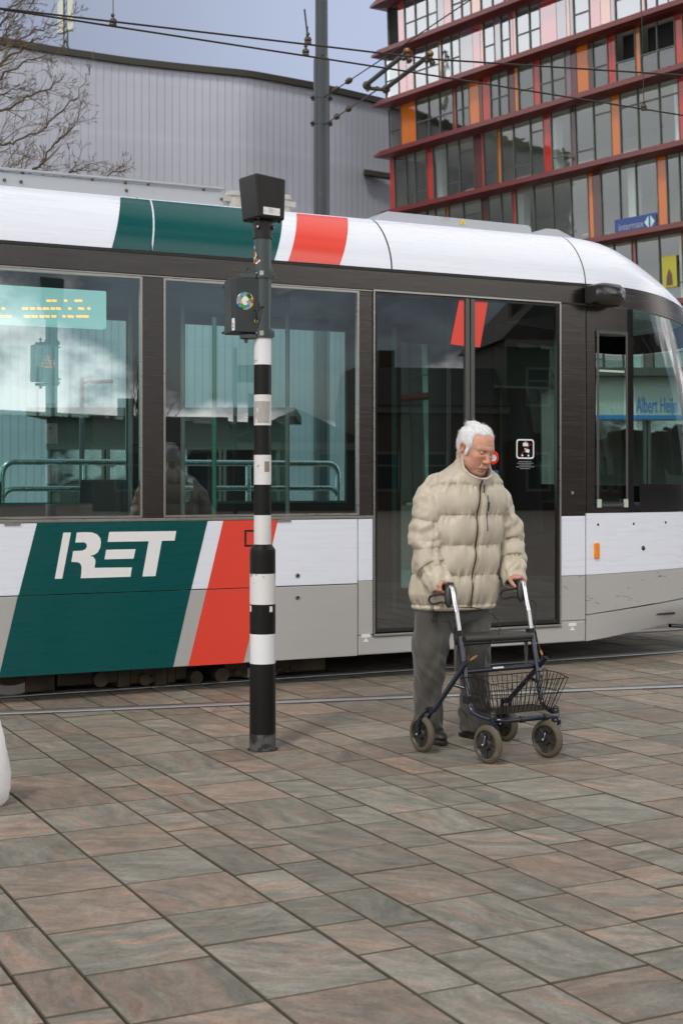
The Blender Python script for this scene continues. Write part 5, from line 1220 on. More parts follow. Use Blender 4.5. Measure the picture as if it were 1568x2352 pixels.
# head
def hell(c, r, k=.012, rx=0, ry=0, rz=0, sub=False):
    M_ = HM @ rotm('z', rz) @ rotm('y', ry) @ rotm('x', rx); V.ell(hd_(c), np.array(r) * HS, k * HS, M_, sub)
def hcap(a, b, r0, r1=None, k=.008, sub=False): V.cap(hd_(a), hd_(b), r0 * HS, (r1 if r1 is not None else r0) * HS, k * HS, sub)
hell((0, -.018, .038), (.0735, .094, .080), .02)
hell((0, .030, .030), (.062, .060, .062), .03)
hell((0, .034, -.030), (.057, .056, .072), .03)
for s in (-1, 1):
    hcap((s * .058, -.012, -.045), (s * .026, .066, -.096), .020, .018, .03)
    hell((s * .040, .060, -.020), (.022, .022, .022), .022)
    hell((s * .036, .056, -.056), (.022, .026, .026), .022)
hell((0, .076, -.100), (.024, .018, .017), .02)
for s in (-1, 1): hcap((s * .014, .086, .030), (s * .047, .069, .028), .0095, .0080, .014)
for s in (-1, 1): hell((s * .031, .090, .011), (.017, .012, .0105), .010, sub=True)
for s in (-1, 1):
    hell((s * .031, .0755, .009), (.0135, .0115, .0115), .003)                        # lids, lowered
    hcap((s * .019, .0845, .0045), (s * .043, .0785, .0035), .0016, .0014, .002, True)   # line between the lids
    hcap((s * .018, .083, -.008), (s * .040, .076, -.011), .0065, .006, .010)         # pouch under the eye
hcap((0, .084, .024), (0, .106, -.024), .0080, .0105, .010)
hell((0, .107, -.030), (.0130, .0125, .0105), .009)
for s in (-1, 1): hell((s * .0125, .101, -.033), (.0085, .0115, .0085), .006); hell((s * .0065, .106, -.0425), (.004, .006, .003), .003, sub=True)
hell((0, .083, -.062), (.030, .016, .018), .014)
hcap((-.020, .093, -.0655), (.020, .093, -.0655), .0052, .0052, .005); hcap((0, .0955, -.0645), (0, .0955, -.066), .0055, .0055, .006)
hcap((-.016, .0895, -.0775), (.016, .0895, -.0775), .0066, .0066, .006)
hcap((-.025, .0935, -.0712), (.025, .0935, -.0712), .0024, .0024, .0025, True)
for s in (-1, 1): hcap((s * .019, .097, -.040), (s * .031, .078, -.070), .003, .0022, .007, True)
for s in (-1, 1):
    hcap((s * .0755, -.008, .014), (s * .074, -.014, -.038), .010, .007, .006)
    hell((s * .079, -.016, -.004), (.0075, .019, .031), .004, ry=s * .28, rz=s * -.35)
    hell((s * .086, -.008, -.002), (.006, .010, .019), .004, sub=True)
for i, zz_ in enumerate((.050, .060, .069)): hcap((-.030, .0905 - i * .004, zz_ - .001), (.030, .0905 - i * .004, zz_), .0022, .0022, .006, True)
# hands closed on the grips
GL, GR = L3(-.196, .20, .848), L3(.264, .215, .858)     # grip centres
def hand(wr, G, s):
    """s = +1 his left, -1 his right; palm over the grip from outside, fingers under it, thumb along the inner side"""
    palm = G + L3(s * .020, -.040, .020)
    V.cap(wr, palm, .026, .028, .02); V.ell(G + L3(s * .008, -.022, .024), (.036, .046, .019), .014)
    for j, (db, ln) in enumerate(((.020, 1.0), (-.001, 1.06), (-.022, 1.0), (-.042, .82))):
        c = G + L3(0, db, 0)
        pts = [c + L3(s * .018, 0, .030), c + L3(s * .037 * ln, .003, .012), c + L3(s * .036 * ln, .006, -.013), c + L3(s * .014, .007, -.031), c + L3(-s * .008 * ln, .005, -.029)]
        V.chain(pts, [.0105, .0098, .0092, .0086, .0074], .003)
    pts = [G + L3(-s * .008, -.05, .024), G + L3(-s * .030, -.018, .014), G + L3(-s * .036, .010, -.002), G + L3(-s * .032, .032, -.020)]
    V.chain(pts, [.015, .0118, .0105, .0085], .004)
hand(wrl, GL, -1); hand(wrr, GR, 1)
pts, quads = V.mesh('person')
M_skin = bpy.data.materials.new('skin'); M_skin.use_nodes = True; M_skin.node_tree.nodes.clear(); n = NT(M_skin.node_tree)
ac = n.n('ShaderNodeAttribute', attribute_name='tone').outputs['Color']; co = n.n('ShaderNodeTexCoord').outputs['Object']
sk = n.noise(co, 85, 6.0, 0.7); c = n.mix(n.math('MULTIPLY', n.ramp(n.noise(co, 34, 5.0, 0.6), 0.4, 0.75), 0.45), ac, (0.50, 0.17, 0.10))
c = n.n('ShaderNodeVectorMath', operation='SCALE', ins={0: c, 'Scale': n.math('MULTIPLY_ADD', sk, 0.45, 0.78)}).outputs[0]
bp = n.n('ShaderNodeBump', ins={'Strength': 0.8, 'Distance': 0.0022, 'Height': n.noise(n.vscale(co, (1, 1, 2.2)), 130, 5.0, 0.7)})
b = n.n('ShaderNodeBsdfPrincipled', ins={'Base Color': c, 'Roughness': 0.42, 'Subsurface Weight': 0.12, 'Subsurface Radius': (0.012, 0.004, 0.002), 'Subsurface Scale': 0.6, 'Normal': bp.outputs[0]})
n.n('ShaderNodeOutputMaterial', ins={0: b.outputs[0]})
person = np_mesh('person', pts, quads, M_skin)
person.location = PO; person.rotation_euler = (0, 0, PR)
person['label'] = 'elderly white haired man in a beige quilted jacket pushing a blue walker'; person['category'] = 'person'
# skin tones by place on the head (nose and cheeks redder, lips, brows, stubble)
Q = ((pts - HCN) @ HM) / HS
tone = np.tile(np.array([0.57, 0.30, 0.205]), (len(pts), 1))
def blob(c, r): return np.clip(1 - np.linalg.norm((Q - np.array(c)) / np.array(r), axis=1), 0, 1)[:, None]
def paint(w_, col_): 
    global tone
    tone = tone * (1 - w_) + np.array(col_) * w_
paint(np.minimum(1, 1.0 * blob((0, .105, -.03), (.03, .05, .03))) * .8, (0.60, 0.22, 0.155))
for s in (-1, 1): paint(blob((s * .045, .06, -.030), (.035, .05, .035)) * .8, (0.60, 0.22, 0.15)); paint(blob((s * .082, -.01, 0), (.03, .04, .05)) * .8, (0.58, 0.20, 0.13))
paint(blob((0, .07, .085), (.09, .06, .05)) * .7, (0.62, 0.27, 0.19))
stub = np.clip((sstep(-.035, -.065, Q[:, 2]) * sstep(-.02, .03, Q[:, 1]) * (Q[:, 2] > -.15)), 0, 1)[:, None] * (np.abs(Q[:, 2:3] + .071) > .011)
paint(stub * 0.36, (0.36, 0.27, 0.22))
lip = (np.exp(-((Q[:, 2] + .072) / .0075) ** 4) * (np.abs(Q[:, 0]) < .024) * (Q[:, 1] > .083))[:, None]; paint(lip * .75, (0.46, 0.17, 0.135))
slit = (np.exp(-((Q[:, 2] + .0712) / .0022) ** 2) * (np.abs(Q[:, 0]) < .022) * (Q[:, 1] > .082))[:, None]; paint(slit * .9, (0.08, 0.03, 0.025))
for s in (-1, 1):
    t = np.clip((s * Q[:, 0] - .014) / .034, 0, 1); br = (np.exp(-((Q[:, 2] - (.0335 + .004 * np.sin(t * 3))) / .0042) ** 2) * (s * Q[:, 0] > .013) * (s * Q[:, 0] < .050) * (Q[:, 1] > .05))[:, None]
    paint(br * .7, (0.36, 0.29, 0.20))
    ln_ = (np.exp(-((Q[:, 2] - .004) / .0022) ** 2) * (np.abs(s * Q[:, 0] - .031) < .014) * (Q[:, 1] > .06))[:, None]; paint(ln_ * .75, (0.12, 0.06, 0.045))
paint((pts[:, 2] < 1.0)[:, None] * 0.8, (0.46, 0.245, 0.17))
ca = person.data.color_attributes.new('tone', 'FLOAT_COLOR', 'POINT'); n_v = len(person.data.vertices)
if n_v == len(pts): ca.data.foreach_set('color', np.concatenate([tone, np.ones((len(pts), 1))], 1).astype(np.float32).ravel())

# hair: a combed-back mass and loose strands
Hv = Vol(hd_((0, 0, 0)) - .19, hd_((0, 0, 0)) + .19, 0.0032)
def hh(c, r, k=.015, **kw): Hv.ell(hd_(c), np.array(r) * HS, k, HM @ rotm('x', kw.get('rx', 0)), kw.get('sub', False))
hh((0, -.024, .042), (.0785, .0915, .080)); hh((0, -.048, .008), (.070, .057, .070)); hh((0, .018, .093), (.054, .050, .022), .02, rx=-.2); hh((0, -.03, .106), (.05, .07, .017), .02)
for s in (-1, 1): hh((s * .066, .012, .045), (.018, .030, .040), .015); hh((s * .0715, .016, -.006), (.008, .010, .026), .006)
hh((0, .105, .034), (.066, .066, .082), .012, sub=True)
for s in (-1, 1): hh((s * .062, .070, .060), (.034, .040, .052), .014, sub=True); hh((s * .083, -.010, -.012), (.022, .022, .030), .008, sub=True)
hh((0, -.05, -.115), (.12, .10, .045), .01, sub=True); hh((0, .06, -.06), (.10, .045, .07), .008, sub=True)
q_, X_ = Hv.sl(Hv.lo, Hv.lo + Hv.n * Hv.h)
U_ = ((X_ - HCN) @ HM) / HS
Hv.F[q_] += (0.0030 * vnoise(np.stack([U_[..., 0] * 120, U_[..., 1] * 24, U_[..., 2] * 50 - U_[..., 1] * 30], -1)) + 0.0032 * vnoise(U_ * 32 + 7)).astype(np.float32)
hp, hq = Hv.mesh('hair')
M_hair = mat('white_hair', (0.72, 0.72, 0.73), 0.5, var=0.14, vscale=120, stretch=(1, .35, .6), bump=0.003, bscale=160, sheen=0.3)
hair = np_mesh('hair', hp, hq, M_hair, person)
hs_ = MB(); rdh = random.Random(3); vn = np.array([v.normal[:] for v in hair.data.vertices])
for _ in range(2000):
    i = rdh.randrange(len(hp)); p = Vector(hp[i]); nn_ = Vector(vn[i]); u = ((hp[i] - HCN) @ HM) / HS
    if u[2] < -.04: continue
    back = Vector(HM @ np.array([np.sign(u[0]) * .25, -1.0, .35 if u[1] > .0 else -.45])).normalized(); d = ((back - nn_ * back.dot(nn_)).normalized() + nn_ * rdh.uniform(.0, .22) + Vector((rdh.gauss(0, .16), rdh.gauss(0, .16), rdh.gauss(0, .16)))).normalized()
    L_ = rdh.uniform(.012, .030) if u[2] > .05 else rdh.uniform(.008, .018); hs_.tube([p - d * .004, p + d * L_ * .5 + nn_ * .002, p + d * L_ + back * .004 - nn_ * .001], [.0008, .0007, .0003], 3, caps=False)
hs_.build('strands', M_hair, hair)

# quilted jacket -------------------------------------------------
J = Vol((-0.40, -0.36, 0.68), (0.54, 0.32, 1.62), 0.0045)
TS = np.array([(.700, -.004, .005, .232, .158), (.735, -.004, .01, .238, .164), (.80, -.004, .01, .242, .168), (.90, .002, .01, .236, .168), (1.0, .016, .015, .230, .168), (1.15, .026, .022, .232, .166), (1.27, .038, .030, .230, .160), (1.35, .048, .035, .225, .150), (1.40, .053, .038, .205, .138), (1.435, .056, .045, .165, .122), (1.462, .058, .05, .118, .104), (1.485, .058, .055, .085, .088), (1.51, .058, .06, .05, .06)])
QL = [.745, .90, 1.06, 1.22, 1.38]
def tors(z): return [np.interp(z, TS[:, 0], TS[:, i]) for i in (1, 2, 3, 4)]
def puffz(z):
    o = np.zeros_like(z); sd_ = np.full_like(z, .2)
    for a, b_ in zip(QL, QL[1:]):
        t = (z - a) / (b_ - a); m_ = (t > 0) & (t < 1); o = np.where(m_, np.power(np.sin(np.pi * np.clip(t, 0, 1)), .55), o)
    for a in QL: sd_ = np.minimum(sd_, np.abs(z - a))
    o = np.where(z >= 1.38, np.power(np.clip((z - 1.38) / .05, 0, 1), .5) * .75, o); o = np.where(z < .745, np.sin(np.pi * np.clip((z - .71) / .035, 0, 1)) * .5, o)
    return o, sd_
def torso(X):
    a, b_, z = X[..., 0], -X[..., 1], X[..., 2]
    ca_, cb_, ax, by = tors(z); dx, dy = a - ca_, b_ - cb_
    ang = np.arctan2(dx / ax, dy / by); pf, sd_ = puffz(z)
    e_ = 2.35; r = np.power(np.power(np.abs(dx) / ax, e_) + np.power(np.abs(dy) / by, e_), 1 / e_)
    d = (r - 1) * np.minimum(ax, by)
    side = np.abs(np.sin(ang))
    gat = vnoise(np.stack([ang * 17, z * 9, z * 0 + 3], -1)); wr_ = vnoise(np.stack([ang * 6 + 9, z * 13 + ang * 2, z * 0], -1)); big = vnoise(np.stack([ang * 2.5, z * 4, z * 0 + 11], -1))
    d -= .021 * pf - .010
    d -= .015 * gat * np.exp(-sd_ / .020) * (z < 1.41) + .0040 * wr_ + .008 * big + .0004 * vnoise(np.stack([ang * 30, z * 14, z * 0 + 21], -1))
    zipa = np.abs(a - (ca_ + .0)) ; front = b_ > cb_
    d += np.where(front, .007 * np.exp(-(zipa / .012) ** 2) - .003 * np.exp(-((zipa - .032) / .012) ** 2), 0)
    return np.maximum(d * .9, .715 - z).astype(np.float32)
J.add(torso, (-.30, -.27, .70), (.36, .22, 1.53), 0)
J.F = J.F
def sleeve(pts_, rs_, lines, seed):
    pts_ = np.array(pts_, np.float32); seg = np.linalg.norm(np.diff(pts_, axis=0), axis=1); acc_ = np.concatenate([[0], np.cumsum(seg)])
    def fn(X):
        best = np.full(X.shape[:-1], 9.0, np.float32); arc = np.zeros_like(best); th = np.zeros_like(best); rr_2 = np.zeros_like(best)
        for i in range(len(pts_) - 1):
            a, b_ = pts_[i], pts_[i + 1]; ab = b_ - a; t = np.clip(((X - a) @ ab) / (ab @ ab), 0, 1); q = X - a - t[..., None] * ab; ds = np.linalg.norm(q, axis=-1); r = rs_[i] + (rs_[i + 1] - rs_[i]) * t; d = ds - r
            m_ = d < best; best = np.where(m_, d, best); arc = np.where(m_, acc_[i] + t * seg[i], arc); th = np.where(m_, np.arctan2(q[..., 0], q[..., 1]), th)
        o = np.zeros_like(best); sd_ = np.full_like(best, .2); slp = arc + .018 * np.sin(th * 1.0 + seed)
        for a, b_ in zip(lines, lines[1:]):
            t = (slp - a) / (b_ - a); o = np.where((t > 0) & (t < 1), np.power(np.sin(np.pi * np.clip(t, 0, 1)), .55), o)
        for a in lines: sd_ = np.minimum(sd_, np.abs(slp - a))
        gat = vnoise(np.stack([th * 5, arc * 9, arc * 0 + seed], -1)); fold = vnoise(np.stack([th * 1.6 + arc * 10, arc * 22 - th * 1.2, arc * 0 + seed * 3], -1)); big = vnoise(np.stack([th * 1.2, arc * 8, arc * 0 + seed * 5], -1))
        best = best - (.018 * o - .008) - .012 * gat * np.exp(-sd_ / .02) - .013 * fold - .005 * big - .001 * vnoise(np.stack([th * 9, arc * 30, arc * 0 + seed], -1))
        return (best * .9).astype(np.float32)
    lo = pts_.min(0) - max(rs_) - .03; hi = pts_.max(0) + max(rs_) + .03
    return fn, lo, hi
SL = [L3(-.120, .02, 1.370), L3(-.176, .035, 1.235), L3(-.203, .045, 1.08), L3(-.200, .075, .955), L3(-.184, .152, .860)]
SR = [L3(.212, .02, 1.365), L3(.285, .03, 1.23), L3(.336, .04, 1.09), L3(.334, .075, .975), L3(.290, .162, .868)]
for pts_, sd0 in ((SL, 1.3), (SR, 4.1)):
    fn, lo, hi = sleeve(pts_, [.078, .087, .083, .076, .060], [.02, .19, .34, .47, .575], sd0); J.add(fn, lo, hi, .005)
# cuffs: gathered ends, hollow
for pts_ in (SL, SR):
    d_ = pts_[-1] - pts_[-2]; d_ /= np.linalg.norm(d_); e = pts_[-1] + d_ * .03
    J.cap(pts_[-1], e, .058, .056, .012); J.cap(e - d_ * .035, e + d_ * .07, .040, .044, .004, True)
    J.cap(e + d_ * .048, e + d_ * .075, .075, .075, .004, True)
# stand-up collar, open at the throat, lower in front
CA = np.array([0, -.69, .72]); CA /= np.linalg.norm(CA); C0 = L3(.058, .080, 1.428); CU = np.array([1.0, 0, 0]); CV = np.cross(CA, CU)
def collar(X):
    q = X - C0; h_ = q @ CA; u, v = q @ CU, q @ CV; ang = np.arctan2(u, v)
    rx, ry = .090 - .10 * (h_ - .03), .103 - .06 * (h_ - .03)
    r = np.sqrt((u / rx) ** 2 + (v / ry) ** 2); d = np.abs((r - 1) * .092) - .0105
    d -= .004 * np.sin(np.clip((h_ - .0) / .11, 0, 1) * np.pi * 2.0) + .0035 * vnoise(np.stack([ang * 4, h_ * 30, h_ * 0 + 2], -1))
    return np.maximum(d, np.maximum(h_ - (.086 + .042 * np.clip(v / .09, -.2, 1)), -.03 - h_)).astype(np.float32)
J.add(collar, C0 - .15, C0 + .16, .004)
J.sub(lambda X: (np.sqrt((((X - C0) @ CU) / .076) ** 2 + (((X - C0) @ CV) / .089) ** 2) - 1) * .08 + np.maximum(0, -.02 - (X - C0) @ CA) * 5, C0 - .12, C0 + .16, .004)
jp, jq = J.mesh('jacket')
M_jack = mat('beige_nylon', (0.475, 0.42, 0.33), 0.44, var=0.06, vscale=12, bump=0.0016, bscale=22, stretch=(1.6, 1.6, .55), dirt=(0.36, 0.27, 0.16), dscale=5, dlo=0.64, dhi=0.9, rvar=0.06, sheen=0.15)
jacket = np_mesh('jacket', jp, jq, M_jack, person)
def fsurf(a, z, lift=0.0):
    """front of the jacket body at width a, height z: march towards it"""
    ys = np.linspace(-.34, .1, 441); X = np.stack([np.full(441, a), ys, np.full(441, z)], -1)
    q = np.clip(np.round((X - J.lo) / J.h).astype(int), 0, J.n - 1); f_ = J.F[q[:, 0], q[:, 1], q[:, 2]]; i = int(np.argmax(f_ < 0.0)) if (f_ < 0).any() else 200
    return Vector((a, ys[i] - lift, z))
def ribbon(name, mt, path, wd_, parent, lift=.002, th=.003):
    k_ = MB(); ps_ = [fsurf(a, z, lift) for a, z in path]; yy_ = [p.y for p in ps_]; [setattr(ps_[i], 'y', min(sum(yy_[max(0, i - 2):i + 3]) / len(yy_[max(0, i - 2):i + 3]), yy_[i] + .002)) for i in range(len(ps_))]; w0 = [p + Vector((-wd_ / 2, 0, 0)) for p in ps_]; w1 = [p + Vector((wd_ / 2, 0, 0)) for p in ps_]; m_ = len(ps_)
    vs = w0 + w1 + [p + Vector((0, th, 0)) for p in w0] + [p + Vector((0, th, 0)) for p in w1]
    fs = []
    for i in range(m_ - 1): fs += [(i, i + 1, m_ + i + 1, m_ + i), (i + 1, i, 2 * m_ + i, 2 * m_ + i + 1), (m_ + i, m_ + i + 1, 3 * m_ + i + 1, 3 * m_ + i)]
    k_.add(vs, fs, 0, True); return k_.build(name, mt, parent)
ZP = [(float(np.interp(z, TS[:, 0], TS[:, 1])) - .004 + .008 * (1.4 - z), z) for z in np.linspace(1.408, .73, 60)]
M_zip = mat('zip_dark', (0.055, 0.05, 0.042), 0.4, 0.4, var=0.5, vscale=220); M_flap = mat('beige_flap', (0.36, 0.30, 0.20), 0.5, var=0.1, vscale=60)
ribbon('zipper', M_zip, ZP, .0085, jacket, .003); ribbon('zip_tape', M_flap, [(a - .0125, z) for a, z in ZP], .010, jacket, .0015); ribbon('zip_tape', M_flap, [(a + .0125, z) for a, z in ZP], .010, jacket, .0015)
pk = [(.085, z) for z in np.linspace(1.325, 1.135, 16)]
ribbon('pocket_zip', M_zip, pk, .006, jacket, .002)
def pull(a, z, L_):
    p = fsurf(a, z, .006); k_ = MB(); k_.box((p.x - .005, p.y - .003, p.z - .012), (p.x + .005, p.y + .003, p.z + .012), 0); k_.tube([p + Vector((0, -.002, -.01)), p + Vector((-.006, -.008, -.01 - L_ * .6)), p + Vector((-.010, -.008, -.01 - L_))], .0042, 6, 1); k_.build('zip_pull', [mat('pull_metal', (0.5, 0.5, 0.48), 0.3, 0.8), M_rubber], jacket)
pull(ZP[1][0] + .012, 1.392, .045); pull(.090, 1.30, .05)
# trousers -------------------------------------------------------
Tv = Vol((-.32, -.22, .03), (.30, .22, .86), 0.0045)
def leg(pts_, rs_, seed):
    pts_ = np.array(pts_, np.float32)
    def fn(X):
        best = np.full(X.shape[:-1], 9.0, np.float32); th = np.zeros_like(best)
        for i in range(len(pts_) - 1):
            a, b_ = pts_[i], pts_[i + 1]; ab = b_ - a; t = np.clip(((X - a) @ ab) / (ab @ ab), 0, 1); q = (X - a - t[..., None] * ab) * np.array([1, .93, 1], np.float32); d = np.linalg.norm(q, axis=-1) - (rs_[i] + (rs_[i + 1] - rs_[i]) * t); m_ = d < best; best = np.where(m_, d, best); th = np.where(m_, np.arctan2(q[..., 0], -q[..., 1]), th)
        z = X[..., 2]; low = sstep(.34, .10, z); kn = np.exp(-((z - .44) / .10) ** 2)
        best -= .014 * vnoise(np.stack([th * 1.3 + z * 6, z * 8, z * 0 + seed], -1)) + .009 * vnoise(np.stack([th * 2.2 - z * 9, z * 5, z * 0 + seed + 3], -1)) + (.014 * low + .009 * kn) * vnoise(np.stack([th * 1.1 + seed, z * 30 + th * 2.0, z * 0 + 5], -1))
        best -= .006 * np.exp(-(th / .10) ** 2) * (z < .60)
        return (best * .92).astype(np.float32)
    return fn, pts_.min(0) - max(rs_) - .03, pts_.max(0) + max(rs_) + .03
fn, lo, hi = leg([L3(-.106, .0, .80), L3(-.130, .005, .64), L3(-.165, .015, .44), L3(-.150, -.02, .26), L3(-.118, -.055, .075)], [.100, .105, .083, .078, .076], 2.2); Tv.add(fn, lo, hi, .0)
fn, lo, hi = leg([L3(.108, .0, .80), L3(.105, .01, .64), L3(.108, .045, .44), L3(.125, .03, .26), L3(.140, .008, .06)], [.100, .103, .082, .078, .079], 6.6); Tv.add(fn, lo, hi, .02)
Tv.add(lambda X: (np.maximum(np.sqrt(((X[..., 0] + .005) / .192) ** 2 + (X[..., 1] / .125) ** 2) - 1, 0 * X[..., 0] - 9) * .14 + np.maximum(0, np.maximum(.66 - X[..., 2], X[..., 2] - .84)) * 2).astype(np.float32), (-.22, -.15, .66), (.22, .15, .84), .03)
Tv.cap(ankL + L3(0, 0, -.08), ankL + L3(-.003, -.0, -.012), .20, .20, .004, False) if False else None
Tv.sub(lambda X: (np.linalg.norm((X - ankL)[..., :2], axis=-1) - .056 + np.maximum(0, X[..., 2] - .11)).astype(np.float32), ankL - .1, ankL + .1, .006)
Tv.sub(lambda X: (np.linalg.norm((X - ankR)[..., :2], axis=-1) - .056 + np.maximum(0, X[..., 2] - .10)).astype(np.float32), ankR - .1, ankR + .1, .006)
Tv.sub(lambda X: (X[..., 2] - np.where(X[..., 0] < .01, .062 + .22 * -(X[..., 1] - .05) * 0 , .045)).astype(np.float32), (-.3, -.2, .0), (.3, .2, .06), .004)
tp, tq = Tv.mesh('trousers')
M_trs = mat('grey_wool', (0.060, 0.056, 0.049), 0.82, var=0.22, vscale=170, stretch=(1, 1, .5), bump=0.0012, bscale=320, sheen=0.25)
np_mesh('trousers', tp, tq, M_trs, person)
ck = MB()
for dx in (0, .012, -.008): ck.tube([L3(-.205 + dx, .115, .745), L3(-.21 + dx * 2, .122, .69), L3(-.205 + dx * 1.5, .122, .655), L3(-.198 + dx * .5, .12, .70), L3(-.20, .115, .745)], .0022, 5)
ck.build('drawcord', M_rubber, jacket)
# shoes
def shoe(ank, ya):
    Sv = Vol(ank + np.array([-.13, -.24, -.1]), ank + np.array([.13, .14, .06]), 0.004); M_ = rotm('z', ya); g0 = np.array([ank[0], ank[1], 0.0])
    def w_(x, fwd, z): return g0 + M_ @ np.array([x, -fwd, z])
    Sv.ell(w_(0, .10, .040), (.047, .085, .034), .02, M_.T.T); Sv.ell(w_(0, -.03, .050), (.036, .062, .046), .03, M_.T.T); Sv.cap(w_(0, -.02, .05), w_(0, -.025, .09), .038, .040, .02); Sv.cap(w_(0, .02, .055), w_(0, .09, .045), .036, .034, .02)
    Sv.sub(lambda X: X[..., 2] - .012, Sv.lo, Sv.lo + Sv.n * Sv.h * np.array([1, 1, .3]), .003)
    def sole(X):
        q = (X - g0) @ M_; f_ = -q[..., 1]; wd_ = np.interp(f_, [-.1, -.06, .0, .06, .12, .17, .19], [.026, .037, .036, .044, .046, .030, .01]); return np.maximum(np.maximum(np.abs(q[..., 0]) - wd_, np.abs(f_ - .047) - .143), np.abs(X[..., 2] - .013) - .012).astype(np.float32)
    Sv.add(sole, w_(0, .05, 0) - .2, w_(0, .05, .03) + .2, .003); p_, q_ = Sv.mesh('shoe')
    so_ = np_mesh('shoe', p_, q_, mat('shoe_leather', (0.020, 0.016, 0.013), 0.42, var=0.3, vscale=30, bump=0.001, bscale=80), person)
shoe(ankL, R(-6)); shoe(ankR, R(8))

# ------------------------------------------------------------------ the walker, in a frame of its own: x across, y back, z up
WO = Vector((0.766, 7.39, 0))
wk = empty('walker', WO, R(30), 'dark blue four wheeled walker with wire basket and black seat held by the man', 'walker')
def K(a, b, z): return Vector((a, -b, z))
M_navy = mat('navy_enamel', (0.006, 0.009, 0.022), 0.24, 0.1, var=0.25, vscale=9, coat=0.4, dirt=(0.07, 0.06, 0.055), dscale=22, dlo=0.68, dhi=0.72, rvar=0.05)
M_chr = mat('chrome', (0.72, 0.72, 0.74), 0.10, 1.0, var=0.05, rvar=0.03)
M_chrw = mat('worn_chrome', (0.50, 0.49, 0.47), 0.36, 0.9, var=0.25, vscale=90, dirt=(0.28, 0.16, 0.07), dscale=40, dlo=0.62, dhi=0.7)
M_plas = mat('black_plastic', (0.018, 0.017, 0.016), 0.38, var=0.2)
M_tyre = mat('grey_brown_tyre', (0.085, 0.068, 0.044), 0.72, var=0.15, vscale=30, dirt=(0.13, 0.11, 0.08), dscale=14, dlo=0.5, dhi=0.7)
def smooth(pts, it=3):
    for _ in range(it):
        q = [pts[0]]
        for a, b_ in zip(pts, pts[1:]): q += [a.lerp(b_, .25), a.lerp(b_, .75)]
        pts = q + [pts[-1]]
    return pts
aL, aR = -.163, .300
upL = [K(aL, -.045, .635), K(aL, -.005, .455), K(aL + .004, .035, .29), K(aL + .003, .052, .235), K(aL + .02, .12, .214), K(aL + .045, .205, .207), K(aL + .10, .238, .206)]
upR = [K(aR, -.05, .622), K(aR, -.005, .455), K(aR - .004, .030, .29), K(aR - .002, .048, .235), K(aR - .01, .12, .212), K(aR - .02, .20, .207), K(aR - .07, .238, .206)]
fr_ = MB(); fr_.tube(smooth(upL, 2) + smooth(upR[::-1], 2), .0132, 12)
fr_.tube([K(aL, -.02, .425), K(aR, -.02, .428)], .0125, 12); fr_.tube([K(aL, -.045, .567), K(aR, -.045, .563)], .0115, 12)
fr_.tube([K(aL - .016, .030, .474), K(aL - .10, -.130, .222)], .0135, 12); fr_.tube([K(aR + .022, .050, .476), K(aR - .036, -.205, .222)], .0135, 12)
fr_.tube([K(aL - .052, -.045, .365), K(aL - .004, .006, .348)], .009, 8); fr_.tube([K(aR + .0, -.055, .36), K(aR, .01, .345)], .009, 8)
fr_.build('frame', M_navy, wk)
for p, q in ((K(aL - .016, .030, .474), K(aL - .10, -.130, .222)), (K(aR + .022, .050, .476), K(aR - .036, -.205, .222))):
    d_ = (p - q).normalized(); k_ = MB(); k_.tube([p, p + d_ * .004], .0146, 12, 0, caps=False); k_.tube([p + d_ * .0005, p + d_ * .0012], .0085, 10, 1); k_.build('tube_end', [M_plas, M_under], wk)
for a, zz_ in ((aL, .568), (aR, .564)): pass
lb = MB(); lb.box(tuple(K(.02, -.001, .432)), tuple(K(.085, -.0085, .440))); lb.build('label', M_paper, wk)
# seat pad
sp_ = MB(); seatp = [(aL + .012, -.035), (aR - .010, -.035), (aR - .012, -.12), (aR - .10, -.175), (.07, -.185), (aL + .09, -.175), (aL + .012, -.12)]
sp_.prism([(a, -b_) for a, b_ in seatp][::-1], .578, .606, 0, lambda u, v, d: (u, v, d)); sp_.build('seat', mat('seat_vinyl', (0.038, 0.036, 0.032), 0.42, var=0.2, vscale=20, bump=0.001, bscale=180), wk, bevel=0.010, seg=3)
sr_ = MB(); sr_.tube([K(aL + .02, -.03, .590), K(aR - .012, -.03, .587)], .0165, 12); sr_.build('seat_edge', MATS['seat_vinyl'], wk)
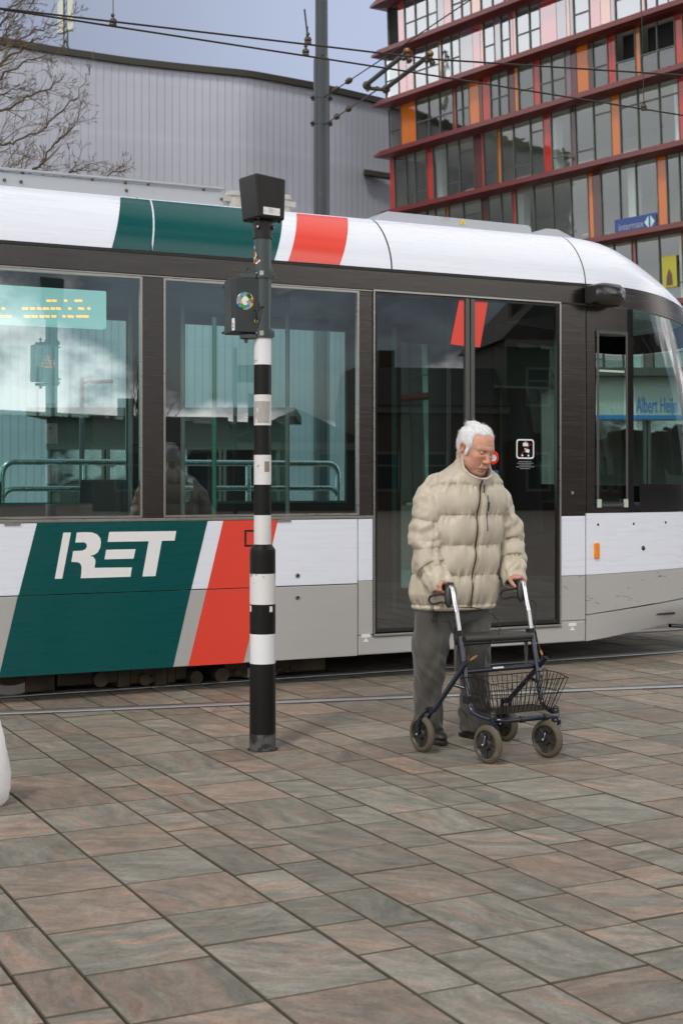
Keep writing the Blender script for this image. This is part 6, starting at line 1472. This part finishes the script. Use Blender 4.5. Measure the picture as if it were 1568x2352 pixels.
# handles: chrome tubes, grips, brake levers, clamps
for s, a, bg, zg in ((-1, aL, -.197, .848), (1, aR, -.180, .858)):
    hd2 = MB(); b0 = -.045 if s < 0 else -.05; z0 = .630 if s < 0 else .618
    p0, p1 = K(a, b0, z0), K(a, b0 - .022, z0 + .095); hd2.tube([p0, p1], .0118, 12, 1)
    top = smooth([p1, K(a, b0 - .048, .785), K(a, b0 - .060, .838), K(a, b0 - .075, zg + .006), K(a, b0 - .115, zg + .002)], 2); hd2.tube(top, .0118, 14, 0)
    ho = hd2.build('handle', [M_chr, M_chrw], wk)
    g_ = MB(); g_.tube([K(a, b0 - .085, zg + .004), K(a, b0 - .10, zg + .002), K(a, b0 - .115, zg), K(a, bg - .02, zg), K(a, bg - .075, zg), K(a, bg - .08, zg)], [.0175, .0205, .0172, .0165, .0175, .010], 14); g_.build('grip', M_plas, ho)
    bk_ = MB(); bb = b0 - .070; off_a = -.018 if s < 0 else -.016
    bk_.tube([K(a + off_a * .4, bb - .02, zg - .004), K(a + off_a, bb - .008, zg - .035), K(a + off_a * 1.1, bb, zg - .075), K(a + off_a, bb + .006, zg - .10)], [.018, .019, .019, .010], 10); bk_.build('brake_housing', M_plas, ho)
    lv = MB(); lv.tube(smooth([K(a + off_a, bb - .02, zg - .030), K(a + off_a - .035, bb - .075, zg - .038), K(a + off_a - .052, bb - .105, zg - .050), K(a + off_a - .050, bb - .105, zg - .080), K(a + off_a - .038, bb - .08, zg - .088), K(a + off_a - .015, bb - .04, zg - .072), K(a + off_a, bb - .005, zg - .085)], 2), .0062, 8); lv.build('brake_lever', M_plas, ho)
    cl2 = MB(); cl2.lathe([(.0135, -.014), (.0172, -.014), (.0172, .014), (.0135, .014)], 16, M=Matrix.Translation(K(a, b0 + .002, z0 - .008))); cl2.box(tuple(K(a - .028, b0 + .02, z0 - .02)), tuple(K(a - .006, b0 - .012, z0 + .004)))
    kx = -1 if s < 0 else 1
    cl2.tube(smooth([K(a + kx * .016, b0, z0 - .008), K(a + kx * .032, b0 - .008, z0 - (.012 if s > 0 else .004)), K(a + kx * .040, b0 - .012, z0 + (.03 if s < 0 else -.045)), K(a + kx * .052, b0 - .016, z0 + (.062 if s < 0 else -.072))], 1), [.009] * 3 + [.0075] * 2 + [.0055] * 2 if False else .0072, 8)
    cl2.build('clamp', M_navy if False else M_plas, wk)
# folding catch brackets behind the seat tubes
for a, bb in ((aL - .016, -.045), (aR - .026, -.05)):
    k_ = MB(); k_.prism([(-bb + .004, .33 + .10), (-bb + .016, .33 + .10), (-bb + .022, .555), (-bb - .002, .560)], a - .004, a + .004, 0, lambda u, v, d: (d, u, v)); k_.tube([K(a + .05 if a < 0 else a - .014, bb, .56), K(a + .055 if a < 0 else a - .014, bb - .005, .50), K(a + .072 if a < 0 else a - .002, bb - .006, .478), K(a + .078 if a < 0 else a + .006, bb - .005, .505)], .0036, 6); k_.build('folding_bracket', mat('bracket_grey', (0.12, 0.115, 0.11), 0.5, 0.4, var=0.2), wk, bevel=0.0015)
for a in (aL, aR):
    k_ = MB(); z_ = .292; k_.box(tuple(K(a - .020, .052, z_ - .02)), tuple(K(a + .020, .012, z_ + .02))) if a < 0 else k_.ball(K(a + .012, .015, .375), .012, 10)
    if a < 0: k_.box(tuple(K(a + .018, .05, z_ - .018)), tuple(K(a + .062, .045, z_ + .012)))
    k_.build('basket_clip', M_plas, wk, bevel=0.006)
for a in (.02, .17):
    k_ = MB(); p = K(a, .238, .206); k_.tube([p - Vector((.013, 0, 0)), p + Vector((.013, 0, 0))], .0175, 12); k_.build('basket_clip', M_plas, wk)
# wire basket: rims and uprights, a woven floor
bs = MB(); M_wb = mat('basket_wire', (0.022, 0.016, 0.012), 0.42, 0.5, var=0.3)
def rimpt(t, lev):
    """t 0..4 round the basket, lev 0 floor .. 1 rim"""
    x0, x1, b0, b1 = (aL + .045 - .075 * lev, aR - .045 + .035 * lev, .02 - .01 * lev, .195 + .075 * lev); z = .235 + .165 * lev
    k_ = int(t) % 4; u = t - int(t); c_ = [(x0, b0), (x1, b0), (x1, b1), (x0, b1)]; a, b_ = c_[k_], c_[(k_ + 1) % 4]
    zz_ = z + (.018 * lev * math.sin(math.pi * u) if k_ in (1, 3) else 0); return K(a[0] + (b_[0] - a[0]) * u, a[1] + (b_[1] - a[1]) * u, zz_)
for lev, r_ in ((1.0, .0027), (.52, .0021), (.0, .0024)): bs.tube([rimpt(i / 16, lev) for i in range(65)], r_, 5)
for k_, m_ in ((0, 15), (1, 9), (2, 15), (3, 9)):
    for i in range(m_): t = k_ + i / m_; bs.tube([rimpt(t, 1.0), rimpt(t, .5), rimpt(t, .02)], .0018, 4)
for i in range(1, 15): bs.tube([rimpt(i / 15, 0), rimpt(3 - i / 15, 0)], .0018, 4)
for i in range(1, 8): bs.tube([rimpt(1 + i / 8, 0), rimpt(4 - i / 8 - .0001, 0)], .0018, 4)
for a in (aL - .005, aR - .03): bs.tube(smooth([K(a + .04, .02, .40), K(a + .04, .05, .425), K(a + .055, .06, .41), K(a + .05, .05, .33)], 2), .0024, 5)
bs.build('basket', M_wb, wk)
# wheels
def wheel(name, c, hdg, stem=None, rear=False):
    """c centre (a,b), hdg rolling direction as an angle in the walker's frame"""
    cz_ = .0965; MW = Matrix.Translation(K(c[0], c[1], cz_)) @ Matrix.Rotation(hdg, 4, 'Z') @ Matrix.Rotation(R(90), 4, 'Y')
    t_ = MB(); w_ = .017
    t_.lathe([(.070, -w_), (.080, -w_ - .001), (.089, -w_ * .8), (.0945, -w_ * .4), (.0965, 0), (.0945, w_ * .4), (.089, w_ * .8), (.080, w_ + .001), (.070, w_)], 44, M=MW); to_ = t_.build('wheel', M_tyre, wk)
    h_ = MB()
    for sg in (-1, 1):
        h_.lathe([(.071, sg * w_ * .95), (.064, sg * w_ * .45), (.030, sg * w_ * .35), (.024, sg * w_ * 1.1), (.0, sg * w_ * 1.1)], 36, M=MW)
        for k_ in range(5):
            a = 2 * math.pi * k_ / 5; h_.tube([MW @ Vector((.026 * math.cos(a), .026 * math.sin(a), sg * w_ * .55)), MW @ Vector((.066 * math.cos(a), .066 * math.sin(a), sg * w_ * .6))], .0045, 6)
    h_.lathe([(.0705, -w_), (.0705, w_)], 36, M=MW); h_.build('hub', mat('hub_plastic', (0.020, 0.018, 0.014), 0.45, var=0.25, dirt=(0.06, 0.05, 0.04), dscale=12, dlo=0.5, dhi=0.7), to_)
    fk_ = MB(); ax = (MW.to_3x3() @ Vector((0, 0, 1))).normalized(); cc = K(c[0], c[1], cz_)
    if not rear:
        st = K(stem[0], stem[1], .178); back = Vector((st.x - cc.x, st.y - cc.y, 0)) * .9
        for sg in (-1, 1):
            fk_.tube(smooth([cc + ax * sg * .026, cc + ax * sg * .027 + back * .25 + Vector((0, 0, .045)), st + ax * sg * .027 + Vector((0, 0, -.035)), st + ax * sg * .024 + Vector((0, 0, -.005))], 2), .0105, 8)
        fk_.tube([st + ax * -.026, st + ax * .026], .0125, 8); fk_.tube([st, st + Vector((0, 0, .06))], .0135, 10)
        fk_.build('fork', M_navy, wk)
        kn = MB(); kn.ball(st + Vector((0, 0, .062)), .0165, 12, sc=(1, 1, .9)); kn.lathe([(.0175, -.012), (.0175, .0), (.014, .006)], 14, M=Matrix.Translation(st + Vector((0, 0, .052)))); kn.build('fork_cap', M_plas, wk)
    else:
        top = K(stem[0], stem[1], .222)
        fk_.tube([top + Vector((0, 0, .014)), top + Vector((0, 0, -.012))], .020, 12); fk_.tube([top + ax * -.03, top + ax * .03], .014, 8)
        for sg in (-1, 1): fk_.tube(smooth([cc + ax * sg * .026, cc + ax * sg * .027 + Vector((0, 0, .05)), (cc + top) / 2 + ax * sg * .028 + Vector((0, 0, .045)), top + ax * sg * .027], 2), [.008] * 5 + [.010] * 20 if False else .0105, 8)
        fk_.build('fork', M_navy, wk)
    bo = MB()
    for sg in (-1, 1): bo.ball(cc + ax * sg * .036, .0075, 8)
    bo.build('axle_bolt', M_trim, wk)
wheel('w', (-.177, .223), R(8), stem=(-.135, .205)); wheel('w', (.172, .248), R(14), stem=(.262, .205))
wheel('w', (-.293, -.193), R(4), stem=(-.268, -.150), rear=True); wheel('w', (.268, -.235), R(4), stem=(.262, -.215), rear=True)
# brake cables with amber adjusters
def C2(cx, cy, b): 
    x, y = 889.9 + .2929 * cx, 1291.7 + .2929 * cy
    r_ = Vector(((x - CX) / FPX, 1, (HY - y) / FPX)); f_ = Vector((.5, -.866, 0)); l_ = Vector((.866, .5, 0)); p0 = WO + f_ * b; o = Vector((0, 0, CAMH)); t = (p0 - o).dot(f_) / r_.dot(f_); p = o + r_ * t - WO; return K(p.dot(l_), p.dot(f_), p.z)
def cable(pts, amber):
    k_ = MB(); k_.tube(smooth([C2(*p) for p in pts], 3), .0030, 6); k_.build('brake_cable', M_rubber, wk)
    k_ = MB(); a, b_ = C2(*amber[0]), C2(*amber[1]); k_.tube([a, a.lerp(b_, .5), b_], [.004, .0068, .004], 8); k_.build('cable_adjuster', mat('amber_plastic', (0.32, 0.14, 0.02), 0.35, var=0.2), wk)
cable([(490, 350, -.10), (600, 352, -.09), (700, 356, -.07), (800, 395, -.05), (868, 450, -.04), (884, 530, -.03), (850, 600, -.02), (760, 690, -.01), (690, 740, .0), (640, 775, .01), (592, 815, .03)], ((698, 733, .0), (645, 770, .01)))
cable([(1120, 295, -.10), (1160, 310, -.09), (1168, 345, -.085), (1160, 420, -.075), (1152, 520, -.06), (1160, 590, -.05), (1180, 640, -.03), (1198, 690, .0), (1212, 730, .02), (1213, 768, .04)], ((1198, 690, .0), (1212, 730, .02)))

# ------------------------------------------------------------------ beyond the tram: railing, pavilion, shop, lamp
M_grail2 = M_grail
RP = P + W_T + 0.95
rl0 = empty('platform_railing', sp2(S(5, W_T + .95), RP), math.atan2(T2.y, T2.x), 'steel tube railing seen through the tram windows on its far side', 'railing')
rs0, rs1 = 0.0, S(776, W_T + .95) - S(5, W_T + .95)
zt_, zm_ = SZ(300, 1062, W_T + .95)[1], SZ(300, 1122, W_T + .95)[1]
k_ = MB()
for z_, r_ in ((zt_, .028), (zm_, .024)):
    k_.tube(smooth([Vector((rs0, 0, .0)), Vector((rs0, 0, z_ - .25)), Vector((rs0, 0, z_)), Vector((rs0 + .25, 0, z_)), Vector((rs1 - .25, 0, z_)), Vector((rs1, 0, z_)), Vector((rs1, 0, z_ - .25)), Vector((rs1, 0, 0.0))], 3), r_, 10)
k_.build('rail', M_grail, rl0)
for x_ in (195, 570): 
    k_ = MB(); s_ = S(x_, W_T + .95) - S(5, W_T + .95); k_.tube([(s_, 0, 0), (s_, 0, zt_)], .026, 10); k_.build('post', M_grail, rl0)
k_ = MB(); zpl = .30
k_.box((-6, RP - .35, 0.0), (14, RP + 3.2, zpl)); o = k_.build('platform', mat('platform_concrete', (0.30, 0.30, 0.29), 0.8, var=0.2), kind='structure'); o.rotation_euler = (0, 0, math.atan2(T2.y, T2.x))

def shop(name, x0, x1, D, h, dep, lab, wall_m, band=None, nwin=5):
    e = empty(name, (x0, D, 0), 0, lab, 'shop'); w_ = x1 - x0
    k_ = MB(); k_.box((0, 0.0, 0), (w_, .3, .5)); k_.box((0, 0, h * .72), (w_, .3, h)); k_.box((0, .3, 0), (.3, dep, h)); k_.box((w_ - .3, .3, 0), (w_, dep, h)); k_.box((.3, dep - .3, 0), (w_ - .3, dep, h)); k_.build('wall', wall_m, e)
    k_ = MB(); k_.box((-.4, -.6, h), (w_ + .4, dep + .3, h + .22)); k_.build('roof', mat('shop_roof', (0.06, 0.06, 0.058), .7), e)
    for i in range(nwin):
        a, b_ = w_ * i / nwin, w_ * (i + 1) / nwin; f = MB()
        f.box((a + .02, .02, .5), (a + .10, .2, h * .72)); f.box((b_ - .10, .02, .5), (b_ - .02, .2, h * .72)); wo_ = f.build('window', mat('shop_frame', (0.05, 0.055, 0.05), .5), e)
        MB().quad((a + .1, .1, .5), (b_ - .1, .1, .5), (b_ - .1, .1, h * .72), (a + .1, .1, h * .72)).build('pane', M_off2, wo_)
    if band: k_ = MB(); k_.box((0, -.12, h * .72 + .02), (w_, -.002, h * .72 + .14)); k_.build('fascia_strip', band, e)
    return e
shop('pavilion', -7.8, -1.6, 38, 3.1, 5, 'low dark glazed pavilion seen through the left tram windows', mat('pavilion_wall', (0.035, 0.042, 0.032), .6, var=.3), None, 4)
sh_ = shop('supermarket', 6.6, 20, 40, 4.3, 9, 'low pale supermarket with blue lettering behind the tram cab', mat('shop_wall', (0.42, 0.45, 0.42), .6, var=.1), mat('shop_blue', (0.01, 0.16, 0.42), .4), 7)
text_mesh('lettering', 'Albert Heijn', 0.60, mat('letter_blue', (0.005, 0.17, 0.50), .4), sh_, Matrix.Translation((8.20 - 6.6, -.02, 3.32)) @ Matrix.Rotation(R(90), 4, 'X'), .01, sx=.38)
def lamp(name, loc, h, arm, lab, rz=0):
    e = empty(name, loc, rz, lab, 'street lamp'); k_ = MB(); k_.tube([(0, 0, 0), (0, 0, h * .4), (0, 0, h)], [.07, .06, .045], 10); k_.tube([(0, 0, h - .12), (arm, 0, h - .06)], .025, 8); k_.build('pole', M_mast, e)
    k_ = MB(); k_.box((arm - .05, -.09, h - .12), (arm + .42, .09, h - .03)); k_.build('lamp_head', M_mast, e, bevel=.02)
lp = at(188, 867, 30); lamp('street_lamp', (lp.x, 30, 0), lp.z, .22, 'slim street lamp seen through the first tram window')

# ------------------------------------------------------------------ the side of the square behind the eye, which the glass mirrors
M_brick = mat('house_brick', (0.085, 0.055, 0.038), .8, var=.3, vscale=3); M_brick2 = mat('house_brick_dark', (0.050, 0.038, 0.030), .8, var=.3, vscale=3); M_stone = mat('house_stone', (0.17, 0.155, 0.125), .7, var=.2)
M_tile = mat('roof_tile', (0.035, 0.030, 0.028), .7, var=.3, vscale=4)
M_hwin = mat('house_pane', (0.02, 0.022, 0.025), .12, var=.2)
def house(i, x, y, rz, w_, h, rh, gable, lab, wm):
    e = empty('gabled_house' if gable else 'town_house', (x, y, 0), rz, lab, 'house', 'houses on the near side of the square')
    k_ = MB(); d_ = 9.0
    k_.box((-w_ / 2, 0, 0), (w_ / 2, d_, h)); k_.build('wall', wm, e)
    r_ = MB()
    if gable: r_.prism([(-w_ / 2 - .3, h + .01), (w_ / 2 + .3, h + .01), (0, h + rh)], -.15, d_ + .2)
    else: r_.prism([(-.5, h + .01), (d_ + .3, h + .01), (d_ * .8, h + rh), (d_ * .25, h + rh)], -w_ / 2, w_ / 2, 0, lambda u, v, d: (d, u, v))
    ro = r_.build('roof', M_tile, e)
    c_ = MB(); c_.box((w_ * .2, 3, h + .5), (w_ * .2 + .8, 3.6, h + rh + .9)); c_.build('chimney', wm, ro)
    st_ = int(h // 3)
    for f_ in range(st_):
        for q in range(2 if w_ < 6.5 else 3):
            n_ = 2 if w_ < 6.5 else 3; xc = -w_ / 2 + w_ * (q + .5) / n_; z0 = .9 + f_ * h / st_; fr_ = MB()
            for a, b_, c2_, d2 in ((-.62, -.50, 0, 1.9), (.50, .62, 0, 1.9), (-.5, .5, 0, .12), (-.5, .5, 1.78, 1.9), (-.5, .5, 1.2, 1.28)): fr_.box((xc + a, -.06, z0 + c2_), (xc + b_, -.002, z0 + d2))
            wo_ = fr_.build('window', M_stone, e); MB().quad((xc - .5, -.02, z0 + .12), (xc + .5, -.02, z0 + .12), (xc + .5, -.02, z0 + 1.78), (xc - .5, -.02, z0 + 1.78)).build('pane', M_hwin, wo_)
    k_ = MB(); k_.box((-w_ / 2 - .1, -.25, h - .35), (w_ / 2 + .1, -.002, h)); k_.build('cornice', M_stone, e)
Ah, Bh = Vector((38, -33, 0)), Vector((88, 16, 0)); hd3 = (Bh - Ah).normalized(); hrz = math.atan2(hd3.y, hd3.x) + math.pi
spec = [(6.4, 3.1, 1.4, 0), (6.2, 3.2, 1.6, 1), (7.0, 5.0, 2.0, 0), (6.2, 8.2, 3.6, 1), (7.0, 9.4, 2.6, 0), (6.0, 11.0, 4.2, 1), (7.4, 12.2, 3.0, 0), (6.2, 11.6, 4.0, 1), (7.2, 12.6, 3.0, 0), (6.4, 10.6, 3.6, 1)]
adj = ['lowest', 'low', 'squat', 'narrow', 'plain', 'steep', 'broad', 'tall', 'grand', 'far']
t = 0.0
for i, (w_, h, rh, gb) in enumerate(spec):
    p = Ah + hd3 * (t + w_ / 2); t += w_ + .02
    house(i, p.x, p.y, hrz, w_, h, rh, gb, '%s dark %s house of the row mirrored in the tram doors' % (adj[i], 'gabled brick' if gb else 'flat fronted'), (M_brick, M_brick2)[i % 2])
def behind_tree(x, y, h, sd_, lab):
    rr_ = random.Random(sd_); limbs = []
    for i in range(9):
        a = rr_.uniform(0, 6.28); z0 = h * rr_.uniform(.22, .5); L_ = h * rr_.uniform(.28, .5); pts = [Vector((0, 0, z0))]
        d = Vector((math.cos(a), math.sin(a), 1.1))
        for k_ in range(4): pts.append(pts[-1] + d.normalized() * L_ / 4); d += Vector((rr_.gauss(0, .2), rr_.gauss(0, .2), .25))
        limbs.append((pts, .07 * h / 9))
    bare_tree('bare_tree', (x, y, 0), limbs, ([(0, 0, -.1), (0, 0, h * .3), (.1, 0, h * .6), (.05, .1, h * .92)], [.024 * h, .019 * h, .012 * h, .004 * h]), lab, sd_, 2, group='bare trees behind the eye', dens=.75)
behind_tree(38, -44, 8, 31, 'bare tree mirrored in the middle tram window'); behind_tree(44, -36, 9.5, 32, 'taller bare tree mirrored beside the tram door'); behind_tree(16, -52, 8, 33, 'bare tree mirrored low in the left tram window'); behind_tree(33, 2.0, 11, 34, 'bare tree mirrored in the curved cab glass'); behind_tree(41, 9, 12, 35, 'second bare tree mirrored in the cab glass')
shop('low_shop', 6, 96, -62, 5.5, 9, 'long low dark shop across the square mirrored in the left windows', M_brick2, None, 16).rotation_euler = (0, 0, 0)
e = empty('street_sign', (9.0, 1.14, 0), R(60), 'dark rectangular street sign on a tall post mirrored in the second window', 'street sign')
k_ = MB(); k_.tube([(0, 0, 0), (0, 0, 3.5)], .035, 10); k_.build('post', M_mast, e); k_ = MB(); k_.box((.0, -.02, 2.95), (.42, .02, 3.22)); k_.build('sign_plate', M_bx, e, bevel=.008)

# ------------------------------------------------------------------ white bag standing at the left edge
bgp = at(0, 1846, 6.18); e = empty('white_bag', (bgp.x + .032 - .165, 6.18, 0), R(20), 'full white cloth bag standing on the slabs at the left edge', 'bag')
k_ = MB(); rows = [(0.0, .145, .075), (.02, .166, .088), (.07, .173, .094), (.14, .170, .094), (.22, .160, .088), (.30, .148, .074), (.37, .132, .052), (.405, .120, .030), (.412, .116, .022)]
nn_ = 28; vs = []
for (z_, ax, by) in rows:
    for i in range(nn_):
        a = 2 * math.pi * i / nn_; q_ = 1 + (.035 * math.sin(5 * a + z_ * 14) + .025 * math.sin(9 * a - z_ * 25)) * (z_ > .01); vs.append((ax * q_ * math.copysign(abs(math.cos(a)) ** .8, math.cos(a)), by * q_ * math.copysign(abs(math.sin(a)) ** .8, math.sin(a)), z_))
k_.add(vs, [(j * nn_ + i, j * nn_ + (i + 1) % nn_, (j + 1) * nn_ + (i + 1) % nn_, (j + 1) * nn_ + i) for j in range(len(rows) - 1) for i in range(nn_)], 0, True); k_.add(vs[-nn_:], [list(range(nn_))])
k_.build('sack', mat('bag_cloth', (0.72, 0.70, 0.70), .7, var=.06, bump=.002, bscale=30), e)
k_ = MB(); [k_.tube(smooth([Vector((-.07, y_, .39)), Vector((-.07, y_ * 1.6, .50)), Vector((0, y_ * 2.2, .56)), Vector((.05, y_ * 1.6, .50)), Vector((.05, y_, .39))], 2), .007, 6) for y_ in (-.018, .018)]; k_.build('handle', MATS['bag_cloth'], e)
